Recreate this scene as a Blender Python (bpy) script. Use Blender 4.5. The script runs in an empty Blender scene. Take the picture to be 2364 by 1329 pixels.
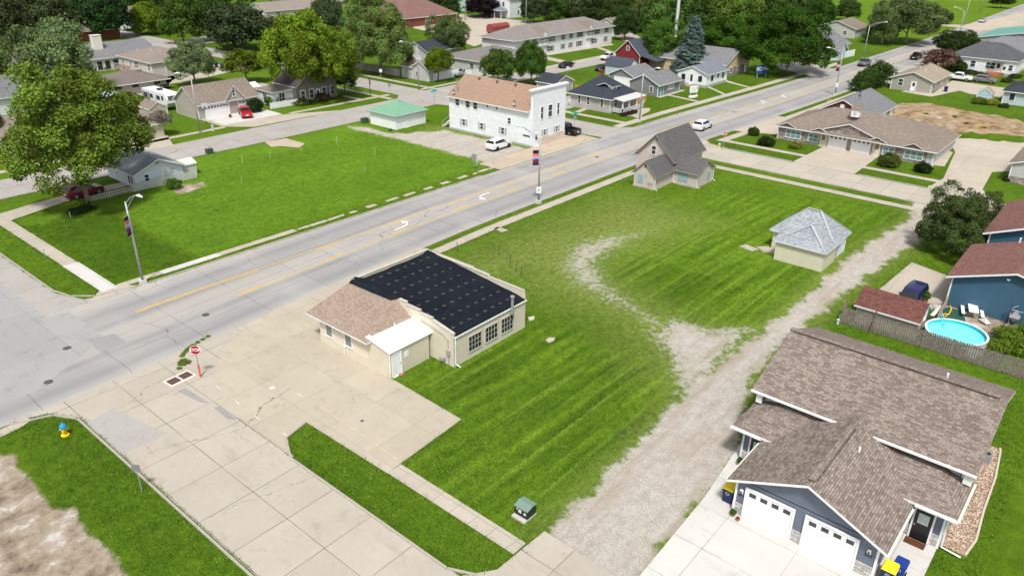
import bpy, math, random
import numpy as np
from mathutils import Vector, Matrix
R = math.radians
rng = np.random.default_rng(7); random.seed(7)
scn = bpy.context.scene
COL = scn.collection

# ------------------------------------------------------------------ camera
YAW, PIT, ROL, FP, CH = 0.69980848, 0.44821579, 0.01178833, 1752.04, 32.0
_f = np.array([math.cos(YAW)*math.cos(PIT), math.sin(YAW)*math.cos(PIT), -math.sin(PIT)])
_r = np.cross(_f, [0, 0, 1.]); _r /= np.linalg.norm(_r); _u = np.cross(_r, _f)
_r, _u = math.cos(ROL)*_r+math.sin(ROL)*_u, -math.sin(ROL)*_r+math.cos(ROL)*_u
cd = bpy.data.cameras.new('camera'); cam = bpy.data.objects.new('camera', cd); COL.objects.link(cam)
M = Matrix.Identity(4)
for i in range(3):
    M[i][0] = _r[i]; M[i][1] = _u[i]; M[i][2] = -_f[i]
M[2][3] = CH
cam.matrix_world = M
cd.sensor_width = 36; cd.lens = FP/2364*36; cd.clip_end = 3000; cd.clip_start = 0.5
scn.camera = cam
def _ray(px, py): return _f+_r*(px-1182)/FP-_u*(py-664.5)/FP
def G(px, py, z=0.):            # survey: sight line of the photograph -> point at height z
    d = _ray(px, py); t = (z-CH)/d[2]; return (d[0]*t, d[1]*t)
def GX(px, py, x): d = _ray(px, py); k = x/d[0]; return (d[1]*k, CH+d[2]*k)
def GY(px, py, y): d = _ray(px, py); k = y/d[1]; return (d[0]*k, CH+d[2]*k)
def GP(l, z=0.): return [G(a, b, z) for a, b in l]

# ------------------------------------------------------------------ light
w = bpy.data.worlds.new('World'); scn.world = w; w.use_nodes = True
nt = w.node_tree; bg = nt.nodes['Background']
sky = nt.nodes.new('ShaderNodeTexSky'); sky.sky_type = 'NISHITA'; sky.sun_disc = False
SEL, SAZ = R(58), R(216)        # high veiled sun behind the viewer
sky.sun_elevation = SEL; sky.sun_rotation = R(90)-SAZ; sky.dust_density = 3; sky.air_density = 1.0
hs = nt.nodes.new('ShaderNodeHueSaturation'); hs.inputs['Saturation'].default_value = 0.3
nt.links.new(sky.outputs[0], hs.inputs['Color']); nt.links.new(hs.outputs[0], bg.inputs[0])
bg.inputs[1].default_value = 0.14
sl = bpy.data.lights.new('sun', 'SUN'); so = bpy.data.objects.new('sun', sl); COL.objects.link(so)
sl.energy = 3.3; sl.angle = R(7); sl.color = (1.0, 0.96, 0.9)
sd = Vector((math.cos(SEL)*math.cos(SAZ), math.cos(SEL)*math.sin(SAZ), math.sin(SEL)))
so.rotation_euler = sd.to_track_quat('Z', 'Y').to_euler()
scn.view_settings.view_transform = 'Standard'; scn.view_settings.look = 'None'
scn.view_settings.exposure = 0.30; scn.view_settings.gamma = 1

# ------------------------------------------------------------------ materials
class NT:
    def __init__(s, name):
        m = bpy.data.materials.new(name); m.use_nodes = True; s.m = m; s.t = m.node_tree
        s.b = s.t.nodes['Principled BSDF']; s.b.inputs['Roughness'].default_value = 0.85
        s.b.inputs['Specular IOR Level'].default_value = 0.25
    def n(s, typ, ins=None, **kw):
        nd = s.t.nodes.new('ShaderNode'+typ)
        for k, v in kw.items(): setattr(nd, k, v)
        for k, v in (ins or {}).items(): s.set(nd.inputs[k], v)
        return nd
    def set(s, sock, v):
        if isinstance(v, bpy.types.NodeSocket): s.t.links.new(v, sock)
        elif hasattr(v, 'outputs'): s.t.links.new(v.outputs[0], sock)
        else:
            if isinstance(v, tuple) and len(v) == 3 and sock.type == 'RGBA': v = (*v, 1)
            sock.default_value = v
    def math(s, op, a, b=0., c=0., clamp=False):
        nd = s.n('Math', operation=op, use_clamp=clamp); s.set(nd.inputs[0], a); s.set(nd.inputs[1], b); s.set(nd.inputs[2], c); return nd.outputs[0]
    def mix(s, f, a, b, mode='MIX'):
        nd = s.n('Mix', data_type='RGBA', blend_type=mode); s.set(nd.inputs[0], f); s.set(nd.inputs[6], a); s.set(nd.inputs[7], b); return nd.outputs[2]
    def ramp(s, f, pts):
        nd = s.n('ValToRGB'); s.set(nd.inputs[0], f); e = nd.color_ramp.elements
        while len(e) < len(pts): e.new(0.5)
        for el, (p, c) in zip(e, pts): el.position = p; el.color = (*c, 1) if isinstance(c, tuple) else (c, c, c, 1)
        return nd.outputs[0]
    def noise(s, sc, vec=None, det=2., rough=0.5, dist=0.):
        nd = s.n('TexNoise', {'Scale': sc, 'Detail': det, 'Roughness': rough, 'Distortion': dist})
        if vec is not None: s.set(nd.inputs['Vector'], vec)
        return nd.outputs[0]
    def pos(s): return s.n('NewGeometry').outputs['Position']
    def uv(s): return s.n('UVMap').outputs[0]
    def xyz(s, v): return s.n('SeparateXYZ', {0: v}).outputs
    def bump(s, h, st=0.3, d=0.02): s.set(s.b.inputs['Normal'], s.n('Bump', {'Height': h, 'Strength': st, 'Distance': d}).outputs[0])
    def col(s, c, rough=None, spec=None, metal=None):
        s.set(s.b.inputs['Base Color'], c)
        if rough is not None: s.set(s.b.inputs['Roughness'], rough)
        if spec is not None: s.b.inputs['Specular IOR Level'].default_value = spec
        if metal is not None: s.b.inputs['Metallic'].default_value = metal
        return s.m
_mc = {}
def plain(c, rough=0.7, spec=0.3, metal=0., var=0.12, sc=3.):
    k = ('p', c, rough, spec, metal, var)
    if k in _mc: return _mc[k]
    t = NT('paint'); n = t.noise(sc, t.pos(), 3); n2 = t.noise(sc*14, t.pos(), 2)
    f = t.math('ADD', t.math('MULTIPLY', n, 0.7), t.math('MULTIPLY', n2, 0.3))
    m = t.col(t.mix(t.math('SUBTRACT', t.math('MULTIPLY', f, 2.), 0.5, clamp=True), tuple(x*(1-var) for x in c), tuple(min(1, x*(1+var)) for x in c)), rough, spec, metal)
    _mc[k] = m; return m
def siding(c, h=0.15, dark=0.56, dirt=0.10):
    k = ('s', c, h, dark)
    if k in _mc: return _mc[k]
    t = NT('lap_siding'); uv = t.xyz(t.uv()); fr = t.math('FRACT', t.math('DIVIDE', uv[1], h))
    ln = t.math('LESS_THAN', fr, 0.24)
    n = t.noise(1.3, t.pos(), 4); n3 = t.noise(12, t.pos(), 2)
    # planks differ slightly and have butt joints
    seam = t.n('TexBrick', {'Vector': t.uv(), 'Color1': (1, 1, 1), 'Color2': (.9, .9, .9), 'Mortar': (.8, .8, .8), 'Scale': 1., 'Mortar Size': .006, 'Brick Width': 3.1, 'Row Height': h})
    c0 = t.mix(t.math('MULTIPLY', n, 1.2, clamp=True), tuple(x*(1-dirt) for x in c), tuple(min(1, x*(1+dirt*.6)) for x in c))
    c0 = t.mix(.6, c0, t.mix(1., c0, seam.outputs[0], 'MULTIPLY'))
    grime = t.math('MULTIPLY', t.math('SUBTRACT', t.noise(.9, t.n('Mapping', {'Vector': t.pos(), 'Scale': (1, 1, .25)}), 5, .65), .5, clamp=True), 1.1)
    c0 = t.mix(grime, c0, tuple(x*.72 for x in c))
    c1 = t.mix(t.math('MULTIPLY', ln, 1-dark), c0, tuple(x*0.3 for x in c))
    t.bump(t.math('ADD', fr, t.math('MULTIPLY', n3, .3)), 0.6, 0.02); m = t.col(c1, 0.6); _mc[k] = m; return m
def shingle(a, b, bw=0.33, bh=0.14, mort=None, big=1.0):
    k = ('r', a, b, bw, bh)
    if k in _mc: return _mc[k]
    t = NT('asphalt_shingles'); uv = t.uv()
    br = t.n('TexBrick', {'Vector': uv, 'Color1': (0, 0, 0), 'Color2': (1, 1, 1), 'Mortar': (.5, .5, .5), 'Scale': 1., 'Mortar Size': 0.012, 'Mortar Smooth': .2, 'Brick Width': bw, 'Row Height': bh, 'Bias': 0.}, offset=0.37, offset_frequency=2, squash=0.7, squash_frequency=3)
    n1 = t.noise(.25, t.pos(), 4, .6); n2 = t.noise(9, t.pos(), 3); n3 = t.noise(2.2, t.n('Mapping', {'Vector': uv, 'Scale': (1.6, 3.2, 1)}), 2)
    f = t.math('ADD', t.math('MULTIPLY', br.outputs[0], .62), t.math('MULTIPLY', t.math('ADD', n2, n3), .38)); f = t.math('SUBTRACT', t.math('MULTIPLY', f, 1.2), .22, clamp=True)
    a = tuple(x*.84 for x in a); b = tuple(x*.84 for x in b); c = t.ramp(f, [(0, a), (.5, tuple((x+y)/2 for x, y in zip(a, b))), (1, b)])
    c = t.mix(t.math('MULTIPLY', t.math('SUBTRACT', n1, .4, clamp=True), .5), c, tuple(x*.62 for x in a))
    fade = t.math('MULTIPLY', br.outputs['Fac'], .75)
    c = t.mix(fade, c, tuple(x*.35 for x in a))
    t.bump(t.math('SUBTRACT', t.math('MULTIPLY', br.outputs[0], .5), br.outputs['Fac']), .5, .012); m = t.col(c, .95, .1); _mc[k] = m; return m
def stone(a, b, c3, bw=.35, bh=.12):
    k = ('st', a, b, bw)
    if k in _mc: return _mc[k]
    t = NT('stone_veneer'); uv = t.uv(); wob = t.n('VectorMath', {0: uv, 1: t.n('TexNoise', {'Vector': uv, 'Scale': 3.}).outputs[1]}, operation='ADD')
    br = t.n('TexBrick', {'Vector': uv, 'Color1': (0, 0, 0), 'Color2': (1, 1, 1), 'Scale': 1., 'Mortar': (.3, .3, .3), 'Mortar Size': .016, 'Brick Width': bw, 'Row Height': bh}, offset=.43, squash=.6, squash_frequency=2)
    f = t.math('ADD', t.math('MULTIPLY', br.outputs[0], .6), t.math('MULTIPLY', t.noise(6, t.pos(), 3), .5), clamp=True)
    c = t.ramp(f, [(0.1, a), (.5, b), (.95, c3)])
    c = t.mix(t.math('MULTIPLY', br.outputs['Fac'], .8), c, tuple(x*.4 for x in a)); t.bump(br.outputs[0], .6, .03); m = t.col(c, .9, .1); _mc[k] = m; return m
def glass(c=(.02, .025, .03), blinds=0.):
    k = ('g', c, blinds)
    if k in _mc: return _mc[k]
    t = NT('window_glass'); n = t.noise(1.1, t.pos(), 2)
    cc = t.mix(n, c, tuple(x*1.6+.01 for x in c))
    if blinds:
        fr = t.math('FRACT', t.math('DIVIDE', t.xyz(t.uv())[1], .06)); cc = t.mix(t.math('GREATER_THAN', fr, .75), cc, tuple(x*.5 for x in c))
    m = t.col(cc, .12, .6); _mc[k] = m; return m
def concrete(a, b, pw=3.6, ph=3.6, crack=.5, jt=.012, rot=0., sc=.13):
    k = ('c', a, b, pw, ph, crack)
    if k in _mc: return _mc[k]
    t = NT('weathered_concrete'); p = t.pos(); uv = t.uv()
    n1 = t.noise(.22, p, 5, .62); n2 = t.noise(2.4, p, 4, .6); n3 = t.noise(26, p, 2, .7); n4 = t.noise(.8, t.n('Mapping', {'Vector': p, 'Scale': (1, .3, 1)}), 4, .7)
    f = t.math('ADD', t.math('ADD', t.math('MULTIPLY', n1, .7), t.math('MULTIPLY', n2, .3)), t.math('MULTIPLY', t.math('SUBTRACT', n3, .5), .35))
    c = t.mix(t.math('SUBTRACT', t.math('MULTIPLY', f, 1.7), .35, clamp=True), a, b)
    c = t.mix(t.math('MULTIPLY', t.math('SUBTRACT', n4, .56, clamp=True), 2.2, clamp=True), c, tuple(x*.7 for x in a))
    wuv = t.n('VectorMath', {0: uv, 1: t.n('VectorMath', {0: t.n('TexNoise', {'Vector': p, 'Scale': .9, 'Detail': 4.}).outputs[1], 1: (.05, .05, 0)}, operation='MULTIPLY')}, operation='ADD')
    br = t.n('TexBrick', {'Vector': wuv, 'Color1': (0, 0, 0), 'Color2': (1, 1, 1), 'Mortar': (.5, .5, .5), 'Scale': 1., 'Mortar Size': jt, 'Mortar Smooth': .3, 'Brick Width': pw, 'Row Height': ph}, offset=0., squash=1.)
    c = t.mix(t.math('MULTIPLY', br.outputs[0], .16), c, tuple(x*.62 for x in a))
    vp = t.n('VectorMath', {0: p, 1: t.n('VectorMath', {0: t.n('TexNoise', {'Vector': p, 'Scale': .35, 'Detail': 6., 'Roughness': .65}).outputs[1], 1: (2.4, 2.4, 0)}, operation='MULTIPLY')}, operation='ADD')
    vo = t.n('TexVoronoi', {'Vector': vp, 'Scale': sc}, feature='DISTANCE_TO_EDGE', voronoi_dimensions='2D')
    cr = t.math('LESS_THAN', vo.outputs[0], t.math('MULTIPLY', t.math('SUBTRACT', t.noise(.07, p, 2), .5, clamp=True), .014*crack*2))
    jf = t.math('MAXIMUM', t.math('MULTIPLY', br.outputs['Fac'], t.math('MULTIPLY', t.math('SUBTRACT', t.noise(.30, p, 2), .12), 2.0, clamp=True)), t.math('MULTIPLY', cr, .8))
    c = t.mix(t.math('MULTIPLY', jf, .92), c, (.045, .04, .03))
    c = t.mix(t.math('MULTIPLY', t.math('SUBTRACT', t.noise(.55, t.n('Mapping', {'Vector': p, 'Location': (31, 5, 0)}), 6, .75), .57, clamp=True), 3.0, clamp=True), c, tuple(x*.58 for x in a)); c = t.mix(t.math('MULTIPLY', t.math('SUBTRACT', t.noise(60, p, 2, .8), .5), .35, clamp=True), c, tuple(x*.4 for x in a)); t.bump(n3, .15, .01); m = t.col(c, .95, .05); _mc[k] = m; return m
def road_mat(wd):
    t = NT('road_surface'); uv = t.uv(); x = t.xyz(uv); p = t.pos()
    n1 = t.noise(.3, p, 5, .6); n3 = t.noise(22, p, 2, .7); st = t.noise(1.0, t.n('Mapping', {'Vector': uv, 'Scale': (.05, 1.6, 1)}), 4, .6)
    v = t.math('ADD', t.math('DIVIDE', x[1], wd), t.math('MULTIPLY', t.math('SUBTRACT', st, .5), .09))
    cr = (.40, .37, .335); gy = (.225, .222, .222); md = (.305, .298, .295)
    c = t.ramp(v, [(0, cr), (.05, md), (.12, gy), (.26, md), (.33, gy), (.37, (.32, .305, .29)), (.45, (.36, .34, .31)), (.6, (.36, .34, .31)), (.66, gy), (.74, md), (.86, gy), (.93, md), (1, cr)])
    c = t.mix(t.math('MULTIPLY', t.math('SUBTRACT', n1, .4, clamp=True), 1.0), c, (.27, .265, .27))
    c = t.mix(t.math('MULTIPLY', n3, .28), c, (.22, .215, .21))
    sb = t.math('MULTIPLY', t.math('SUBTRACT', t.noise(.12, t.n('Mapping', {'Vector': uv, 'Scale': (1, .8, 1), 'Location': (7, 3, 0)}), 3), .5, clamp=True), 2.2, clamp=True)
    c = t.mix(sb, c, (.40, .385, .36))
    wuv = t.n('VectorMath', {0: uv, 1: t.n('VectorMath', {0: t.n('TexNoise', {'Vector': p, 'Scale': .5, 'Detail': 5., 'Roughness': .6}).outputs[1], 1: (.45, .08, 0)}, operation='MULTIPLY')}, operation='ADD')
    br = t.n('TexBrick', {'Vector': wuv, 'Color1': (0, 0, 0), 'Color2': (1, 1, 1), 'Mortar': (.5, .5, .5), 'Scale': 1., 'Mortar Size': .026, 'Mortar Smooth': .4, 'Brick Width': 6.6, 'Row Height': wd/4.}, offset=0., squash=1.)
    c = t.mix(t.math('MULTIPLY', br.outputs[0], .10), c, (.2, .2, .2))
    vo = t.n('TexVoronoi', {'Vector': t.n('VectorMath', {0: p, 1: t.n('VectorMath', {0: t.n('TexNoise', {'Vector': p, 'Scale': .4, 'Detail': 6.}).outputs[1], 1: (2, 2, 0)}, operation='MULTIPLY')}, operation='ADD'), 'Scale': .16}, feature='DISTANCE_TO_EDGE', voronoi_dimensions='2D')
    ck = t.math('LESS_THAN', vo.outputs[0], t.math('MULTIPLY', t.math('SUBTRACT', t.noise(.09, p, 2), .47, clamp=True), .022))
    jf = t.math('MAXIMUM', t.math('MULTIPLY', br.outputs['Fac'], t.math('MULTIPLY', t.math('SUBTRACT', t.noise(.3, p, 2), .1), 2.1, clamp=True)), ck)
    c = t.mix(t.math('MULTIPLY', jf, .8), c, (.05, .048, .045)); t.bump(n3, .12, .01)
    return t.col(c, .9, .2)
WHITE = plain((.70, .71, .715), .5); CREAMT = plain((.66, .66, .62), .5); DARKM = plain((.02, .02, .022), .5); GREYM = plain((.3, .31, .32), .5)
GAL = plain((.30, .32, .32), .45, .5, .3); GLASS = glass(); RUBBER = plain((.02, .02, .02), .8); CHROME = plain((.5, .5, .52), .3, .5, .8)

# ------------------------------------------------------------------ mesh builder
class MB:
    def __init__(s): s.v = []; s.f = []; s.mi = []; s.uvs = {}
    def add(s, vs, fs, mi=0):
        o = len(s.v); s.v += [tuple(p) for p in vs]
        for k, f in enumerate(fs):
            s.f.append([o+i for i in f]); s.mi.append(mi[k] if isinstance(mi, (list, tuple)) else mi)
        return s
    def box(s, x0, x1, y0, y1, z0, z1, mi=0):
        return s.add([(x0, y0, z0), (x1, y0, z0), (x1, y1, z0), (x0, y1, z0), (x0, y0, z1), (x1, y0, z1), (x1, y1, z1), (x0, y1, z1)],
                     [(0, 3, 2, 1), (4, 5, 6, 7), (0, 1, 5, 4), (1, 2, 6, 5), (2, 3, 7, 6), (3, 0, 4, 7)], mi)
    def prism(s, pts, z0, z1, mi=0, side=None):
        n = len(pts); a = sum(pts[i][0]*pts[(i+1) % n][1]-pts[(i+1) % n][0]*pts[i][1] for i in range(n))
        if a < 0: pts = pts[::-1]
        return s.add([(x, y, z0) for x, y in pts]+[(x, y, z1) for x, y in pts], [tuple(range(n-1, -1, -1)), tuple(range(n, 2*n))]+[(i, (i+1) % n, n+(i+1) % n, n+i) for i in range(n)],
                     [mi, mi]+[mi if side is None else side]*n)
    def sheet(s, pts, z, mi=0):
        n = len(pts); a = sum(pts[i][0]*pts[(i+1) % n][1]-pts[(i+1) % n][0]*pts[i][1] for i in range(n))
        if a < 0: pts = pts[::-1]
        return s.add([(x, y, z) for x, y in pts], [tuple(range(n))], mi)
    def ext(s, sec, axis, a, b, mi):      # cross-section (u,z) extruded along axis; mi per side + caps last
        n = len(sec); P = (lambda t, u, z: (t, u, z)) if axis == 'x' else (lambda t, u, z: (u, t, z))
        vs = [P(a, u, z) for u, z in sec]+[P(b, u, z) for u, z in sec]
        fs = [(i, (i+1) % n, n+(i+1) % n, n+i) for i in range(n)]+[tuple(range(n-1, -1, -1)), tuple(range(n, 2*n))]
        if isinstance(mi, int): mi = [mi]*(n+2)
        return s.add(vs, fs, list(mi)+[1]*(len(fs)-len(mi)))
    def tube(s, pts, r, n=8, mi=0, caps=True):
        pts = [Vector(p) for p in pts]; rs = r if isinstance(r, (list, tuple)) else [r]*len(pts); vs = []; fs = []
        for i, p in enumerate(pts):
            d = (pts[min(i+1, len(pts)-1)]-pts[max(i-1, 0)]).normalized(); a = d.cross(Vector((0, 0, 1)))
            if a.length < .05: a = d.cross(Vector((1, 0, 0)))
            a.normalize(); b = d.cross(a)
            for k in range(n): th = 2*math.pi*k/n; vs.append(p+(a*math.cos(th)+b*math.sin(th))*rs[i])
        for i in range(len(pts)-1):
            for k in range(n): fs.append((i*n+k, i*n+(k+1) % n, (i+1)*n+(k+1) % n, (i+1)*n+k))
        if caps: fs += [tuple(range(n-1, -1, -1)), tuple(range((len(pts)-1)*n, len(pts)*n))]
        return s.add(vs, fs, mi)
    def bar(s, p, q, w, h, mi=0):
        p = Vector(p); q = Vector(q); d = (q-p).normalized(); a = d.cross(Vector((0, 0, 1)))
        if a.length < .05: a = Vector((1, 0, 0))
        a.normalize(); b = a.cross(d); a *= w/2; b *= h/2
        vs = [p-a-b, p+a-b, p+a+b, p-a+b, q-a-b, q+a-b, q+a+b, q-a+b]
        return s.add(vs, [(0, 3, 2, 1), (4, 5, 6, 7), (0, 1, 5, 4), (1, 2, 6, 5), (2, 3, 7, 6), (3, 0, 4, 7)], mi)
    def disc(s, c, r, n=20, mi=0, axis='z', ry=None):
        ry = ry or r; vs = []
        for k in range(n):
            a = 2*math.pi*k/n; u, v = r*math.cos(a), ry*math.sin(a)
            vs.append((c[0]+u, c[1]+v, c[2]) if axis == 'z' else ((c[0], c[1]+u, c[2]+v) if axis == 'x' else (c[0]+u, c[1], c[2]+v)))
        return s.add(vs, [tuple(range(n))], mi)
    def build(s, name, mats, parent=None, loc=None, smooth=False, uvf=None):
        if not isinstance(mats, (list, tuple)): mats = [mats]
        loc = Vector(loc) if loc is not None else (Vector(parent['o']) if parent is not None and 'o' in parent else Vector((0, 0, 0)))
        me = bpy.data.meshes.new(name); me.from_pydata([tuple(Vector(p)-loc) for p in s.v], [], s.f)
        import bmesh
        bm = bmesh.new(); bm.from_mesh(me); bmesh.ops.recalc_face_normals(bm, faces=bm.faces) if not uvf else None; bm.to_mesh(me); bm.free()
        for m in mats: me.materials.append(m)
        for p, mi in zip(me.polygons, s.mi): p.material_index = min(mi, len(mats)-1); p.use_smooth = smooth
        uvl = me.uv_layers.new(name='UVMap').data
        for p in me.polygons:
            nx, ny, nz = p.normal
            hl = math.hypot(nx, ny)
            for li in p.loop_indices:
                co = me.vertices[me.loops[li].vertex_index].co
                if uvf: uvl[li].uv = uvf(co.x+loc.x, co.y+loc.y); continue
                if hl < .02: uvl[li].uv = (co.x, co.y); continue
                ux, uy = -ny/hl, nx/hl
                vx, vy, vz = -nz*uy, nz*ux, nx*uy-ny*ux
                uvl[li].uv = (ux*co.x+uy*co.y, vx*co.x+vy*co.y+vz*co.z)
        o = bpy.data.objects.new(name, me); COL.objects.link(o)
        if parent is not None: o.parent = parent; o['o'] = tuple(loc)
        else: o.location = loc; o['o'] = tuple(loc)
        return o
def tag(o, label=None, cat=None, group=None, kind=None):
    for k, v in (('label', label), ('category', cat), ('group', group), ('kind', kind)):
        if v: o[k] = v
    return o
def thing(name, label, cat, loc, group=None, rz=0.):
    o = bpy.data.objects.new(name, None); COL.objects.link(o); o.location = loc; o.rotation_euler.z = rz; o['o'] = tuple(loc) if not rz else (0, 0, 0)
    o.empty_display_size = .2
    return tag(o, label, cat, group)
def proto(name):           # thing built round the origin, moved afterwards
    o = bpy.data.objects.new(name, None); COL.objects.link(o); o['o'] = (0., 0., 0.); return o
KIDS = {}
def copy_tree(o, parent=None, kids=None):
    c = o.copy(); COL.objects.link(c); c.parent = parent
    for ch in [k for k in list(o.children)]: copy_tree(ch, c)
    return c
def put(o, x, y, z=0., rz=0., sc=None):
    o.location = (x, y, z); o.rotation_euler.z = rz
    if sc: o.scale = sc if isinstance(sc, tuple) else (sc, sc, sc)
    return o
FOOT = []      # footprints kept clear of grass blades
def textmesh(s, size, ext=0.004):
    c = bpy.data.curves.new('t', 'FONT'); c.body = s; c.size = size; c.extrude = ext; c.offset = size*.022; c.align_x = 'CENTER'; c.align_y = 'CENTER'
    o = bpy.data.objects.new('t', c); COL.objects.link(o); bpy.context.view_layer.update()
    me = bpy.data.meshes.new_from_object(o.evaluated_get(bpy.context.evaluated_depsgraph_get())); bpy.data.objects.remove(o); return me
def textobj(name, s, size, mat, parent, loc, nrm, bold=0.):     # text on a vertical plate whose outward normal is nrm (angle)
    me = textmesh(s, size); me.materials.clear(); me.materials.append(mat)
    rot = Matrix.Rotation(nrm+math.pi/2, 4, 'Z') @ Matrix.Rotation(math.pi/2, 4, 'X')
    me.transform(rot); o = bpy.data.objects.new(name, me); COL.objects.link(o); o.parent = parent; o.location = loc; return o

# ------------------------------------------------------------------ town plan (metres; x along the main street, y to the north side)
RK = [(-60, 54.6), (10, 54.8), (23, 55.2), (36, 56), (61, 56.9), (94, 56.4), (115, 55.4), (134, 54), (166, 52.3), (216, 51), (300, 49), (460, 49.3), (900, 52)]
LK = [(-60, 70.3), (28, 70), (78, 69.4), (127, 68.4), (160, 66.3), (200, 64.3), (300, 62), (460, 62.5), (900, 65)]
def itp(L, x): return float(np.interp(x, [a for a, b in L], [b for a, b in L]))
def off(L, d, x0, x1, n=14): return [(x, itp(L, x)+d) for x in np.linspace(x0, x1, n)]
def band(La, da, Lb, db, x0, x1): return off(La, da, x0, x1)+off(Lb, db, x0, x1)[::-1]
def arc(cx, cy, r, a0, a1, n=8): return [(cx+r*math.cos(R(a0+(a1-a0)*i/n)), cy+r*math.sin(R(a0+(a1-a0)*i/n))) for i in range(n+1)]
C1 = concrete((.345, .31, .258), (.45, .412, .352), 3.6, 3.6, .6, .024); C2 = concrete((.34, .305, .25), (.46, .415, .35), 1.5, 1.5, .15)
CNEW = concrete((.47, .455, .43), (.57, .555, .53), 3.2, 4.2, .05, .014); C3 = concrete((.345, .305, .24), (.455, .41, .33), 4.2, 4.2, .8, .008)
CG = concrete((.285, .27, .25), (.39, .37, .345), 4.5, 3.5, 2.0, .022); CTAN = concrete((.37, .31, .235), (.47, .40, .31), 1.6, 1.6, .8)
CFAR = concrete((.36, .315, .255), (.46, .41, .345), 5, 5, .3)
PAVED = []
def pave(name, pts, z, m, reg=True, h=0.):
    o = MB().sheet(pts, z).build(name, m); tag(o, kind='structure')
    if reg: PAVED.append(pts)
    return o
# main street as a strip so that lane wear follows it
xs = sorted(set(list(np.arange(-60, 130, 6.))+list(np.arange(130, 900, 20.)))); mb = MB(); 
for a, b in zip(xs[:-1], xs[1:]): mb.add([(a, itp(RK, a), .03), (b, itp(RK, b), .03), (b, itp(LK, b), .03), (a, itp(LK, a), .03)], [(0, 1, 2, 3)])
tag(mb.build('road', road_mat(13.4), uvf=lambda x, y: (x, y-itp(RK, x))), kind='structure')
PAVED.append(band(RK, 0, LK, 0, -60, 450))
pave('street', [(14.3, -30), (21.45, -30), (21.55, 43), (24, 45), (30, 50), (36, 56.2), (27, 56.3), (10.5, 55.6), (13.2, 54), (14.3, 52)], .022, C1)
pave('street', [(5, 69.5), (27, 69.5), (22.6, 71), (21.3, 74.5), (21.2, 107), (5, 107)], .018, CG)
pave('street', [(105.2, -30), (112.2, -30), (112.2, 50), (113.5, 54), (116, 56.2), (100.5, 56.8), (104, 55), (105.2, 52)], .022, C1)
pave('street', [(104.7, 69), (104.3, 72.5), (104.7, 74), (104.7, 103), (104.2, 106.5), (102, 107.6), (102, 116.4), (104.7, 119), (104.7, 260), (111.6, 260), (111.6, 71.8), (112.6, 70), (115, 68.6), (101, 69)], .022, CG)
pave('street', [(-60, 107.4), (102.5, 107.3), (102.5, 116.6), (-60, 115.4)], .026, CG)
pave('street', [(111.4, 111), (200, 110.5), (200, 118.5), (111.4, 118.5)], .026, CG)
# pavement slabs and yards of concrete
pave('pavement', [(25.8, 31.1), (32.0, 31.5), (32.3, 39.3), (32.3, 41), (37, 41), (37, 49), (52.2, 49), (52.2, 54.3), (52.2, 56.9), (44, 56.4), (36, 56.1), (33, 56.0), (30.5, 55.3), (28.2, 54.3), (26.2, 52.8), (24.6, 51.2), (23.3, 49.4), (22.3, 47), (21.75, 44.5), (21.6, 43), (21.6, 37.2), (22.6, 39), (24.5, 39.5), (24.6, 31.0)], .04, C3)
pave('pavement', [(24.62, 20.4), (25.75, 20.4), (25.8, 31.05), (24.62, 31.0)], .044, C2)
pave('pavement', [(21.5, 13.2), (27.0, 13.6), (27.2, 20.2), (24.6, 20.3), (23.2, 20.35), (21.5, 21.6)], .04, C1)
pave('driveway', [(25.0, -4), (37.6, -4), (37.6, 2.4), (41.4, 2.4), (41.4, 4.6), (36.3, 4.6), (36.3, 12.6), (42.0, 13.0), (42.6, 15.2), (36, 14.5), (27.9, 14.2), (25.0, 14.0)], .05, CNEW)
pave('pavement', off(LK, 1.95, 26, 46)+off(LK, 1.0, 26, 46)[::-1], .04, C2)
xq = 46.3
while xq < 79:
    lq = random.uniform(1.0, 2.6); a_, b_ = random.uniform(1.65, 1.95), random.uniform(1.05, 1.3)
    pave('pavement', [(xq, itp(LK, xq)+b_), (xq+lq, itp(LK, xq)+b_+random.uniform(-.1, .1)), (xq+lq+random.uniform(-.2, .2), itp(LK, xq)+a_), (xq+random.uniform(-.2, .2), itp(LK, xq)+a_)], .04, C2); xq += lq+random.choice([.1, .15, .3, .9, 1.6])
pave('pavement', [(30.2, 71.85), (36.4, 71.8), (36.4, 70.8), (30.2, 70.9)], .048, CNEW, False)
pave('pavement', [(24.35, 71.0), (25.75, 71.0), (25.75, 106), (24.35, 106)], .044, C2)
pave('pavement', [(24.3, 71.2), (25.8, 71.2), (25.85, 80.2), (24.3, 80.2)], .052, CNEW, False)
pave('pavement', [(22.3, 69.8), (25.7, 69.9), (27.3, 70.1), (26, 71.8), (24.4, 71.9)], .048, C1)
pave('driveway', [(24.5, 98), (24.5, 101.5), (30, 102.8), (38, 103.4), (43, 103.2), (43, 101.2), (33, 100.6)], .048, C2)
pave('pavement', off(RK, -1.15, 52, 101)+off(RK, -2.5, 52, 101)[::-1], .04, C2)
pave('pavement', off(LK, 0.1, 79.5, 103.8)+[(103.9, 73.2), (101, 74.8), (100.4, 73.65), (79.5, 73.65)], .036, CTAN)
pave('pavement', off(LK, 3.4, 112.5, 210)+off(LK, 1.7, 112.5, 210)[::-1], .04, C2)
pave('pavement', [(115.2, 71.5), (116.6, 71.5), (116.6, 107), (115.2, 107)], .044, C2)
pave('pavement', [(101.3, -5), (102.8, -5), (102.8, 54.2), (101.3, 54.2)], .044, C2)
pave('pavement', [(116.1, 39), (117.4, 39), (117.4, 53.2), (116.1, 53.2)], .044, C2)
pave('pavement', [(116.1, 18.5), (117.4, 18.5), (117.4, 31.2), (116.1, 31.2)], .044, C2)
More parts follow.
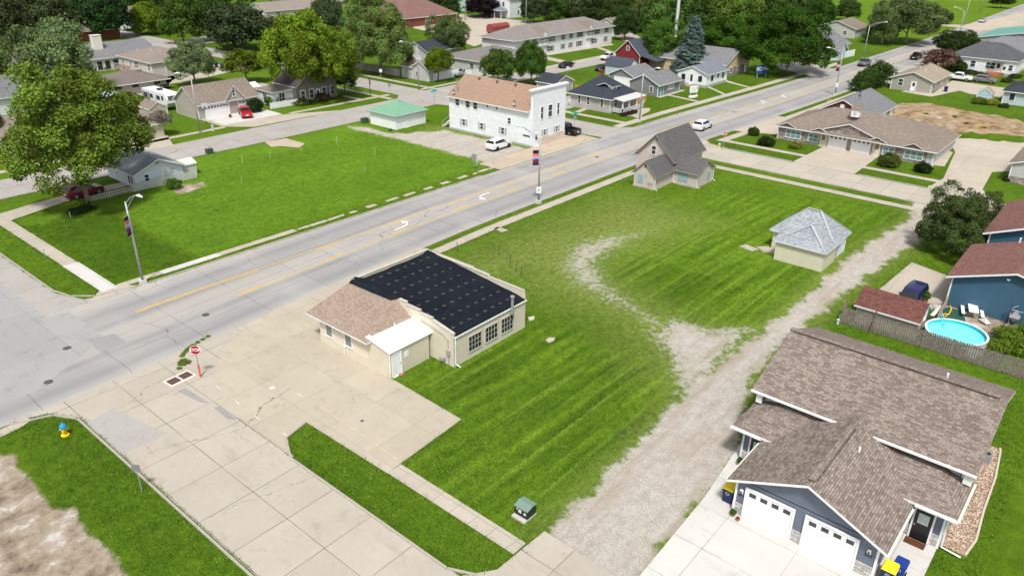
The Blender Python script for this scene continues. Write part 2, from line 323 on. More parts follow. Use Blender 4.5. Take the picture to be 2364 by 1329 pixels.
pave('pavement', off(RK, -1.3, 116, 150)+off(RK, -2.8, 116, 150)[::-1], .04, C2)
pave('pavement', off(RK, -1.3, 150, 178)+off(RK, -2.6, 150, 178)[::-1], .04, C2)
pave('driveway', [(112.2, 30.5), (124.3, 30.8), (124.3, 39.3), (112.2, 39.6)], .048, CFAR)
pave('driveway', GP([(2187, 316), (2364, 326), (2500, 330), (2600, 430), (2364, 395), (2290, 398), (2268, 438), (2297, 470), (2210, 445), (2145, 432), (2178, 412), (2205, 352)]), .048, CFAR)
pave('driveway', GP([(2145, 428), (2215, 445), (2300, 470), (2290, 520), (2200, 500), (2120, 500), (2105, 478)]), .03, C1)
pave('driveway', off(RK, -.05, 124, 140)+[(141, 47.6), (133, 46.5), (126.5, 48.2)], .048, CFAR)
pave('driveway', GP([(2105, 606), (2196, 640), (2190, 700), (2130, 702), (2030, 668)]), .04, CFAR)
pave('pavement', GP([(2135, 380), (2175, 345), (2200, 352), (2180, 385)]), .04, CFAR)
pave('pavement', [(116.5, 83.5), (130, 86), (136, 92), (139, 90), (139, 88), (131, 84.5), (117, 82.5)], .04, C2)
pave('driveway', [(111.5, 86), (142.5, 86.2), (142.5, 93), (124, 93), (111.5, 90)], .034, CG)
pave('driveway', [(70, 117), (88, 116.4), (78.4, 121.5), (78.4, 128.4), (66.4, 128.5), (66.4, 121)], .04, CFAR)
pave('driveway', [(67.2, 121.8), (78.8, 121.8), (78.8, 128.45), (67.2, 128.5)], .048, CNEW)
pave('pavement', [(30, 119.2), (66.5, 120.0), (66.5, 121.2), (30, 120.6)], .04, C2)
pave('pavement', [(80, 120.6), (103.5, 120), (103.5, 121.3), (80, 121.8)], .04, C2)
pave('pavement', [(96, 121), (97, 121), (97, 126.5), (96, 126.5)], .044, C2, False)
pave('pavement', [(100.4, 117), (101.6, 117), (101.6, 140), (100.4, 140)], .044, C2)
pave('pavement', [(113.6, 104), (114.8, 104), (114.8, 160), (113.6, 160)], .044, C2)
pave('pavement', [(112, 119.4), (135, 119.4), (135, 120.6), (112, 120.6)], .04, C2)
pave('driveway', GP([(330, 320), (385, 312), (402, 338), (300, 352), (285, 325)]), .04, CFAR)
pave('pavement', GP([(560, 200), (600, 190), (650, 205), (600, 225)]), .04, C2)
pave('driveway', GP([(230, 205), (430, 150), (420, 175), (400, 185), (350, 228), (270, 222), (225, 215)]), .036, CFAR)
pave('driveway', GP([(215, 182), (290, 168), (300, 180), (220, 205)]), .034, CFAR)
pave('street', GP([(150, 112), (330, 104), (415, 93), (640, 60), (640, 76), (430, 108), (340, 122), (160, 135)]), .03, CG)
pave('driveway', GP([(360, 180), (415, 170), (470, 155), (560, 140), (620, 150), (560, 160), (430, 190), (372, 196)]), .036, CFAR)
pave('pavement', GP([(950, 52), (1010, 45), (1080, 44), (1240, 62), (1300, 66), (1180, 78), (1095, 108), (1020, 80), (955, 66)]), .036, CFAR)
pave('street', GP([(1060, 33), (1110, 38), (1240, 52), (1460, 78), (1440, 88), (1230, 62), (1060, 45)]), .03, CFAR)
pave('driveway', GP([(1395, 55), (1425, 60), (1470, 82), (1500, 100), (1440, 95), (1412, 78)]), .04, CFAR)
pave('pavement', GP([(1255, 137), (1262, 131), (1330, 146), (1322, 152)]), .042, C2)
pave('pavement', GP([(1370, 109), (1378, 107), (1430, 125), (1424, 128)]), .042, C2)
pave('pavement', GP([(1258, 155), (1350, 138), (1412, 126), (1414, 130), (1352, 143), (1258, 160)]), .042, C2)
pave('pavement', GP([(1255, 126), (1410, 101), (1418, 104), (1258, 130)]), .04, C2)
pave('driveway', off(RK, -.05, 186, 204)+[(205, 44), (198, 41.5), (190, 44)], .048, CFAR)
pave('driveway', GP([(2187, 192), (2200, 187), (2350, 208), (2310, 225), (2240, 218), (2215, 210), (2150, 224), (2080, 212), (2100, 208), (2155, 216)]), .042, CFAR)
pave('driveway', off(RK, 0.1, 205, 230)+[(228, 46.5), (212, 46.0)], .044, C2)
pave('driveway', GP([(2130, 55), (2225, 58), (2364, 30), (2364, 62), (2330, 70), (2262, 70)]), .04, CFAR)
pave('driveway', off(LK, 0, 186, 200)+[(206, 75), (196, 78), (190, 74)], .044, CG)
pave('pavement', [(120, 75.5), (124, 75.3), (128.3, 76.2), (129.5, 74.6), (127, 73.4), (123, 72.6), (121.5, 71.5), (120.3, 71.8), (121.4, 73.6)], .045, C2)
for a, b in ((140.3, 138.6), (156, 149)): pave('path', [(a+2.2, 78.9), (a+3.2, 78.9), (b+3.5, itp(LK, b)+3.3), (b+2.3, itp(LK, b)+3.3)], .042, C2)
pave('path', [(139.4, 78.2), (149.8, 78.2), (149.8, 79.2), (139.4, 79.2)], .043, C2)
pave('path', [(166.5, 76.5), (169, 78.5), (168, 80), (165.5, 78), (162, itp(LK, 160)+3.3), (163, itp(LK, 160)+3.3)], .042, C2)
pave('path', GP([(0, 992), (60, 964), (75, 968), (52, 985), (0, 1010)]), .04, C2)
pave('path', GP([(610, 328), (660, 320), (705, 332), (690, 342), (650, 338), (625, 340)]), .04, CTAN)
pave('path', GP([(1140, 528), (1150, 524), (1175, 532), (1158, 537)]), .04, C2)
# damaged patches in the streets
PATCH = concrete((.22, .22, .22), (.33, .33, .33), 9, 9, 2.5); SLAB = concrete((.31, .30, .28), (.38, .37, .35), 9, 9, .2)
pave('road', GP([(205, 785), (262, 770), (292, 790), (250, 808), (240, 818), (222, 806)]), .036, PATCH, False)
pave('road', GP([(202, 977), (262, 940), (338, 980), (388, 1000), (283, 1048)]), .028, SLAB, False)
pave('road', GP([(494, 942), (506, 938), (545, 968), (524, 966)]), .046, PATCH, False)
pave('road', GP([(410, 903), (428, 896), (482, 930), (462, 928)]), .046, PATCH, False)
pave('road', [(-60, 57.8), (13.8, 58), (20.6, 62.4), (20.6, 69.5), (18.8, 69.8), (18.6, 107), (5, 107), (-60, 66.5)], .0345, concrete((.275, .275, .27), (.335, .33, .325), 9, 9, .4), False)

# paint on the road
YEL = plain((.62, .40, .07), .8, var=.3); WP = plain((.58, .58, .57), .8, var=.1)
def stripe(d, x0, x1, base, wd=.12, dash=None, mat=YEL):
    mb = MB(); x = x0
    while x < x1:
        e = min(x1, x+(dash[0] if dash else 6)); mb.add([(x, itp(base, x)+d, .042), (e, itp(base, e)+d, .042), (e, itp(base, e)+d+wd, .042), (x, itp(base, x)+d+wd, .042)], [(0, 1, 2, 3)]); x = e+(dash[1] if dash else 0)
    tag(mb.build('road_marking', mat), kind='structure')
stripe(5.15, 32.4, 100, RK); stripe(5.15, 113.5, 186, RK); stripe(5.15, 196, 460, RK); stripe(5.42, 32.4, 186, RK, dash=(3, 7)); stripe(5.42, 196, 460, RK, dash=(3, 7))
stripe(-4.95, 24.5, 102, LK); stripe(-4.95, 113.5, 186, LK); stripe(-4.95, 196, 460, LK); stripe(-5.22, 24.5, 34, LK); stripe(-5.22, 34, 186, LK, dash=(3, 7)); stripe(-5.22, 196, 460, LK, dash=(3, 7))
def arrow(cx, cy, s=1, flip=1):
    mb = MB(); P = lambda l: [(cx+s*a, cy+s*flip*b, .044) for a, b in l]
    ctr = [(-1.5, -.35), (-.4, -.35), (.35, -.2), (.75, .15), (.85, .5)]; wv = .13
    up = []; dn = []
    for i, (a, b) in enumerate(ctr):
        p, q = ctr[max(i-1, 0)], ctr[min(i+1, 4)]; dx, dy = q[0]-p[0], q[1]-p[1]; l = math.hypot(dx, dy); up.append((a-dy/l*wv, b+dx/l*wv)); dn.append((a+dy/l*wv, b-dx/l*wv))
    for i in range(4): mb.add(P([dn[i], dn[i+1], up[i+1], up[i]]), [(0, 1, 2, 3)])
    mb.add(P([(.35, .42), (1.4, .42), (.8, 1.25)]), [(0, 1, 2)])
    tag(mb.build('road_marking', WP), kind='structure')
for px, py, f in ((930, 521, 1), (1116, 453, -1), (1762, 236, 1), (1808, 222, -1), (2026, 153, 1), (2346, 30, 1)):
    x, y = G(px, py); arrow(x, y, 1.05 if f > 0 else -1.05, 1)
TANP = plain((.43, .365, .25), .9, var=.2)
mb = MB(); mb.add([(x, y, .052) for x, y in GP([(737, 939), (740, 937), (922, 1062), (918, 1064)])], [(0, 1, 2, 3)])
mb.add([(x, y, .052) for x, y in GP([(560, 825), (562, 823), (606, 856), (603, 858)])], [(0, 1, 2, 3)]); tag(mb.build('parking_line', TANP), kind='structure')
mb = MB()
for a, b in ((692, 912), (593, 964), (548, 930), (503, 895), (658, 1003), (431, 841)):
    x, y = G(a, b); mb.box(x-.03, x+.03, y-.3, y+.3, .05, .052)
mb.box(*[c for c in (25.25, 25.6, 44.9, 45.25)], .05, .053); tag(mb.build('parking_line', WP), kind='structure')
# kerbs
KM = plain((.33, .305, .26), .9, var=.15)
def kerb(pts, wd=.15, h=.10):
    mb = MB()
    for (a, b), (c, d) in zip(pts[:-1], pts[1:]):
        l = math.hypot(c-a, d-b)
        if l < .01: continue
        nx, ny = -(d-b)/l*wd, (c-a)/l*wd; ex, ey = (c-a)/l*.03, (d-b)/l*.03
        mb.prism([(a-ex, b-ey), (c+ex, d+ey), (c+nx, d+ny), (a+nx, b+ny)], 0, h)
    tag(mb.build('kerb', KM), kind='structure')
kerb([(x, itp(LK, x)) for x in np.arange(27.5, 79, 6)]); kerb([(x, itp(LK, x)) for x in np.arange(114, 187, 8)]); kerb([(x, itp(LK, x)) for x in np.arange(201, 450, 20)])
kerb([(27.5, 70), (23.5, 70.8), (21.9, 72.6), (21.3, 75), (21.25, 107)][::-1])
kerb([(x, itp(RK, x)) for x in np.arange(101, 51, -6)]+[(52, 56.6)]); kerb([(124, 54.9), (115.6, 55.9), (113.2, 53.8), (112.4, 50), (112.35, 39.8)][::1]); kerb([(x, itp(RK, x)) for x in np.arange(186, 139, -8)])
kerb([(14.2, -30), (14.2, 52), (13.2, 53.8), (10.8, 54.8)]); kerb([(21.5, 36.6), (21.5, 22.5), (22.2, 21)][::-1][::-1][::-1]); kerb([(105.0, -20), (105.0, 52), (103.8, 54.8), (101, 56.5)]); kerb([(112.35, 30), (112.35, 20), (113, 18)])
kerb([(21.6, 43.5), (21.55, 37.0)], .14, .07); kerb([(21.6, 37.1), (22.5, 38.95), (24.45, 39.45)], .12, .1)
kerb([(104.6, 103), (104.6, 74), (104.2, 72.2), (101.5, 70.2), (99, 69.4)]); kerb([(111.7, 107), (111.7, 72), (112.6, 70.2), (114, 69)][::-1]); kerb([(60, 107.4), (-20, 107.4)][::-1]); kerb([(102, 107.2), (62, 107.35)])

# ---- ground attributes
def inpoly(P, X, Y):
    r = np.zeros(X.shape, bool); n = len(P)
    for i in range(n):
        x1, y1 = P[i]; x2, y2 = P[(i+1) % n]
        if y1 == y2: continue
        c = ((y1 > Y) != (y2 > Y)) & (X < (x2-x1)*(Y-y1)/(y2-y1)+x1); r ^= c
    return r
def sdist(P, X, Y, closed=True):
    d = np.full(X.shape, 1e9); n = len(P)
    for i in range(n if closed else n-1):
        x1, y1 = P[i]; x2, y2 = P[(i+1) % n]; dx, dy = x2-x1, y2-y1; t = np.clip(((X-x1)*dx+(Y-y1)*dy)/(dx*dx+dy*dy+1e-9), 0, 1)
        d = np.minimum(d, np.hypot(X-x1-t*dx, Y-y1-t*dy))
    return np.where(inpoly(P, X, Y), d, -d) if closed else d
def soft(P, X, Y, wd):
    xs_, ys_ = [p[0] for p in P], [p[1] for p in P]; out = np.zeros(X.shape)
    m = (X > min(xs_)-wd) & (X < max(xs_)+wd) & (Y > min(ys_)-wd) & (Y < max(ys_)+wd)
    if m.any(): out[m] = np.clip(sdist(P, X[m], Y[m])/wd*.5+.5, 0, 1)
    return out
ALLEY = [(26.4, 13.9), (26.6, 20.05), (33, 20.4), (40, 20.9), (48, 21.5), (56, 21.1), (67, 20.7), (81, 20.9), (90, 20.2), (98, 19.3), (101, 20.1), (105.5, 20.5), (106, 15.5), (98, 15.2), (90, 16.2), (86.5, 16.7), (80, 17.2), (70, 17.9), (63, 18.2), (57, 18.5), (52, 18.2), (48, 17.2), (44, 15.6), (41, 14.6)]
MOUTH = GP([(1545, 825), (1500, 770), (1560, 735), (1640, 760), (1745, 752), (1700, 800), (1610, 900), (1560, 910)])
TRACK = GP([(1560, 860), (1525, 790), (1460, 730), (1370, 690), (1310, 655), (1280, 610), (1300, 570), (1360, 545), (1440, 525), (1520, 512), (1605, 503), (1622, 514), (1560, 535), (1480, 560), (1420, 585), (1395, 610), (1420, 655), (1480, 700), (1560, 745), (1660, 765)])
DRYP = GP([(1000, 640), (1180, 545), (1440, 450), (1500, 465), (1650, 512), (1500, 570), (1410, 600), (1400, 640), (1480, 690), (1640, 760), (1680, 775), (1560, 900), (1500, 850), (1400, 740), (1300, 700), (1215, 660), (1210, 640)])
WLOT = GP([(800, 289), (850, 293), (905, 308), (990, 303), (1030, 300), (1140, 325), (1228, 344), (1180, 370), (1140, 388), (1090, 368), (1000, 345), (905, 320), (800, 296)])
WDRY = GP([(930, 312), (985, 292), (1030, 290), (1225, 338), (1240, 350), (1190, 360), (1000, 320)])
DIRT = [GP([(-300, 1045), (40, 1045), (62, 1078), (75, 1120), (165, 1175), (225, 1230), (260, 1270), (310, 1340), (400, 1700), (-300, 1700)]),
        GP([(2065, 242), (2130, 238), (2200, 252), (2290, 268), (2400, 292), (2400, 322), (2240, 312), (2100, 305), (2050, 270)]), GP([(2120, 660), (2364, 700), (2400, 800), (2260, 770), (2150, 710)]),
        GP([(395, 438), (420, 425), (470, 420), (478, 432), (410, 450)]), GP([(1880, 258), (1910, 232), (1950, 222), (1935, 240)])]
LAWNN = [(26, 72.1), (79, 72), (81, 73.5), (84, 90), (83.5, 106), (61.5, 107.3), (41, 107), (47.8, 98.9), (26, 97)]
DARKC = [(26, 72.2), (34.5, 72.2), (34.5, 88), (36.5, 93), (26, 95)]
STR1 = [(25.9, 20.6), (46, 21.8), (47, 23), (47.5, 36.6), (32.1, 38.8), (32, 31.5), (26, 31)]
STR2 = GP([(1390, 610), (1620, 515), (1660, 440), (2100, 490), (1700, 770), (1600, 740), (1420, 660)])
# grid
def ax(a, f0, f1, st, b): return np.concatenate([np.linspace(a, f0, 20)[:-1], np.arange(f0, f1, st), np.arange(f1, f1+120, 1.5), np.linspace(f1+120, b, 40)])
gx = ax(-200, 0, 130, .36, 1600); gy = ax(-600, -6, 122, .36, 1500); XX, YY = np.meshgrid(gx, gy, indexing='ij'); X = XX.ravel(); Y = YY.ravel()
def hashn(x, y, s):
    return .5+.25*np.sin(x*1.3*s+1.7*np.sin(y*.7*s))+.25*np.sin(y*1.1*s+2.3*np.sin(x*.9*s+1.))
def masks(X, Y):
    gr = np.zeros(X.shape); wob = (hashn(X, Y, 1.1)-.5)*.7+(hashn(X+9, Y+4, 3.)-.5)*.35
    xw, yw = X+wob*.8, Y+wob
    gr = np.maximum(gr, soft(ALLEY, xw, yw, .9)); gr = np.maximum(gr, soft(MOUTH, xw, yw, 2.2)); gr = np.maximum(gr, .76*soft(TRACK, xw, yw, 2.8)*np.clip(1.1-np.clip((X-64)/16, 0, 1)*.75, 0, 1)); gr = np.maximum(gr, .92*soft(WLOT, xw, yw, 1.2))
    di = np.zeros(X.shape)
    for k, D in enumerate(DIRT): di = np.maximum(di, soft(D, xw, yw, 1.0)*(1 if k != 1 else .85))
    dry = np.maximum(soft(DRYP, xw, yw, 4.)*1.1, soft(WDRY, xw, yw, 1.5)*.9)
    dry = np.maximum(dry, np.clip(1.25-np.abs(sdist(ALLEY, X, Y))/1.6, 0, 1)*.6)
    st = np.maximum(soft(STR1, X, Y, 2.)*1., soft(STR2, X, Y, 2.)*.85)
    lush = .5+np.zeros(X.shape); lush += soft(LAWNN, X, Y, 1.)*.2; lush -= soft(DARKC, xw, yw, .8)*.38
    lush -= np.clip((X-95)/20, 0, 1)*.10; lush += np.clip((X-230)/60, 0, 1)*.2; lush -= .1*((Y < 56) & (X < 22))
    lush += .12*((X > 66) & (X < 101) & (Y > 21) & (Y < 45))
    weed = soft(GP([(1000, 620), (1180, 545), (1400, 470), (1420, 560), (1280, 640), (1215, 660)]), X, Y, 4.)
    return gr, di, dry, st, lush, weed
gr, di, dry, st, lush, weed = masks(X, Y)
ni, nj = XX.shape; idx = np.arange(ni*nj).reshape(ni, nj)
quads = np.stack([idx[:-1, :-1], idx[1:, :-1], idx[1:, 1:], idx[:-1, 1:]], -1).reshape(-1, 4)
def npmesh(name, V, F, k):
    me = bpy.data.meshes.new(name); me.vertices.add(len(V)); me.vertices.foreach_set('co', np.asarray(V, np.float32).ravel()); me.loops.add(len(F)*k); me.polygons.add(len(F))
    me.loops.foreach_set('vertex_index', np.asarray(F, np.int32).ravel()); me.polygons.foreach_set('loop_start', np.arange(0, len(F)*k, k, dtype=np.int32)); me.polygons.foreach_set('loop_total', np.full(len(F), k, np.int32)) if bpy.app.version < (4, 0) else None
    me.update(calc_edges=True); return me
ZG = soft(DIRT[1], X, Y, 4.)*(.25+.9*hashn(X, Y, .55)*hashn(Y, X, 1.3))*(X > 130)
gm = npmesh('ground', np.stack([X, Y, ZG], 1), quads, 4)
def attr(me, name, cols, dom='POINT'):
    a = me.attributes.new(name, 'FLOAT_COLOR', dom); a.data.foreach_set('color', np.stack(list(cols)+[np.ones(len(cols[0]))]*(4-len(cols)), 1).astype(np.float32).ravel())
attr(gm, 'wear', (gr, di, dry)); attr(gm, 'turf', (st, lush, weed))
def ground_mat():
    t = NT('mown_grass'); p = t.pos(); a = t.xyz(t.n('Attribute', attribute_name='wear').outputs['Color']); b = t.xyz(t.n('Attribute', attribute_name='turf').outputs['Color'])
    n1 = t.noise(.11, p, 4, .6); n2 = t.noise(1.1, p, 4, .65, .4); n3 = t.noise(7, p, 3, .7); n4 = t.noise(34, p, 2, .7)
    f = t.math('ADD', t.math('ADD', t.math('MULTIPLY', n1, .4), t.math('MULTIPLY', n2, .5)), t.math('ADD', t.math('MULTIPLY', n3, .5), t.math('MULTIPLY', n4, .35)))
    f = t.math('SUBTRACT', f, .42)
    sw = t.math('ADD', t.math('MULTIPLY', t.math('SINE', t.math('ADD', t.math('MULTIPLY', t.math('ADD', t.xyz(p)[1], t.math('MULTIPLY', t.xyz(p)[0], .13)), 4.0), t.math('MULTIPLY', t.noise(.3, p, 3), 7.))), .32), t.math('MULTIPLY', t.math('SUBTRACT', t.noise(1., t.n('Mapping', {'Vector': p, 'Scale': (.05, 1.15, 1), 'Rotation': (0, 0, .13)}), 2, .5), .5), 4.4))
    f = t.math('ADD', f, t.math('MULTIPLY', t.math('MULTIPLY', sw, b[0]), .2))
    f = t.math('ADD', f, t.math('MULTIPLY', t.math('SUBTRACT', b[1], .5), .7), clamp=True); f = t.math('MULTIPLY', f, .96)
    g = t.ramp(f, [(0, (.010, .026, .002)), (.25, (.040, .084, .004)), (.5, (.088, .160, .008)), (.75, (.150, .250, .014)), (1, (.25, .36, .045))])
    hl_ = t.math('MULTIPLY', t.math('SUBTRACT', t.noise(1., t.n('Mapping', {'Vector': p, 'Scale': (.035, 1.5, 1), 'Rotation': (0, 0, .13), 'Location': (3, 9, 0)}), 3, .55), .56, clamp=True), 9., clamp=True)
    g = t.mix(t.math('MULTIPLY', t.math('MULTIPLY', hl_, b[0]), .5), g, (.20, .30, .035))
    g = t.mix(t.math('MULTIPLY', t.math('SUBTRACT', b[1], .6, clamp=True), 2.6, clamp=True), g, t.mix(1., g, (.62, 1.0, 1.6), 'MULTIPLY'))
    yl = t.mix(t.math('SUBTRACT', t.math('MULTIPLY', t.noise(4, p, 5, .75), 2.2), .6, clamp=True), (.105, .175, .014), (.36, .34, .15))
    g = t.mix(t.math('MULTIPLY', a[2], t.math('MULTIPLY', t.math('SUBTRACT', t.noise(2.2, p, 6, .8), .38, clamp=True), 3.2), clamp=True), g, yl)
    spk = t.math('GREATER_THAN', t.noise(11, p, 2, .6), .66); g = t.mix(t.math('MULTIPLY', spk, t.math('MULTIPLY', b[2], .55)), g, (.26, .30, .22))
    # sparse olive patches
    g = t.mix(t.math('MULTIPLY', t.math('SUBTRACT', t.noise(.6, p, 5, .7), .55, clamp=True), 1.6), g, (.13, .15, .025))
    gn = t.math('ADD', t.math('MULTIPLY', t.noise(1.6, p, 7, .82), .75), t.math('MULTIPLY', n4, .25))
    rutn = t.noise(.9, t.n('Mapping', {'Vector': p, 'Scale': (.12, 1, 1)}), 4, .6)
    gc = t.mix(t.math('SUBTRACT', t.math('MULTIPLY', t.math('ADD', t.math('MULTIPLY', n4, .5), t.math('MULTIPLY', t.noise(1.3, p, 4, .7), .5)), 2.4), .75, clamp=True), (.27, .24, .205), (.54, .505, .46))
    peb = t.n('TexVoronoi', {'Vector': p, 'Scale': 20.}); pc = t.xyz(peb.outputs['Color'])[0]; gc = t.mix(t.math('MULTIPLY', t.math('GREATER_THAN', pc, .75), .3), gc, (.66, .63, .60)); gc = t.mix(t.math('MULTIPLY', t.math('LESS_THAN', pc, .2), .3), gc, (.16, .14, .12)); gc = t.mix(t.math('MULTIPLY', t.math('SUBTRACT', rutn, .47, clamp=True), 3.4, clamp=True), gc, (.31, .25, .19))
    gf = t.math('MULTIPLY', t.math('SUBTRACT', t.math('ADD', a[0], t.math('MULTIPLY', t.math('SUBTRACT', gn, .5), 2.5)), .5), 5., clamp=True)
    g = t.mix(t.math('MULTIPLY', gf, t.math('ADD', .62, t.math('MULTIPLY', a[0], .38)), clamp=True), g, gc)
    dn = t.noise(.42, p, 6, .72); dc = t.ramp(t.math('ADD', t.math('MULTIPLY', dn, .75), t.math('MULTIPLY', n4, .25)), [(0.34, (.07, .05, .04)), (.43, (.19, .15, .115)), (.49, (.30, .245, .18)), (.55, (.35, .30, .24)), (.59, (.52, .50, .48))]); dc = t.mix(t.math('MULTIPLY', t.math('GREATER_THAN', t.xyz(p)[0], 100), t.math('MULTIPLY', t.noise(.2, p, 4), 1.3), clamp=True), dc, t.ramp(t.noise(.55, p, 7, .8), [(.33, (.07, .04, .02)), (.45, (.20, .12, .06)), (.55, (.36, .25, .11)), (.68, (.36, .30, .24))]))
    df = t.math('MULTIPLY', t.math('SUBTRACT', t.math('ADD', a[1], t.math('MULTIPLY', t.math('SUBTRACT', gn, .5), .8)), .5), 6., clamp=True)
    g = t.mix(df, g, dc)
    t.bump(t.math('ADD', n3, t.math('MULTIPLY', n4, .6)), .9, .06); return t.col(g, .95, .08)
gm.materials.append(ground_mat()); go = bpy.data.objects.new('ground', gm); COL.objects.link(go); tag(go, kind='structure')

# ------------------------------------------------------------------ buildings
def solid_roof(par, kind, x0, x1, y0, y1, h, rz, rm, oh=.45, og=.35, t=.16, mid=None, trim=None, name='roof', inset=None, hipx=(1, 1)):
    mb = MB(); trim = trim or WHITE
    if kind in ('gx', 'gy'):
        a0, a1 = (y0, y1) if kind == 'gx' else (x0, x1); e0, e1 = (x0-og, x1+og) if kind == 'gx' else (y0-og, y1+og)
        m = (a0+a1)/2 if mid is None else mid; s0 = (rz-h)/(m-a0); s1 = (rz-h)/(a1-m)
        sec = [(a0-oh, h-s0*oh), (a0-oh, h-s0*oh+t), (m, rz+t), (a1+oh, h-s1*oh+t), (a1+oh, h-s1*oh), (m, rz)]
        mb.ext(sec, 'x' if kind == 'gx' else 'y', e0, e1, [1, 0, 0, 1, 1, 1, 1, 1])
    else:
        X0, X1, Y0, Y1 = x0-oh, x1+oh, y0-oh, y1+oh; lx, ly = x1-x0, y1-y0; d = (min(lx, ly)/2 if inset is None else inset)
        z = h-(rz-h)/max(d, .1)*oh*.9
        if lx >= ly: A = (x0+d*hipx[0], (y0+y1)/2, rz+t); B = (x1-d*hipx[1], (y0+y1)/2, rz+t)
        else: A = ((x0+x1)/2, y0+d*hipx[0], rz+t); B = ((x0+x1)/2, y1-d*hipx[1], rz+t)
        if abs(A[0]-B[0])+abs(A[1]-B[1]) < .05: B = (B[0]+.06, B[1], B[2]) if lx >= ly else (B[0], B[1]+.06, B[2])
        v = [(X0, Y0, z), (X1, Y0, z), (X1, Y1, z), (X0, Y1, z), (X0, Y0, z+t), (X1, Y0, z+t), (X1, Y1, z+t), (X0, Y1, z+t), A, B]
        f = [(0, 3, 2, 1), (0, 1, 5, 4), (1, 2, 6, 5), (2, 3, 7, 6), (3, 0, 4, 7)]
        f += [(4, 5, 9, 8), (5, 6, 9), (6, 7, 8, 9), (7, 4, 8)] if lx >= ly else [(4, 5, 8), (5, 6, 9, 8), (6, 7, 9), (7, 4, 8, 9)]
        mb.add(v, f, [1]*5+[0]*4)
    return mb.build(name, [rm, trim], par)
def walls(par, x0, x1, y0, y1, h, wm, kind='hip', rz=None, mid=None, found=0., fm=None, name='wall', z0=0.):
    mb = MB()
    if kind == 'gx':
        m = (y0+y1)/2 if mid is None else mid; mb.ext([(y0, z0), (y1, z0), (y1, h), (m, rz), (y0, h)], 'x', x0, x1, 0)
    elif kind == 'gy':
        m = (x0+x1)/2 if mid is None else mid; mb.ext([(x0, z0), (x1, z0), (x1, h), (m, rz), (x0, h)], 'y', y0, y1, 0)
    else: mb.box(x0, x1, y0, y1, z0, h)
    for i in range(len(mb.mi)): mb.mi[i] = 0
    o = mb.build(name, wm, par)
    if found: MB().box(x0-.04, x1+.04, y0-.04, y1+.04, 0, found).build('foundation', fm or plain((.36, .35, .34), .9), par)
    return o
def corners(par, x0, x1, y0, y1, h, m=None, z0=0.):
    s = .03; c = .1; mb = None
    for x, y, sx, sy in ((x0, y0, 1, 1), (x1, y0, -1, 1), (x0, y1, 1, -1)):
        MB().box(min(x-sx*s, x+sx*c), max(x-sx*s, x+sx*c), min(y-sy*s, y+sy*c), max(y-sy*s, y+sy*c), z0, h).build('corner_board', m or WHITE, par)
def downspout(par, x, y, h, ex=-.6, ey=0, m=None):
    return MB().tube([(x, y, h), (x, y, .25), (x+ex, y+ey, .08)], .045, 6).build('downspout', m or WHITE, par)
def window(par, face, c, u, z, w, h, sash=1, mul=0, fm=None, gm=None, fw=.1, shut=None, cross=False, bw=.035):
    """face W: plane x=c, u along y. face S: plane y=c, u along x. z = sill height"""
    fm = fm or WHITE; gm = gm or GLASS
    def B(mb, u0, u1, z0, z1, d0, d1):
        if face == 'W': mb.box(c-d1, c-d0, u0, u1, z0, z1)
        else: mb.box(u0, u1, c-d1, c-d0, z0, z1)
    u0, u1, z1 = u-w/2, u+w/2, z+h; mb = MB()
    B(mb, u0-fw, u0, z-fw, z1+fw, 0.002, .07); B(mb, u1, u1+fw, z-fw, z1+fw, 0.002, .07); B(mb, u0, u1, z1, z1+fw, 0.002, .07); B(mb, u0, u1, z-fw, z, 0.002, .085)
    if sash: B(mb, u0, u1, z+h/2-.03, z+h/2+.03, 0.002, .05)
    for k in range(mul): uu = u0+w*(k+1)/(mul+1); B(mb, uu-bw, uu+bw, z, z1, 0.002, .055)
    if cross:
        for k in range(cross): zz = z+h*(k+1)/(cross+1); B(mb, u0, u1, zz-bw*.7, zz+bw*.7, .002, .045)
    fr = mb.build('window', fm, par); mb = MB(); B(mb, u0, u1, z, z1, .001, .022); mb.build('pane', gm, fr)
    if shut:
        for s in (-1, 1):
            mb = MB(); uc = u+s*(w/2+fw+.2); B(mb, uc-.17, uc+.17, z-.05, z1+.05, .002, .05); mb.build('shutter', shut, par)
    return fr
def door(par, face, c, u, w=.92, h=2.03, m=None, fm=None, gl=None, z=0.05):
    fm = fm or WHITE; m = m or WHITE
    def B(mb, u0, u1, z0, z1, d0, d1):
        if face == 'W': mb.box(c-d1, c-d0, u0, u1, z0, z1)
        else: mb.box(u0, u1, c-d1, c-d0, z0, z1)
    mb = MB(); B(mb, u-w/2-.1, u-w/2, z, z+h+.1, .002, .08); B(mb, u+w/2, u+w/2+.1, z, z+h+.1, .002, .08); B(mb, u-w/2, u+w/2, z+h, z+h+.1, .002, .08); mb.build('door_frame', fm, par)
    mb = MB(); B(mb, u-w/2, u+w/2, z, z+h, .001, .04); B(mb, u-w/2-.1, u+w/2+.1, z-.05, z, .002, .12); d = mb.build('door', m, par)
    if gl:
        mb = MB(); B(mb, u-w*.3, u+w*.3, z+gl[0], z+gl[1], .03, .048); mb.build('pane', gl[2] if len(gl) > 2 else GLASS, d)
    mb = MB(); B(mb, u+w*.36, u+w*.42, z+.95, z+1.05, .04, .1); mb.build('handle', CHROME, d); return d
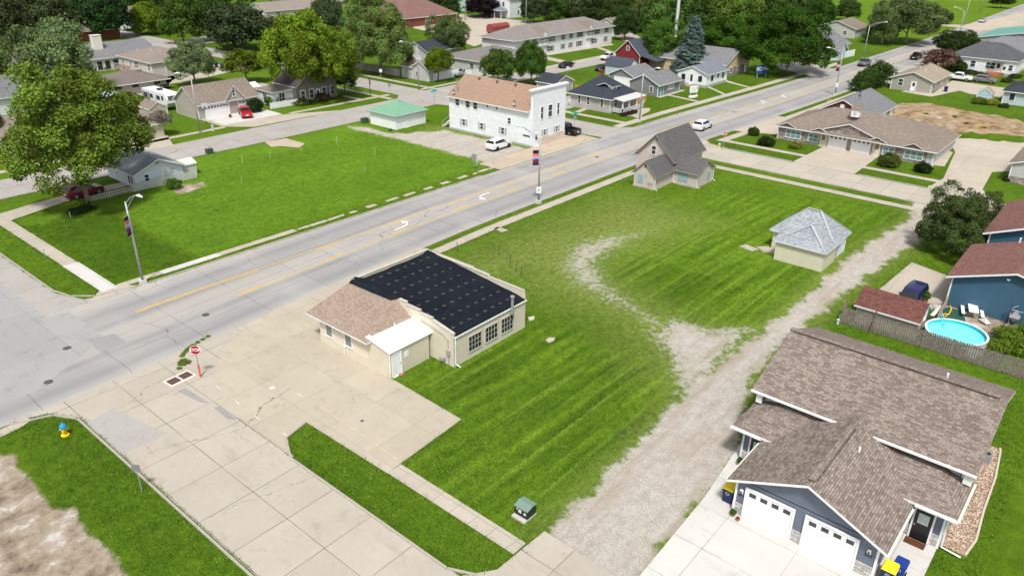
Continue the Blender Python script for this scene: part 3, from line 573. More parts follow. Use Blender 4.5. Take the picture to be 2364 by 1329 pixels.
def garage_door(par, face, c, u, w, h, nwin=4, fm=None, z=0.04, winm=None, m=None):
    fm = fm or WHITE; m = m or WHITE
    def B(mb, u0, u1, z0, z1, d0, d1):
        if face == 'W': mb.box(c-d1, c-d0, u0, u1, z0, z1)
        else: mb.box(u0, u1, c-d1, c-d0, z0, z1)
    mb = MB(); B(mb, u-w/2-.12, u-w/2, z, z+h+.12, .002, .09); B(mb, u+w/2, u+w/2+.12, z, z+h+.12, .002, .09); B(mb, u-w/2, u+w/2, z+h, z+h+.12, .002, .09); mb.build('garage_door_frame', fm, par)
    mb = MB(); np_ = 4; g = .012
    for k in range(np_): B(mb, u-w/2, u+w/2, z+h*k/np_+g, z+h*(k+1)/np_-g, .012, .045)
    B(mb, u-w/2, u+w/2, z, z+h, .002, .03)
    nc = max(2, int(round(w/1.2)))
    for k in range(np_):
        for j in range(nc):
            a = u-w/2+w*(j+.12)/nc; b = u-w/2+w*(j+.88)/nc; B(mb, a, b, z+h*(k+.25)/np_, z+h*(k+.75)/np_, .045, .053)
    d = mb.build('garage_door', m, par)
    for j in range(nwin):
        mb = MB(); a = u-w/2+w*(j+.2)/nwin; b = u-w/2+w*(j+.8)/nwin; B(mb, a, b, z+h*.80, z+h*.93, .03, .062); mb.build('pane', winm or GLASS, d)
    return d
def vent(par, x, y, z, h=.45, r=.07, m=None): return MB().tube([(x, y, z), (x, y, z+h)], r, 8).build('roof_vent', m or WHITE, par)
def chimney(par, x0, x1, y0, y1, z0, z1, m):
    mb = MB().box(x0, x1, y0, y1, z0, z1); mb.box(x0-.08, x1+.08, y0-.08, y1+.08, z1, z1+.12); return mb.build('chimney', m, par)
def house(name, label, cat, x0, x1, y0, y1, h, roof, wm, rm, oh=.45, og=.35, found=0., wins=(), doors=(), mid=None, trim=None, group=None, inset=None, cb=True, t=.16):
    r = thing(name, label, cat, (x0, y0, 0), group); FOOT.append((x0, x1, y0, y1)); kind, rz = roof
    walls(r, x0, x1, y0, y1, h, wm, kind, rz, mid, found); solid_roof(r, kind, x0, x1, y0, y1, h, rz, rm, oh, og, t=t, mid=mid, trim=trim, inset=inset)
    if cb: corners(r, x0, x1, y0, y1, h-.02)
    for wn in wins: window(r, wn[0], x0 if wn[0] == 'W' else y0, *wn[1:5], **(wn[5] if len(wn) > 5 else {}))
    return r
SH_TAUPE = shingle((.135, .10, .085), (.36, .305, .265), .36, .15); SH_BROWN = shingle((.185, .15, .125), (.33, .275, .235)); SH_TAN = shingle((.27, .20, .155), (.46, .36, .295), .3, .13); SH_COPPER = shingle((.31, .20, .14), (.48, .335, .25), .2, .12)
SH_GREY = shingle((.16, .165, .175), (.27, .275, .285)); SH_DK = shingle((.095, .093, .095), (.16, .155, .155)); SH_NAVY = shingle((.033, .04, .055), (.065, .075, .095)); SH_LT = shingle((.20, .22, .245), (.50, .53, .56), .26, .13)
SH_RED = shingle((.105, .042, .036), (.21, .095, .08), .3, .15); SH_RED2 = shingle((.17, .08, .07), (.30, .16, .14)); SH_BLUE = shingle((.17, .19, .23), (.24, .27, .32)); SH_BLUE2 = shingle((.06, .075, .10), (.10, .115, .145))
S_CREAM = siding((.70, .645, .52), .14); S_CREAM2 = siding((.70, .65, .52), .12); S_BLUE = siding((.15, .18, .235), .14); S_TEAL = siding((.05, .125, .195), .16); S_GREY = siding((.42, .41, .40), .16); S_WHITE = siding((.72, .75, .78), .18); S_PINK = siding((.56, .49, .45), .17, .7); S_DGREY = siding((.20, .21, .215), .3, .85)
S_TAUPE = siding((.42, .38, .34), .18); S_LGREY = siding((.52, .52, .51), .18); S_LBLUE = siding((.50, .57, .60), .18); S_WB = siding((.68, .76, .82), .16); S_BEIGE = siding((.36, .34, .29), .2); S_RED = siding((.20, .026, .030), .3, .8)
ASB = siding((.74, .78, .80), .30, .78, .14); STONEL = stone((.30, .27, .26), (.50, .48, .46), (.72, .71, .69), .45, .11); STONED = stone((.15, .11, .10), (.28, .24, .22), (.50, .46, .43), .5, .13); STONEP = stone((.45, .36, .29), (.62, .52, .44), (.75, .68, .6), .3, .3)
BRICK = stone((.20, .07, .05), (.26, .09, .065), (.30, .12, .09), .22, .075)

# --- 1 commercial building with membrane roof
b = thing('commercial_building', 'cream sided low building with a black membrane roof beside the main street', 'building', (32.3, 36.85, 0)); FOOT += [(36.7, 45.6, 36.85, 49), (32.3, 36.7, 41.9, 48.2), (32.3, 36.7, 39.35, 42)]
mb = MB(); X0, X1, Y0, Y1 = 36.7, 45.6, 36.85, 49.0
mb.ext([(Y0, 0), (Y1, 0), (Y1, 3.75), (Y0, 2.75)], 'x', X0+.2, X1-.15, 0)
mb.ext([(Y0, 0), (Y1, 0), (Y1, 4.0), (42.2, 3.98), (42.2, 3.75), (40.6, 3.72), (40.6, 3.55), (39.2, 3.5), (39.2, 3.4), (Y0, 2.95)], 'x', X0, X0+.2, 0)
mb.box(X0, X1, Y1-.22, Y1, 0, 4.0); mb.ext([(Y0, 0), (Y1, 0), (Y1, 3.95), (41, 3.75), (40.9, 3.6), (Y0+.1, 3.55), (Y0, 2.9)], 'x', X1-.15, X1, 0)
mb.mi = [0]*len(mb.mi); mb.build('wall', S_CREAM, b)
t = NT('roof_membrane'); n = t.noise(.5, t.pos(), 5, .6); c = t.mix(n, (.006, .008, .012), (.016, .019, .026)); c = t.mix(t.math('MULTIPLY', t.math('SUBTRACT', t.noise(2., t.pos(), 5, .7), .55, clamp=True), .5), c, (.10, .10, .10))
br = t.n('TexBrick', {'Vector': t.uv(), 'Color1': (0, 0, 0), 'Color2': (0, 0, 0), 'Mortar': (1, 1, 1), 'Scale': 1., 'Mortar Size': .02, 'Brick Width': 40., 'Row Height': 3.0}); c = t.mix(br.outputs['Fac'], c, (.004, .004, .005)); t.bump(n, .3, .08); MEMB = t.col(c, .9, .05)
mb = MB(); n = 14; vs = []; fs = []
for i in range(n+1):
    for j in range(n+1):
        u, v = i/n, j/n; x = X0+.2+(X1-.35-X0)*u; y = Y0-.03+(Y1-.2-Y0)*v; z = 2.8+1.0*v
        e = min(u, 1-u)*8; z += max(0, 1-e)**2*.35*(0.4+v*.5)*(v > .05); z += .03*math.sin(x*2.2+y)*math.sin(y*1.7)
        if u == 0: x -= .12
        vs.append((x, y, z))
for i in range(n):
    for j in range(n): a = i*(n+1)+j; fs.append((a, a+n+1, a+n+2, a+1))
mb.add(vs, fs); mb.ext([(Y0-.06, 2.5), (Y0-.02, 2.5), (Y0+.05, 2.82), (Y0-.06, 2.82)], 'x', X0+.2, X1-.1, 0); mb.mi = [0]*len(mb.mi); mb.build('membrane_roof', MEMB, b)
mb = MB(); PT = plain((.040, .042, .047), .8, var=.5)
for i in range(9):
    for j in range(8):
        x = X0+.9+i*.95+(j % 2)*.42; y = Y0+.9+j*1.45
        if x > X1-.7 or y > Y1-.6 or random.random() < .06: continue
        s = .15+random.random()*.05; z = 2.8+1.0*(y-Y0)/(Y1-Y0-.2)+.055; mb.add([(x-s, y-s*.7, z-.01), (x+s, y-s*.7, z-.01), (x+s, y+s*.7, z+.015), (x-s, y+s*.7, z+.015)], [(0, 1, 2, 3)])
mb.build('roof_patch', PT, b)
CAP = plain((.42, .40, .35), .8, var=.2); mb = MB()
for z, ya, yb in ((3.99, 42.2, 43.1), (3.77, 40.6, 42.2), (3.55, 39.2, 40.6)): mb.box(X0-.05, X0+.25, ya, yb, z, z+.07)
mb.bar((X0+.1, Y0, 3.0), (X0+.1, 39.2, 3.45), .3, .07); mb.box(X0-.05, X1+.05, Y1-.25, Y1+.06, 4.0, 4.08); mb.bar((X1-.05, Y1, 3.98), (X1-.05, 41, 3.79), .3, .07); mb.bar((X1-.05, 40.9, 3.64), (X1-.05, Y0+.1, 3.58), .22, .06); mb.build('coping', CAP, b); MB().bar((X1+.25, 46, 3.3), (X1+.25, 38, 3.05), .4, .5, 0).build('wall_ledge', CAP, b)
mb = MB(); mb.box(X0+.1, X1+.05, Y0-.12, Y0-.02, 2.58, 2.72); mb.tube([(X0+.12, Y0-.1, 2.6), (X0+.1, Y0-.16, 2.3), (X0+.1, Y0-.12, .3), (X0+.25, Y0-.5, .1)], .05, 6); mb.build('gutter', WHITE, b)
IND = plain((.16, .15, .14), .7)
for u in (39.15, 41.15, 43.15): window(b, 'S', Y0, u, .66, 1.45, 1.35, sash=0, mul=3, fm=plain((.42, .41, .38)), cross=2, gm=glass((.008, .009, .010)), bw=.016, fw=.07)
MB().tube([(43.55, Y0-.25, 2.2), (43.55, Y0-.25, 3.75)], .13, 12).tube([(43.55, Y0-.25, 3.75), (43.55, Y0-.25, 3.9)], .19, 12).tube([(43.55, Y0, 2.25), (43.55, Y0-.25, 2.25)], .1, 8).build('flue_pipe', GAL, b)
mb = MB(); mb.tube([(X0-.06, 40.5, 3.0), (X0-.06, 38.0, 2.65), (X0-.06, 37.4, 2.3), (X0-.06, 37.4, 1.4)], .035, 6); mb.box(X0-.2, X0, 37.2, 37.5, 1.0, 1.45); mb.tube([(X0-.1, 37.35, 1.0), (X0-.1, 37.35, 0)], .03, 6); mb.box(X0-.3, X0-.05, 37.75, 38.2, .35, .6); mb.tube([(X0-.15, 37.9, .4), (X0-.15, 37.9, 0)], .03, 6); mb.build('utility_meter', GREYM, b)
# office wing
mb = MB(); x0, x1, y0, y1 = 32.3, 36.68, 41.95, 48.15
SMOOTH = plain((.62, .56, .45), .8, var=.06); mb.box(x0, x1, y0, y1, 0.05, 2.6); mb.build('wall', SMOOTH, b); MB().box(x0-.03, x1, y0-.03, y1+.03, 0, .78).build('wainscot', S_CREAM, b)
v = [(x0-.55, y0-.55, 2.46), (x0-.55, y1+1.0, 2.46), (36.7, y1+1.0, 2.5), (36.7, y0-.55, 2.5), (x0-.55, y0-.55, 2.6), (x0-.55, y1+1.0, 2.6), (36.75, y1+1.0, 2.64), (36.75, y0-.55, 2.64), (36.9, 43.4, 4.02), (36.9, 49.0, 3.95), (34.6, 44.0, 3.45), (34.8, 47.6, 3.5)]
MB().add(v, [(0, 1, 2, 3), (0, 4, 5, 1), (1, 5, 6, 2), (0, 3, 7, 4), (4, 10, 11, 5), (4, 7, 8, 10), (5, 11, 9, 6), (10, 8, 9, 11)], [1, 1, 1, 1, 0, 0, 0, 0]).build('roof', [SH_TAN, WHITE], b)
MB().add([(36.8, 43.1, 4.07), (36.8, 49.0, 4.12), (36.2, 48.9, 3.86), (36.25, 43.6, 3.92), (37.7, 43.1, 3.5), (37.7, 49, 3.85), (37.1, 43.1, 4.03), (37.1, 49.0, 4.1)], [(0, 3, 2, 1), (0, 1, 7, 6), (6, 7, 5, 4)]).build('roof_flashing', MEMB, b)
for yy in (46.85, 44.35): window(b, 'W', x0, yy, .98, .8, 1.35, sash=0, gm=glass((.16, .17, .16), 1), fw=.11)
MB().tube([(32.2, 44.9, 0), (32.2, 44.9, .9)], .04, 6).box(32.2, 32.3, 44.75, 45.05, .75, .85).build('standpipe', CREAMT, b); MB().box(32.24, 32.3, 42.15, 42.5, 2.0, 2.45).build('wall_plate', plain((.5, .49, .45)), b)
MB().tube([(34.6, 41.3, 2.5), (34.6, 41.3, 3.3)], .05, 8).build('roof_vent', WHITE, b)
# lean-to
mb = MB(); mb.ext([(39.35, 0), (41.93, 0), (41.93, 2.75), (39.35, 2.3)], 'x', 32.3, 36.4, 0); mb.mi = [0]*len(mb.mi); mb.build('wall', S_CREAM2, b)
WR = plain((.90, .91, .92), .55, .2, var=.03); MB().ext([(39.2, 2.28), (41.93, 2.76), (41.93, 2.84), (39.2, 2.36)], 'x', 32.15, 36.68, 0).build('roof', WR, b)
door(b, 'S', 39.35, 32.95, .8, 1.95, m=plain((.72, .74, .75), .6)); MB().box(33.75, 34.2, 39.31, 39.345, 1.25, 1.7).build('wall_plate', plain((.7, .7, .68)), b); MB().box(33, 33.35, 39.0, 39.3, .0, .1).build('doorstep', plain((.3, .14, .09)), b)
MB().tube([(32.24, 39.3, 2.3), (32.24, 39.3, .5)], .045, 6).build('downspout', WHITE, b)

# --- 2 cream garage with light shingles on the lawn
b = thing('garage', 'cream sided garage with pale grey hip roof standing on the mown lawn', 'garage', (74.85, 21.6, 0)); FOOT += [(74.8, 82.2, 21.5, 28.1)]
walls(b, 77.6, 82.15, 21.75, 28.1, 2.35, S_CREAM2); walls(b, 74.85, 78.5, 21.55, 26.65, 2.2, S_CREAM2)
solid_roof(b, 'hip', 77.6, 82.15, 21.75, 28.1, 2.35, 4.5, SH_LT, .35, inset=2.5, trim=plain((.55, .60, .63)))
solid_roof(b, 'hip', 74.85, 79.6, 21.55, 26.65, 2.22, 3.7, SH_LT, .28, inset=2.2, trim=plain((.55, .60, .63)), hipx=(1, 0.2))
RC = plain((.33, .36, .385), .9, var=.12); mb = MB()
for p, q in (((77.25, 21.4, 2.2), (79.87, 24.25, 4.67)), ((77.25, 28.45, 2.2), (79.87, 25.6, 4.67)), ((82.5, 21.4, 2.2), (79.87, 24.25, 4.67)), ((82.5, 28.45, 2.2), (79.87, 25.6, 4.67)), ((74.57, 21.27, 2.17), (77.05, 24.1, 3.88)), ((74.57, 26.93, 2.17), (77.05, 24.1, 3.88)), ((77.05, 24.1, 3.88), (78.3, 24.1, 3.88)), ((79.87, 24.2, 4.68), (79.87, 25.65, 4.68))): mb.bar(p, q, .24, .03)
mb.build('ridge_cap', RC, b)
garage_door(b, 'S', 21.75, 80.4, 2.7, 1.95, 0, m=plain((.60, .66, .69), .6)); MB().tube([(78.72, 21.4, 2.3), (78.72, 21.6, .1)], .05, 6).build('downspout', GAL, b)
MB().add([(74.2+random.random()*1.2, 26.8+random.random()*1.5, .1+random.random()*.1) for _ in range(12)], [(0, 1, 2), (3, 4, 5), (6, 7, 8), (9, 10, 11)]); 
tag(MB().prism([(76.1, 27.2), (77.5, 27.0), (77.4, 28.6), (76.6, 29.4), (75.9, 28.3)], 0, .14).prism([(75.2, 29.2), (76.2, 28.9), (76.5, 30.5), (75.6, 30.9)], 0, .1).build('stone_slab', plain((.36, .33, .27), .95, var=.3)), 'broken stone slabs lying in the grass behind the pale grey roofed garage', 'slab')

# --- 3 old house
b = thing('old_house', 'weathered pink grey house with steep dark gable and boarded blue windows', 'house', (86.4, 44.3, 0)); FOOT += [(86.4, 91.3, 48.1, 51.4), (91.2, 99.8, 48.2, 54.2), (90.9, 95.5, 44.3, 48.3)]
walls(b, 86.4, 91.4, 48.1, 51.4, 2.05, S_PINK, 'gx', 3.65); solid_roof(b, 'gx', 86.4, 91.6, 48.1, 51.4, 2.05, 3.65, SH_DK, .35, .3, .12, trim=plain((.30, .28, .27)))
walls(b, 91.3, 99.6, 48.25, 54.1, 3.1, S_PINK, 'gx', 6.1); solid_roof(b, 'gx', 91.3, 99.6, 48.25, 54.1, 3.1, 6.1, SH_DK, .4, .45, .13, trim=plain((.30, .28, .27)))
walls(b, 90.95, 95.5, 44.35, 48.6, 2.05, S_PINK, 'gy', 3.3); solid_roof(b, 'gy', 90.95, 95.5, 44.35, 48.7, 2.05, 3.3, SH_DK, .35, .3, .12, trim=plain((.30, .28, .27)))
TB = plain((.24, .36, .38), .8, var=.2)
def board(face, c, u, z, w_, h_): 
    mb = MB(); (mb.box(c-.05, c-.002, u-w_/2, u+w_/2, z, z+h_) if face == 'W' else mb.box(u-w_/2, u+w_/2, c-.05, c-.002, z, z+h_)); mb.build('window_board', TB, b)
board('W', 86.4, 50.35, .55, .75, 1.25); board('W', 90.95, 46.85, .5, .7, 1.15); board('W', 90.95, 46.1, .5, .7, 1.15); board('S', 44.35, 94.2, .45, .8, 1.25)
window(b, 'W', 91.3, 51.5, 3.3, .62, 1.15, fm=CREAMT, gm=glass((.02, .02, .025))); MB().box(91.24, 91.3, 51.05, 51.2, 5.3, 5.55).build('attic_vent', DARKM, b); MB().box(86.34, 86.4, 49.68, 49.86, 2.85, 3.2).build('attic_vent', DARKM, b)
mb = MB(); mb.box(86.28, 86.4, 48.9, 49.15, .7, 1.0); mb.box(86.28, 86.4, 48.5, 48.7, .7, 1.0); mb.tube([(86.33, 49.5, 1.4), (86.33, 49.5, 2.1)], .05, 6); mb.tube([(86.33, 49.02, .7), (86.33, 49.02, 0)], .03, 6); mb.build('utility_meter', GREYM, b)
for x, y in ((86.33, 48.05), (90.9, 47.9), (90.9, 44.3), (95.55, 44.28)): downspout(b, x, y, 2.0, -.05, -.45)
MB().box(86.36, 91.0, 48.06, 51.44, 0, .28).box(90.91, 95.54, 44.31, 48.6, 0, .28).build('foundation', plain((.44, .38, .35), .9, var=.2), b)

# --- 4 near duplex
b = thing('duplex_house', 'blue duplex with taupe shingle roof and two white garage doors facing the driveway', 'house', (36, 2.3, 0)); FOOT += [(36, 42, 4.5, 12.7), (40.9, 54, 2.3, 14.8)]
walls(b, 44.0, 53.6, 2.5, 14.6, 4.0, S_BLUE, 'gy', 5.95); mb = MB(); mb.box(36.0, 44.0, 4.5, 12.65, 0, 2.6); mb.build('wall', S_BLUE, b)
mb = MB(); mb.ext([(4.5, 2.55), (12.65, 2.55), (8.55, 4.35)], 'x', 36.0, 36.3, 0); mb.mi = [0]*len(mb.mi); mb.build('wall', S_BLUE, b)
MB().box(40.95, 44.0, 2.4, 4.5, 0, 2.7).build('wall', S_BLUE, b); MB().box(40.95, 44.0, 12.65, 14.5, 0, 2.7).build('wall', S_BLUE, b)
MB().box(35.94, 36.5, 4.44, 12.71, 0, .85).build('wall', STONEL, b); MB().box(40.88, 44, 2.34, 14.56, 0, .85).build('wall', STONEL, b)
solid_roof(b, 'gx', 36.0, 44.6, 4.5, 12.65, 2.62, 4.45, SH_TAUPE, .45, .6, .17, name='roof')
mb = MB(); zt = .17     # lower wrap roof with hipped ends
e = 2.72; x0, x1, y0, y1 = 40.2, 44.3, 1.85, 15.1; z1 = e+(x1-x0)*.2
v = [(x0, y0, e), (x1, y0, e), (x1, y1, e), (x0, y1, e), (x0, y0, e+zt), (x1, y0, e+zt), (x1, y1, e+zt), (x0, y1, e+zt), (x1, y0+2.3, z1+zt), (x1, y1-2.3, z1+zt), (x1, y0+2.3, e), (x1, y1-2.3, e)]
mb.add(v, [(0, 3, 2, 1), (0, 1, 5, 4), (2, 3, 7, 6), (3, 0, 4, 7), (4, 8, 9, 7), (4, 5, 8), (6, 7, 9)], [1, 1, 1, 1, 0, 0, 0]).build('roof', [SH_TAUPE, WHITE], b)
# upper roof: one long plane down to x=43.2
sec = [(43.15, 3.95), (43.15, 4.12), (48.9, 6.3), (54.9, 4.05), (54.9, 3.88), (48.9, 6.13)]
MB().ext(sec, 'y', 1.8, 15.3, [1, 0, 0, 1, 1, 1, 1, 1]).build('roof', [SH_TAUPE, WHITE], b)
mb = MB(); mb.bar((48.9, 2.2, 6.36), (48.9, 15.3, 6.36), .34, .07); mb.bar((35.9, 8.57, 4.68), (42.6, 8.57, 4.68), .34, .07); mb.build('ridge_vent', SH_TAUPE, b); mb = MB(); mb.box(48.69, 48.705, 2.4, 15.0, 6.30, 6.34); mb.build('ridge_flashing', DARKM, b); MB().box(36.1, 42.6, 8.37, 8.385, 4.5, 4.615).build('ridge_flashing', DARKM, b); MB().box(36.1, 42.6, 8.755, 8.77, 4.5, 4.615).build('ridge_flashing', DARKM, b)
GUT = plain((.60, .66, .52), .6); mb = MB()
MB().box(40.04, 40.16, 1.8, 4.0, 2.74, 2.88).build('gutter', WHITE, b); MB().box(40.04, 40.16, 13.1, 15.15, 2.74, 2.88).build('gutter', WHITE, b); MB().box(43.05, 43.17, 1.8, 7.6, 3.98, 4.12).build('gutter', WHITE, b); MB().box(43.05, 43.17, 9.6, 15.3, 3.98, 4.12).build('gutter', WHITE, b)
mb.box(35.5, 40.1, 12.98+.1, 13.2, 2.4, 2.52); mb.box(35.5, 40.1, 3.95, 4.07, 2.4, 2.52); mb.box(40.1, 44.2, 1.73, 1.86, 2.8, 2.9); mb.build('gutter', GUT, b)
garage_door(b, 'W', 35.94, 10.55, 2.74, 2.13, 4); garage_door(b, 'W', 35.94, 7.0, 2.74, 2.13, 4)
corners(b, 35.96, 44, 4.5, 12.65, 2.5, z0=0.0); corners(b, 40.9, 44, 2.4, 14.5, 2.65)
BLK = plain((.008, .008, .009), .35, .5)
door(b, 'W', 40.88, 3.45, .95, 2.1, m=BLK, gl=(1.15, 1.85, plain((.5, .55, .53), .3))); door(b, 'W', 40.88, 13.45, .95, 2.1, m=BLK, gl=(1.15, 1.85, plain((.5, .55, .53), .3)))
for y in (12.25, 4.95):
    l = MB().box(35.8, 35.94, y-.09, y+.09, 1.75, 1.98).build('wall_lamp', WHITE, b); MB().box(35.76, 35.8, y-.05, y+.05, 1.8, 1.9).build('lamp_glass', DARKM, l)
    mb = MB(); [mb.box(35.92, 35.94, y-.17+k*.14, y-.11+k*.14, 1.45, 1.58) for k in range(3)]; mb.build('house_number', DARKM, b)
for y0_, y1_ in ((1.95, 2.4), (14.55, 14.95)): MB().box(43.3, 43.42, y0_, y1_, 3.2, 3.95).build('downspout', WHITE, b)
mb = MB(); mb.bar((43.9, 2.5, 4.0), (43.9, 2.5, 3.2), .12, .12); mb.bar((43.95, 2.6, 3.25), (43.95, 7.0, 4.05), .14, .05); mb.build('fascia_board', WHITE, b); MB().bar((43.95, 14.5, 3.25), (43.95, 10.4, 4.05), .14, .05).build('fascia_board', WHITE, b)
MB().tube([(40.95, 2.3, 2.6), (40.95, 2.25, .2), (40.9, 1.2, .1)], .06, 6).build('downspout', WHITE, b)
vent(b, 40.9, 7.6, 4.0, .5); vent(b, 49.3, 5.3, 6.15, .45)
# --- rock bed beside it
t = NT('river_rock'); vo = t.n('TexVoronoi', {'Vector': t.pos(), 'Scale': 11.}); cc = t.ramp(t.xyz(vo.outputs['Color'])[0], [(0, (.22, .12, .07)), (.3, (.36, .23, .15)), (.6, (.46, .34, .26)), (1, (.62, .55, .47))]); cc = t.mix(t.math('MULTIPLY', t.math('GREATER_THAN', vo.outputs[0], .62), .6), cc, (.12, .07, .05)); t.bump(vo.outputs[0], 1., .06); ROCK = t.col(cc, .9)
pl = [(41.3, 2.28), (53.6, 2.45), (53.7, 1.6), (53.2, 1.5), (50, 1.2), (46, 1.1), (43, .9), (41.3, 1.1)]
tag(MB().prism(pl, 0, .06).build('rock_bed', ROCK), 'strip of tan river rock along the side of the near blue duplex', 'rock bed', kind='stuff'); PAVED.append(pl)
mb = MB(); q = pl[2:]; [mb.bar((q[i][0], q[i][1]-.06, .07), (q[i+1][0], q[i+1][1]-.06, .07), .12, .14) for i in range(len(q)-1)]; tag(mb.build('bed_edging', plain((.5, .43, .34), .9)), 'pale curved edging between the river rock and the lawn', 'edging')
MB0 = MB(); MB0.box(51.2, 51.7, 1.75, 2.25, .06, .75); a = MB0.build('air_conditioner', plain((.25, .26, .27), .6)); tag(a, 'small dark grey air conditioner on the river rock bed', 'air conditioner'); MB().disc((51.45, 2.0, .755), .2, 14).build('fan_grille', DARKM, a, loc=(0, 0, 0))

# --- 5 stone-front duplex across the side street
b = thing('duplex_house', 'long stone fronted duplex with brown hip roof and white cupola', 'house', (124.3, 23.3, 0)); FOOT += [(124.3, 139, 23.3, 47.2)]
walls(b, 124.3, 138, 23.35, 47.1, 2.15, S_LGREY); MB().box(124.24, 126, 24.2, 47.0, 0, 2.12).build('wall', STONED, b)
solid_roof(b, 'hip', 124.3, 138, 23.35, 47.1, 2.25, 4.9, SH_BROWN, .55, inset=6.2)
walls(b, 124.5, 131, 31.4, 40.6, 2.5, STONED, 'gx', 4.1, z0=2.3); solid_roof(b, 'gx', 124.5, 131, 31.4, 40.6, 2.5, 4.1, SH_BROWN, .3, .3, .14)
solid_roof(b, 'gy', 123.2, 125.4, 31.0, 41.0, 2.26, 2.42, SH_BROWN, .05, .1, .08, name='roof')
for yc in (45.6, 40.3, 31.4, 26.2): walls(b, 124.1, 127, yc-1.1, yc+1.1, 2.4, plain((.16, .14, .13)), 'gx', 2.85, z0=2.3); solid_roof(b, 'gx', 124.0, 127.5, yc-1.2, yc+1.2, 2.38, 2.9, SH_BROWN, .25, .25, .1)
gb = glass((.12, .19, .19), 0); TR = plain((.56, .52, .44))
for u, w_, m in ((44.5, 2.4, 2), (41.2, 1.5, 1), (29.6, 1.6, 1), (26.0, 2.5, 2)): window(b, 'W', 124.24, u, .55, w_, 1.15, mul=m, gm=gb, fw=.09)
garage_door(b, 'W', 124.24, 37.3, 2.7, 2.0, 4); garage_door(b, 'W', 124.24, 33.7, 2.7, 2.0, 4)
for u in (39.55, 31.35): door(b, 'W', 124.24, u, .95, 2.0, m=TR, fm=TR, gl=(1.0, 1.8, plain((.2, .17, .13))))
c = MB().box(127.9, 129.1, 36.0, 37.2, 4.6, 5.9).build('cupola', WHITE, b); MB().add([(127.7, 35.8, 5.9), (129.3, 35.8, 5.9), (129.3, 37.4, 5.9), (127.7, 37.4, 5.9), (128.5, 36.6, 7.1)], [(0, 3, 2, 1), (0, 1, 4), (1, 2, 4), (2, 3, 4), (3, 0, 4)]).build('cupola_roof', SH_BROWN, c)
MB().box(127.86, 127.9, 36.35, 36.85, 4.95, 5.6).build('louvre', plain((.5, .5, .48)), c); MB().box(128.25, 128.75, 35.96, 36.0, 4.95, 5.6).build('louvre', plain((.5, .5, .48)), c)
MB().tube([(128.5, 36.6, 7), (128.5, 36.6, 8.6)], .04, 6).box(128.1, 128.9, 36.57, 36.63, 8.0, 8.06).box(128.47, 128.53, 36.2, 37.0, 7.85, 7.9).add([(128.2, 36.6, 8.3), (128.9, 36.6, 8.3), (128.75, 36.6, 8.75), (128.35, 36.6, 8.6)], [(0, 1, 2, 3)]).build('weather_vane', DARKM, c)
for u in (127, 132.5): window(b, 'S', 23.35, u, .9, 1.0, 1.0, gm=gb)
corners(b, 124.2, 138, 23.3, 47.1, 2.15); downspout(b, 124.2, 23.2, 2.1, -.6, -.3)

# --- 6 brick barn-like garage
b = thing('brick_garage', 'dark red garage with asymmetric grey roof behind the stone duplex', 'garage', (139, 37, 0)); FOOT += [(139, 154, 37, 46.5)]
walls(b, 139.5, 153.5, 37.2, 46.2, 2.5, BRICK, 'gx', 4.7, mid=42.2); solid_roof(b, 'gx', 139.5, 153.5, 37.2, 46.2, 2.5, 4.7, SH_GREY, .5, .4, .16, mid=42.2)
MB().box(139.44, 139.5, 41.9, 42.6, 3.1, 3.95).build('loft_door', WHITE, b); garage_door(b, 'S', 37.2, 151.5, 2.4, 2.1, 0); garage_door(b, 'S', 37.2, 147.8, 2.2, 2.1, 0)
mb = MB(); mb.tube([(145.8, 41.6, 4.4), (145.8, 41.6, 5.3)], .09, 8); mb.tube([(144.6, 42.4, 4.6), (144.6, 42.4, 5.2)], .05, 6); mb.tube([(145.6, 40.9, 4.1), (145.6, 41.2, 4.9)], .06, 6); mb.build('roof_vent', GAL, b)
# --- 7 cottage
b = house('cottage', 'small grey beige cottage with tan roof and a white back door', 'house', 183, 197.5, 38, 46.2, 2.5, ('gx', 4.0), S_BEIGE, SH_TAN if 0 else shingle((.30, .25, .19), (.42, .36, .28)), wins=[('W', 44.3, 1.0, .9, 1.35, {}), ('S', 186, 1.4, .5, .5, {'sash': 0}), ('S', 191, 1.1, .6, .9, {})])
door(b, 'W', 183, 41.6, .9, 2.0, gl=(1.1, 1.8)); mb = MB(); mb.box(181.9, 183, 41.1, 42.1, 0, .3); mb.build('step', plain((.4, .38, .36)), b); mb = MB(); [mb.tube([(182, y, .1), (182, y, 1.0), (182.9, y, 1.2)], .03, 6) for y in (41.05, 42.15)]; mb.build('handrail', DARKM, b); vent(b, 188, 41, 3.8); vent(b, 190.5, 42.8, 3.8)
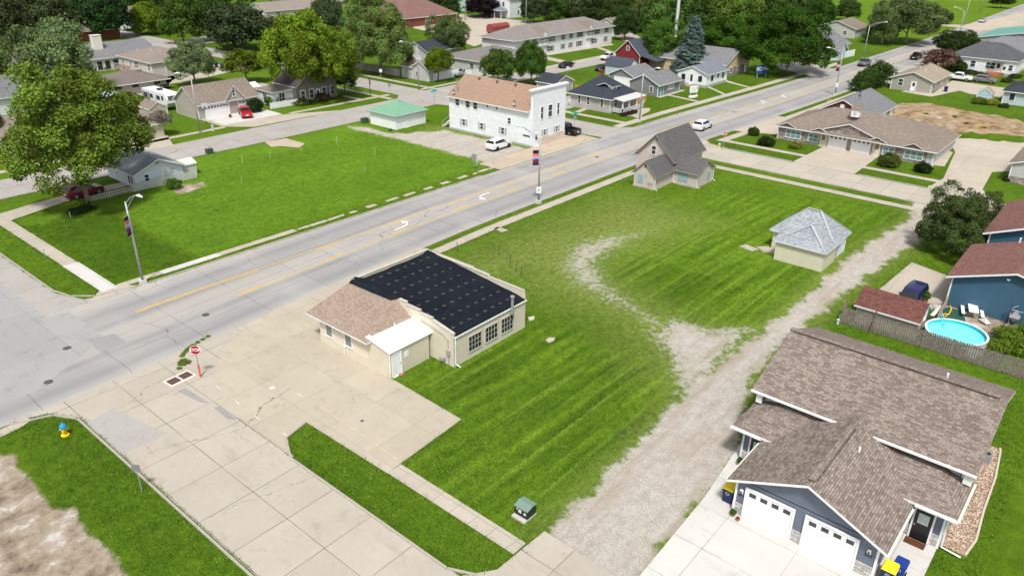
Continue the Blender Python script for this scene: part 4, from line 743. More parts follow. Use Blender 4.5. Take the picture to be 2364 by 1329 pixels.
# --- 8 white house
b = house('white_house', 'large white house with a dark grey hip roof and a red wood porch stair', 'house', 219, 232, 28.6, 43, 3.7, ('hip', 6.6), siding((.80, .82, .83), .2), shingle((.075, .08, .09), (.14, .145, .155)), inset=5, found=.6, wins=[('W', 41.8, 1.3, 1.3, 1.6, {}), ('W', 37.7, 1.4, 1.0, 1.4, {'mul': 0}), ('W', 33.9, 1.4, 1.9, 1.4, {'mul': 1}), ('W', 29.6, 1.4, .8, 1.2, {})])
MB().box(216.2, 219, 31.0, 34.0, 0, .8).box(215.4, 216.2, 31.2, 33.0, 0, .45).build('porch_deck', plain((.30, .12, .06), .8), b); mb = MB(); [mb.tube([(216.3, y, .8), (216.3, y, 1.9), (218.9, y, 1.9)], .05, 4) for y in (31.1, 33.9)]; mb.build('porch_rail', plain((.28, .11, .06)), b)
door(b, 'W', 219, 32.2, 1.1, 2.1, z=.85, gl=(.8, 1.9)); door(b, 'W', 219, 30.9, .9, 2.1, z=.3, gl=(1.1, 1.9)); MB().ext([(31.0, 3.1), (33.6, 3.1), (33.6, 3.2), (31.0, 3.2)], 'x', 217.8, 219, 0).build('porch_roof', SH_GREY, b); vent(b, 227, 37, 6.0, 1.0, .12, GAL)
walls(b, 232, 246, 22, 42, 3.7, S_LGREY); solid_roof(b, 'hip', 232, 246, 22, 42, 3.7, 6.8, SH_GREY, .5, inset=6)
b = house('commercial_building', 'grey gabled building with a bright green metal roof beyond the white house', 'building', 258, 285, 24, 45, 4.0, ('gx', 6.0), siding((.3, .32, .33), .3), plain((.10, .30, .24), .5, .4, .1, .2), cb=False)
b = house('house', 'light blue grey house with a black roof and a tall dark window', 'house', 182.5, 195, 12, 24.6, 2.6, ('hip', 4.6), S_LBLUE, SH_NAVY, inset=5, wins=[('W', 23.0, .9, .9, 1.4, {'sash': 0})]); vent(b, 184.5, 20, 3.3)
b = house('house', 'grey house corner with brown roof and stone base by the concrete drive', 'house', 123.2, 134, 2, 13.2, 2.7, ('gx', 4.6), S_LGREY, SH_BROWN, wins=[('S', 126, .9, 1, 1.2, {})]); MB().box(123.14, 123.2, 2, 13.2, 0, .9).build('wainscot', STONED, b)
window(b, 'W', 123.2, 9.8, .3, 1.0, 1.9, sash=0)
# --- blue houses
b = thing('blue_garage', 'deep blue sided garage with a reddish brown roof beside the pool', 'garage', (75.2, 1, 0)); FOOT += [(75.2, 85, -2, 10)]
walls(b, 75.2, 84.6, -2.5, 10.0, 3.0, S_TEAL, 'gx', 4.7, mid=5.2); solid_roof(b, 'gx', 75.2, 84.6, -2.5, 10.0, 3.0, 4.7, SH_RED2, .5, .5, .18, mid=5.2)
corners(b, 75.2, 84.6, -2.5, 10.0, 2.9); vent(b, 84, 6.5, 4.6, .5); MB().box(75.05, 75.2, 5.6, 5.85, 3.9, 4.05).build('wall_lamp', WHITE, b)
b = thing('blue_house', 'tall blue house with dark red shingles rising behind the blue garage', 'house', (86.8, 1, 0)); FOOT += [(86.8, 99, -4, 9.6)]
walls(b, 87, 99, -6, 9.4, 4.0, S_TEAL, 'gx', 7.2, mid=1.7); solid_roof(b, 'gx', 87, 99, -6, 9.4, 4.0, 7.2, SH_RED2, .6, .5, .2, mid=1.7); corners(b, 87, 99, -6, 9.4, 3.9)
# --- pool shed
b = house('shed', 'long low shed with dark red shingle roof behind the board fence', 'shed', 66.2, 69.4, 10.3, 15.4, 1.75, ('gy', 2.7), siding((.55, .54, .42), .2), SH_RED, oh=.35, og=.2, mid=67.9, cb=False)
window(b, 'S', 10.3, 68.2, 1.2, .45, .8, sash=0, gm=plain((.5, .5, .48)))

# --- 13 white garage, green roof
b = house('garage', 'white block garage with a green pyramid metal roof', 'garage', 85, 92, 97.8, 104.4, 2.4, ('hip', 3.9), siding((.80, .82, .83), .2, .88), plain((.15, .31, .20), .6, .3, 0., .15), oh=.35, cb=False)
mb = MB(); [mb.bar(p, (88.5, 101.1, 4.1), .28, .04) for p in ((84.65, 97.45, 2.2), (92.3, 97.45, 2.2), (84.65, 104.7, 2.2))]; mb.bar((84.65, 97.4, 2.3), (92.35, 97.4, 2.3), .1, .14); mb.bar((84.6, 97.4, 2.3), (84.6, 104.8, 2.3), .1, .14); mb.build('ridge_cap', plain((.20, .29, .28), .6), b)
door(b, 'S', 97.8, 87.6, .85, 1.95); 
# --- 14 white corner shop building
b = thing('shop_building', 'tall white corner building with copper brown roof and stepped false front', 'building', (92.1, 73.6, 0)); FOOT += [(92.1, 100.3, 73.6, 92)]
walls(b, 92.1, 100.3, 74, 92, 5.75, ASB, 'gy', 8.5, z0=0); solid_roof(b, 'gy', 92.1, 100.3, 74.3, 92, 5.75, 8.5, SH_COPPER, .5, .05, .16)
MB().box(92.0, 100.4, 73.6, 74.1, 0, 8.75).build('false_front', ASB, b); MB().box(91.6, 100.8, 73.4, 74.2, 8.75, 9.0).build('cornice', WHITE, b); MB().box(93.6, 100.45, 73.52, 73.6, 0, 1.25).build('stone_base', STONEP, b)
SHG = plain((.33, .35, .38), .8)
for u, w_ in ((90.0, .9), (87.6, .9), (85.9, .9)): window(b, 'W', 92.1, u, 4.2, w_, 1.1)
for u in (83.2, 81.2): window(b, 'W', 92.1, u, 4.85, .3, .6, sash=0, fw=.04)
window(b, 'W', 92.1, 78.5, 3.0, .6, .9)
for u in (88.6, 84.5, 79.9): window(b, 'W', 92.1, u, 1.1, .65, 1.0, shut=SHG)
for u, w_ in ((94.2, .6), (96.3, .95), (98.4, .55)): window(b, 'S', 73.6, u, 4.2, w_, 1.85)
for u in (95.0, 98.2): window(b, 'S', 73.6, u, 1.5, .55, .85, shut=SHG)
door(b, 'W', 92.1, 91.0, .95, 2.1); door(b, 'S', 73.6, 92.9, .85, 2.0, gl=(1.0, 1.8)); MB().box(92.0, 92.08, 74.2, 75.6, 1.6, 1.75).build('wall_sign', DARKM, b)
MB().box(91.95, 92.06, 73.5, 92, 0, .3).build('foundation', plain((.4, .4, .4)), b)
for y, z in ((90.6, 5.7), (77.3, 5.8)):
    mb = MB(); n = 14; vs = [(91.9+.12*math.cos(2*math.pi*k/n)*0-.1, y+.38*math.cos(2*math.pi*k/n), z+.75+.38*math.sin(2*math.pi*k/n)) for k in range(n)]; mb.add(vs+[(92.1, y, z+.75)], [(k, (k+1) % n, n) for k in range(n)]); mb.tube([(92.1, y, z+.1), (92.1, y, z+.7)], .03, 5); mb.build('satellite_dish', GREYM, b)
for y in (80, 84, 88): MB().box(95.4, 95.7, y, y+.35, 8.25, 8.6).build('roof_vent', plain((.2, .1, .07)), b)
mb = MB(); mb.bar((92.1, 92.1, 1.3), (92.1, 93.8, 0), .06, .2); mb.bar((93.1, 92.1, 1.3), (93.1, 93.8, 0), .06, .2); [mb.box(92.1, 93.1, 92.1+k*.3, 92.4+k*.3, 1.2-k*.24, 1.25-k*.24) for k in range(6)]; mb.tube([(92.1, 92.1, 2.2), (92.1, 93.7, .9), (92.1, 93.7, 0)], .03, 5); mb.build('stair', plain((.6, .6, .6)), b)
MB().tube([(100.6, 73.5, 6.0), (101.2, 73.2, 6.0)], .12, 8).box(100.3, 101.6, 73.2, 73.5, 5.6, 5.75).build('light_bracket', plain((.5, .48, .44)), b)
MB().tube([(92.7, 90.5, 6.3), (92.7, 90.5, 8.3)], .12, 8).build('flue_pipe', GAL, b)
# --- 15 bungalow
b = house('bungalow', 'pale grey bungalow with a navy hip roof and screened front porch', 'house', 120.5, 129, 78, 87.3, 2.85, ('hip', 5.7), S_TAUPE if 0 else siding((.45, .43, .42), .22), SH_NAVY, inset=4.0, oh=.55, found=.35, wins=[('W', 85.1, .9, .55, 1.5, {}), ('W', 83.0, .9, .55, 1.5, {}), ('W', 79.9, .9, .55, 1.5, {})])
chimney(b, 124.8, 125.4, 83.2, 83.8, 5.2, 6.6, BRICK)
mb = MB(); mb.box(122.4, 124.4, 79.2, 80.0, 3.6, 4.5); mb.build('dormer', WHITE, b); solid_roof(b, 'gx', 122.2, 124.6, 79.0, 82.0, 4.5, 5.0, SH_NAVY, .25, .2, .1, name='dormer_roof'); window(b, 'S', 79.2, 123.4, 3.85, .9, .5, sash=0, mul=1)
mb = MB(); mb.box(121.2, 128.6, 75.7, 78, .2, .5); mb.box(121.2, 128.6, 75.7, 75.85, .5, 1.05); mb.box(121.2, 121.35, 75.7, 78, .5, 1.05); mb.build('porch', S_LGREY, b); mb = MB(); [mb.box(x, x+.22, 75.68, 75.9, 1.05, 2.4) for x in (121.2, 123.4, 126, 128.4)]; mb.build('porch_post', WHITE, b); MB().ext([(75.4, 2.4), (78, 2.75), (78, 2.85), (75.4, 2.5)], 'x', 120.9, 128.9, 0).build('porch_roof', plain((.47, .47, .46), .7, var=.15), b)
for u in (122.3, 124.5, 127.2): window(b, 'S', 78, u, 1.1, .8, 1.2)
# --- 16,17,18
b = house('grey_house', 'charcoal grey house with a teal front door', 'house', 140, 149, 79.3, 86.2, 2.35, ('gx', 4.0), S_DGREY, SH_GREY, found=0, wins=[('W', 80.9, .8, .7, 1.0, {})], trim=WHITE); door(b, 'S', 79.3, 141.6, .9, 2.0, m=plain((.03, .25, .28))); window(b, 'S', 79.3, 145.2, .9, 2.2, 1.2, mul=2, gm=glass((.2, .22, .22))); vent(b, 143.5, 81, 3.2, .3)
b = house('garage', 'charcoal garage with wide white door behind the grey house', 'garage', 143, 152, 87, 93.4, 2.55, ('gx', 4.0), S_DGREY, SH_GREY); garage_door(b, 'W', 143, 89.6, 4.6, 2.1, 0)
b = house('white_house', 'small white house with a blue grey gable roof beside the board fence', 'house', 155.4, 165, 76.4, 83.4, 2.85, ('gx', 4.2), siding((.76, .80, .81), .3, .85), SH_BLUE, found=.55, wins=[('W', 77.9, 1.3, .7, .95, {'fm': DARKM}), ('W', 82.0, 1.3, .7, .95, {'fm': DARKM}), ('S', 158, 1.3, .8, .95, {'fm': DARKM}), ('S', 160.8, 1.7, .4, .5, {'sash': 0, 'fm': DARKM}), ('S', 163.2, 1.3, .6, .95, {'fm': DARKM})]); door(b, 'W', 155.4, 80.0, .9, 2.05, z=.5, gl=(.5, 1.9)); MB().box(154.2, 155.4, 79.4, 80.6, 0, .45).build('step', plain((.4, .35, .32)), b); downspout(b, 165.0, 76.3, 2.6, .1, -1.2)
b = house('office_building', 'tan office building with stone base and wide grey roof by the blue sign', 'building', 170, 182, 79, 100, 2.9, ('gy', 5.6), plain((.52, .40, .26), .8, var=.06), SH_GREY); MB().box(169.95, 182.05, 78.92, 79, 0, 2.0).build('stone_base', STONED, b); [window(b, 'S', 78.92, u, .8, 1.3, 1.1, mul=1, sash=0) for u in (172.5, 176.5)]; MB().box(175.8, 176.1, 78.8, 78.92, 4.2, 4.8).build('wall_lamp', WHITE, b); door(b, 'S', 78.92, 180.3)
b = house('barn', 'small red barn with steep dark blue roof', 'barn', 165.5, 178, 99.6, 106.6, 3.3, ('gx', 6.4), S_RED, SH_BLUE2, oh=.3, wins=[('W', 103.1, 4.2, .7, .9, {})]); MB().ext([(94.8, 2.2), (99.6, 3.2), (99.6, 3.35), (94.8, 2.35)], 'x', 165.5, 178, 0).build('lean_to_roof', SH_BLUE2, b)
b = thing('gambrel_shed', 'pale shed with a dark blue gambrel roof beside the grey garage', 'shed', (154, 95.4, 0)); FOOT += [(154, 158.4, 95.4, 101.8)]
GS = [(154, 2.1), (154.9, 3.3), (156.2, 3.9), (157.5, 3.3), (158.4, 2.1)]
m_ = MB().ext([(154, 0), (158.4, 0)]+GS[::-1], 'y', 95.4, 101.8, 0); m_.mi = [0]*len(m_.mi); m_.build('wall', S_LBLUE, b)
mb = MB()
for (a, c), (d, e_) in zip(GS[:-1], GS[1:]): mb.ext([(a-(.15 if a == 154 else 0), c), (d+(.15 if d == 158.4 else 0), e_), (d+(.15 if d == 158.4 else 0), e_+.1), (a-(.15 if a == 154 else 0), c+.1)], 'y', 95.2, 102, 0)
mb.mi = [0]*len(mb.mi); mb.build('roof', SH_BLUE2, b); MB().box(155.8, 156.6, 95.34, 95.4, 2.5, 3.2).build('loft_door', WHITE, b)
# --- 22 apartments
b = thing('apartment_building', 'long two storey white apartment building with a taupe hip roof', 'building', (154, 129.6, 0)); FOOT += [(154, 198.7, 129.6, 141)]
walls(b, 154, 198.7, 129.7, 141, 5.0, siding((.70, .71, .71), .25, .85)); solid_roof(b, 'hip', 154, 198.7, 129.7, 141, 5.0, 7.4, shingle((.22, .195, .18), (.33, .295, .28)), .7, inset=7); SHB = plain((.10, .11, .12), .8)
for xg in (165.8, 186.9): walls(b, xg-1.7, xg+1.7, 129.3, 132, 4.9, WHITE, 'gy', 6.9, z0=2.6); solid_roof(b, 'gy', xg-1.7, xg+1.7, 129.3, 134, 4.9, 6.9, SH_BROWN, .3, .3, .12)
for u, w_, fl in ((159, 1.0, 1), (162, 1.0, 1), (164.9, .8, 1), (166.9, .8, 1), (169.6, 1.6, 1), (174.6, .9, 1), (178.2, .9, 1), (182.4, 2.2, 1), (186.1, .8, 1), (188.0, .8, 1), (190.6, 2.2, 1), (195.6, 1.1, 1), (168.9, 2.2, 0), (174.5, .9, 0), (178.1, .9, 0), (182.2, 2.0, 0), (189.4, 2.2, 0), (195.4, 1.0, 0)):
    window(b, 'S', 129.3 if abs(u-165.9) < 1.5 or abs(u-187) < 1.5 else 129.7, u, 3.3 if fl else .9, w_, 1.25, mul=1 if w_ > 1.5 else 0, shut=SHB)
door(b, 'S', 129.7, 186.6, 1.6, 2.1); door(b, 'S', 129.7, 165.6, 1.2, 2.1)
for x in (160, 165, 171, 176, 182): vent(b, x, 134, 6.7, .5)
b = house('grey_house', 'grey roofed house partly behind the trees left of the apartments', 'house', 134, 152, 122.5, 136, 2.8, ('hip', 4.6), S_LGREY, shingle((.19, .175, .165), (.27, .25, .24)), inset=6, wins=[('W', 133, 1, 1.2, 1.1, {}), ('W', 126, 1, 1.2, 1.1, {})])
b = house('shed', 'grey shed with black roof behind the white corner building', 'shed', 125.5, 131.5, 94.8, 99.5, 2.5, ('gy', 3.8), S_GREY, SH_NAVY, oh=.3, wins=[('W', 96.5, 1.2, .4, .7, {})])
b = house('garage', 'pale grey gabled garage beside the clipped round tree', 'garage', 118.8, 126, 125, 130, 2.7, ('gx', 4.1), S_LGREY, SH_BROWN, wins=[('W', 128.6, .9, .5, .9, {}), ('S', 121, 1, 1, 1, {})]); walls(b, 118.8, 123.5, 130, 133.6, 2.6, S_LGREY, 'gy', 3.7); solid_roof(b, 'gy', 118.8, 123.5, 129.9, 133.6, 2.6, 3.7, SH_BROWN, .3, .3)
b = house('house', 'grey gabled house seen between two trees behind the pale garage', 'house', 132, 142, 139, 147, 3.6, ('gx', 5.4), S_LGREY, SH_NAVY); garage_door(b, 'W', 132, 143, 3.5, 2.1, 0)
# --- 27,28 ...
b = thing('grey_cottage', 'dark grey cottage with white framed windows under the big yellow green tree', 'house', (86, 127, 0)); FOOT += [(84, 96, 127, 135)]
CW = siding((.24, .22, .21), .18); walls(b, 86, 95.6, 127.2, 134.5, 3.2, CW, 'gy', 6.6); solid_roof(b, 'gy', 86, 95.6, 127.2, 134.5, 3.2, 6.6, shingle((.08, .07, .075), (.15, .13, .135)), .3, .3); [window(b, 'S', 127.2, u, .6, .9, 1.6, fw=.16, gm=glass((.03, .04, .05))) for u in (87.4, 89.4, 92.4, 94.4)]; door(b, 'S', 127.2, 90.9, .9, 2.0, gl=(.8, 1.8))
walls(b, 81.5, 86, 128.5, 133.5, 2.6, S_WHITE); solid_roof(b, 'hip', 81.5, 86, 128.5, 133.5, 2.6, 3.4, SH_BROWN, .3); window(b, 'S', 128.5, 83.5, .5, 1.2, 1.7, mul=1); window(b, 'W', 81.5, 131, .5, 1.2, 1.7, mul=1)
b = house('garage', 'taupe three car garage with white doors and a small front gable', 'garage', 66.3, 78.2, 128.5, 136.2, 2.65, ('gx', 5.2), S_TAUPE, SH_BROWN, oh=.4, found=.2); garage_door(b, 'S', 128.5, 69.9, 4.7, 2.1, 8); garage_door(b, 'S', 128.5, 75.6, 2.7, 2.1, 4)
walls(b, 71.6, 75.2, 128.2, 131, 2.8, S_TAUPE, 'gy', 5.0, z0=2.6); solid_roof(b, 'gy', 71.6, 75.2, 128.2, 132, 2.8, 5.0, SH_BROWN, .15, .3, .12); window(b, 'S', 128.2, 73.4, 3.2, .5, 1.0)
b = house('playhouse', 'small grey playhouse with a white roof beside the taupe garage', 'playhouse', 81.5, 84.4, 137.5, 141, 2.1, ('gx', 2.7), S_GREY, WHITE, oh=.3, wins=[('S', 83.4, .9, .5, .8, {})])
b = house('ranch_house', 'long house with grey roof and a tall white chimney', 'house', 68, 89.5, 188.5, 202, 2.9, ('gx', 5.3), siding((.55, .54, .49), .3, .85), SH_GREY, og=.5); chimney(b, 76.6, 78.6, 192.0, 193.4, 3.5, 7.4, plain((.62, .60, .52), .8)); [window(b, 'S', 188.5, u, .3, 1.2, 2.0, sash=0) for u in (75.6, 77.4, 79.2, 81.0)]; window(b, 'S', 188.5, 72.5, .2, 1.5, 2.0, mul=1); window(b, 'S', 188.5, 84.6, 1.1, .6, 1.0, sash=0)
b = house('split_house', 'pale house with brown hip roof and a raised wooden deck', 'house', 79.5, 92, 171.5, 187, 3.4, ('hip', 5.3), siding((.55, .53, .48), .3, .85), shingle((.24, .20, .17), (.34, .29, .25)), inset=6, wins=[('W', 185, 1.8, .9, .9, {}), ('W', 181.3, 1.8, .9, .9, {}), ('W', 178.6, 1.5, 1.7, 1.3, {'mul': 1}), ('W', 172.6, 1.7, .9, 1.2, {})]); garage_door(b, 'S', 171.5, 86.2, 7, 2.4, 0, m=plain((.5, .48, .43), .8))
mb = MB(); mb.box(76.8, 79.5, 176.5, 184, 1.3, 1.45); [mb.box(76.8, 76.95, y, y+.15, 0, 2.4) for y in (176.5, 179, 181.5, 183.9)]; mb.box(76.8, 76.9, 176.5, 184, 2.3, 2.42); mb.box(76.8, 79.5, 176.5, 176.6, 2.3, 2.42); [mb.box(76.82, 76.88, y, y+.05, 1.4, 2.35) for y in np.arange(176.6, 184, .3)]; mb.build('deck', plain((.30, .24, .2), .9), b); vent(b, 83, 178, 4.8, .5); vent(b, 82, 182, 4.6, .5); vent(b, 84, 175.5, 4.6, .5)
b = house('low_garage', 'low brown hip roofed building partly hidden behind the parked camper', 'garage', 64.8, 75.8, 158.4, 168.5, 2.3, ('hip', 3.7), siding((.45, .42, .37), .3, .85), shingle((.18, .15, .135), (.27, .23, .21)), inset=5, oh=.9); [window(b, 'S', 158.4, u, 1.4, 1.1, .4, sash=0, fm=DARKM) for u in (66, 69.5, 74)]
b = house('shed', 'small taupe gambrel style shed on the side lawn', 'shed', 60.4, 63.6, 134.2, 138.2, 1.9, ('gy', 2.9), siding((.45, .41, .35), .25), SH_BROWN, oh=.15, og=.12)
b = house('garage', 'tan single garage with brown roof partly behind the big front tree', 'garage', 50.5, 56.8, 122.3, 128.2, 2.3, ('gx', 3.4), plain((.48, .42, .34), .8), SH_BROWN, cb=False); garage_door(b, 'S', 122.3, 53, 3.0, 1.9, 0, m=plain((.5, .45, .38)))
b = house('shed', 'white metal shed with pale blue roof behind the big front tree', 'shed', 58.2, 62.6, 147.5, 153.6, 2.2, ('gy', 2.8), siding((.65, .72, .76), .4), plain((.55, .64, .70), .5), oh=.15, cb=False); window(b, 'S', 147.5, 61.3, 1.0, .8, .9)
b = house('house', 'light blue house with grey roof beside the picket fence', 'house', 41, 47.5, 99, 107, 1.95, ('gy', 3.3), S_WB, shingle((.25, .28, .31), (.40, .44, .48)), oh=.35, og=.5, wins=[('S', 42.5, .75, .55, .85, {'gm': glass((.01, .02, .05))}), ('S', 46.1, .85, .6, .9, {'gm': plain((.45, .5, .52))}), ('W', 100.0, .4, .5, 1.1, {'sash': 0}), ('W', 100.8, .4, .5, 1.1, {'sash': 0})]); door(b, 'S', 99, 45.1, .8, 1.85, gl=(.2, 1.6, plain((.5, .56, .58)))); MB().box(44.0, 44.4, 98.93, 99, 2.7, 3.0).build('attic_vent', GREYM, b); vent(b, 45.5, 103.5, 2.9, .4)
b = house('shed', 'small grey shed beside the light blue house', 'shed', 47.7, 49.6, 99.2, 101.6, 1.6, ('gx', 2.1), plain((.48, .47, .44), .8, var=.2), plain((.55, .52, .47), .8), oh=.12, og=.1, cb=False)
b = house('house', 'brown roofed house with a red brick chimney at the left edge', 'house', 26, 42, 126, 140, 2.6, ('gx', 4.6), plain((.46, .42, .38)), shingle((.24, .19, .17), (.34, .28, .25)), cb=False); chimney(b, 38.8, 39.6, 130.4, 131.2, 3.5, 5.3, BRICK)
b = house('house', 'grey roofed house behind the large trees at the left edge', 'house', 44, 60, 157, 174, 3.0, ('gx', 5.4), S_WHITE, SH_GREY); b = house('house', 'second grey roofed house beyond the left edge trees', 'house', 54, 68, 182, 200, 3.2, ('gx', 5.6), S_WHITE, SH_GREY)
b = house('grey_house', 'low blue grey house across the street on the right of the big maple', 'house', 212, 228, 70.5, 80, 3.0, ('gx', 5.4), S_LBLUE, SH_GREY, wins=[('W', 73, 1, 1, 1.2, {}), ('S', 216, 1, 1.2, 1.2, {}), ('S', 220, 1, 1.2, 1.2, {})]); walls(b, 214, 219, 68.3, 71, 2.8, S_LBLUE, 'gy', 4.4); solid_roof(b, 'gy', 214, 219, 68.3, 73, 2.8, 4.4, SH_GREY)
b = house('house', 'small pale house with brown roof beyond the blue grey house', 'house', 262, 275, 80, 92, 2.8, ('gx', 4.8), S_LGREY, SH_BROWN, wins=[('W', 83, 1, 1, 1, {}), ('W', 88, 1, 1, 1, {})])
b = house('gambrel_shed', 'tiny light blue barrel roofed shed on the lawn at right', 'shed', 182.6, 185.4, 26.6, 29.2, 1.5, ('gx', 2.5), siding((.42, .56, .62), .6), shingle((.33, .27, .22), (.42, .36, .3)), oh=.1, og=.1)
b = house('church', 'red brown brick building with a large steep maroon roof', 'building', 180, 204, 199, 225, 3.0, ('hip', 9.5), BRICK, shingle((.20, .11, .10), (.28, .17, .15)), inset=11); window(b, 'S', 199, 190, .8, 2, 1.6, mul=1)
b = house('farmhouse', 'two storey white farmhouse with blue grey roof and porch', 'house', 226, 240, 193, 206, 6.5, ('gx', 9), S_WHITE, SH_BLUE, wins=[('W', 196, 4, 1, 1.5, {}), ('W', 203, 4, 1, 1.5, {}), ('S', 231, 1, 1, 1.5, {}), ('S', 236, 1, 1, 1.5, {})]); solid_roof(b, 'hip', 222.5, 226, 194, 205, 2.8, 3.8, SH_BLUE, .3, name='porch_roof', inset=1.7); mb = MB(); [mb.box(222.6, 222.8, y, y+.2, 0, 2.8) for y in (194.2, 197.5, 201, 204.6)]; mb.build('porch_post', WHITE, b)
b = house('house', 'pale green house shaded by the dark purple tree', 'house', 232, 246, 212, 226, 3.2, ('gx', 6), siding((.45, .60, .52), .3), SH_GREY)
b = house('house', 'low house with a long brown roof and dark windows behind the yellow green tree', 'house', 160, 184, 250, 262, 2.8, ('gx', 5.2), plain((.5, .48, .44)), shingle((.26, .21, .19), (.36, .31, .28)), wins=[('W', 253, 1, 1.5, 1.2, {}), ('W', 258, 1, 1.5, 1.2, {}), ('S', 165, 1, 1.5, 1.2, {})])
b = house('house', 'small white house glimpsed between dark trees at the upper left', 'house', 113, 122, 258, 268, 4.0, ('gx', 6.2), S_WHITE, SH_BROWN, wins=[('W', 261, 2, 1, 1.3, {})])
b = house('house', 'brick red house with a brown roof behind the grey green tree', 'house', 84, 104, 240, 252, 2.8, ('gx', 5), BRICK, SH_BROWN)
b = house('house', 'white cottage with brown roof behind the apartments', 'house', 214, 224, 138, 146, 2.8, ('gx', 4.8), S_LGREY, SH_BROWN)
b = house('house', 'brown roofed house at the back between tall trees', 'house', 190, 204, 262, 276, 3, ('gx', 6), S_TAUPE, SH_BROWN)

# ------------------------------------------------------------------ vegetation
def leaf_mat(name, rough=.6, trans=.3):
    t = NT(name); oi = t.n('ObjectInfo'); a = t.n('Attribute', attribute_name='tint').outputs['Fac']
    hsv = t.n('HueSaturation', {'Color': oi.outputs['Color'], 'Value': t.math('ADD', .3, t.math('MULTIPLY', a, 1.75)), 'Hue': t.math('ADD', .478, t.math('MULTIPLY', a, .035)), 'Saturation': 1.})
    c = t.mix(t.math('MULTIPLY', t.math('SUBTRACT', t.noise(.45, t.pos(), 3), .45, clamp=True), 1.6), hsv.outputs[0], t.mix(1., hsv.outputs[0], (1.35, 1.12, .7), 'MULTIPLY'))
    t.col(c, rough, .04)
    tr = t.n('BsdfTranslucent', {'Color': c}); ms = t.n('MixShader', {0: trans, 1: t.b.outputs[0], 2: tr.outputs[0]}); out = t.t.nodes['Material Output']; t.t.links.new(ms.outputs[0], out.inputs[0]); return t.m
LEAF = leaf_mat('foliage'); BARK = plain((.16, .13, .10), .95, var=.4); BARK.name = 'bark'
def quads_mesh(name, C, Nn, size, tint, asp=1.4):
    n = len(C); Nn = Nn/np.linalg.norm(Nn, axis=1, keepdims=True); rv = rng.normal(size=(n, 3)); U = np.cross(Nn, rv); U /= np.linalg.norm(U, axis=1, keepdims=True); W = np.cross(Nn, U)
    s = (size*(.6+.8*rng.random(n)))[:, None]; U = U*s; W = W*s/asp
    V = np.stack([C-U*.9-W*.25, C-U*.1-W, C+U-W*.0, C-U*.1+W], 1).reshape(-1, 3)
    F = np.arange(4*n).reshape(n, 4); me = npmesh(name, V, F, 4); a = me.attributes.new('tint', 'FLOAT', 'POINT'); a.data.foreach_set('value', np.repeat(tint, 4).astype(np.float32)); me.materials.append(LEAF); return me
def crown(name, seed, lobes=70, per=420, lr=(.2, .34), leaf=.034, up=.25, squash=.85, taper=0., low=-.55, ragged=.14, out=.75):
    g = np.random.default_rng(seed); Cs = []; Ns = []; Ts = []
    ph = g.random(6)*6.28
    for k in range(lobes):
        z = low+(1-low)*((k+.5)/lobes); th = k*2.39996+g.normal()*.25; rr = math.sqrt(max(0, 1-z*z)); d = np.array([rr*math.cos(th), rr*math.sin(th), z])
        wv = 1+ragged*(math.sin(2*th+ph[0])+math.sin(3*th+ph[1]+2*z)+.7*math.sin(5*z+ph[2]))
        r0 = out*(.78+.34*g.random())*wv*(1-taper*max(0, z)); l = g.uniform(*lr)
        if g.random() < .25: r0 *= .72
        c = d*r0; c[2] *= squash if z < 0 else 1
        m = int(per*(l/lr[1])**2); v = g.normal(size=(m, 3)); v /= np.linalg.norm(v, axis=1, keepdims=True)
        v = v+d*.55+np.array([0, 0, up]); v /= np.linalg.norm(v, axis=1, keepdims=True)
        rad = l*(.55+.55*g.random(m)**.6); bump_ = 1+.22*np.sin(7*v[:, 0]+ph[3]+k)*np.sin(7*v[:, 1]+ph[4])*np.sin(6*v[:, 2])
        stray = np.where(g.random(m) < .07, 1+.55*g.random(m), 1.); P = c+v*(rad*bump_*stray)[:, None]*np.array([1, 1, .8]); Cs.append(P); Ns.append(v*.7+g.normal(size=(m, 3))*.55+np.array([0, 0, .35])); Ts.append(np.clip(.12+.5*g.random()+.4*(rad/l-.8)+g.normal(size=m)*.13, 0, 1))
    return quads_mesh(name, np.concatenate(Cs), np.concatenate(Ns), leaf, np.concatenate(Ts))
def conifer(name, seed, tiers=30, leaf=.02, r=.36):
    g = np.random.default_rng(seed); Cs = []; Ns = []; Ts = []
    for i in range(tiers):
        z = .05+.93*i/tiers; R0 = r*(1-z)**.62*(1+.1*g.normal()); nb = int(7+14*(1-z)); o = g.random()*6.28
        for b_ in range(nb):
            th = o+6.283*b_/nb+g.normal()*.12; L = R0*(.8+.35*g.random()); m = int(16+90*L/r); t_ = g.random(m)**.6; lat = g.normal(size=m)*.035*(1.1-t_*.4); tw = .5+.3*g.random()
            x = t_*L; zz = z-.11*x/r*.9+.05*(x/r)**2+g.normal(size=m)*.008; P = np.stack([x*math.cos(th)-lat*math.sin(th), x*math.sin(th)+lat*math.cos(th), zz], 1)
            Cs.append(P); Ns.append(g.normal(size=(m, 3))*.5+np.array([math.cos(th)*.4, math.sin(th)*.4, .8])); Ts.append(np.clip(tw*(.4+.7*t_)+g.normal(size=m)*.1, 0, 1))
    return quads_mesh(name, np.concatenate(Cs), np.concatenate(Ns), leaf, np.concatenate(Ts), 2.2)
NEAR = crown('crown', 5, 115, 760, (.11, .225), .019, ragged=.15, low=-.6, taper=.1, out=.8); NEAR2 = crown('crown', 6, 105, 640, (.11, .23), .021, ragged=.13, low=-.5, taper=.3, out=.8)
FINE = [crown('crown', s, 120, 360, (.13, .27), .027, ragged=rg, low=lo, taper=tp, out=.8) for s, rg, lo, tp in ((1, .07, -.6, .0), (2, .13, -.5, .05), (3, .16, -.7, .15))]
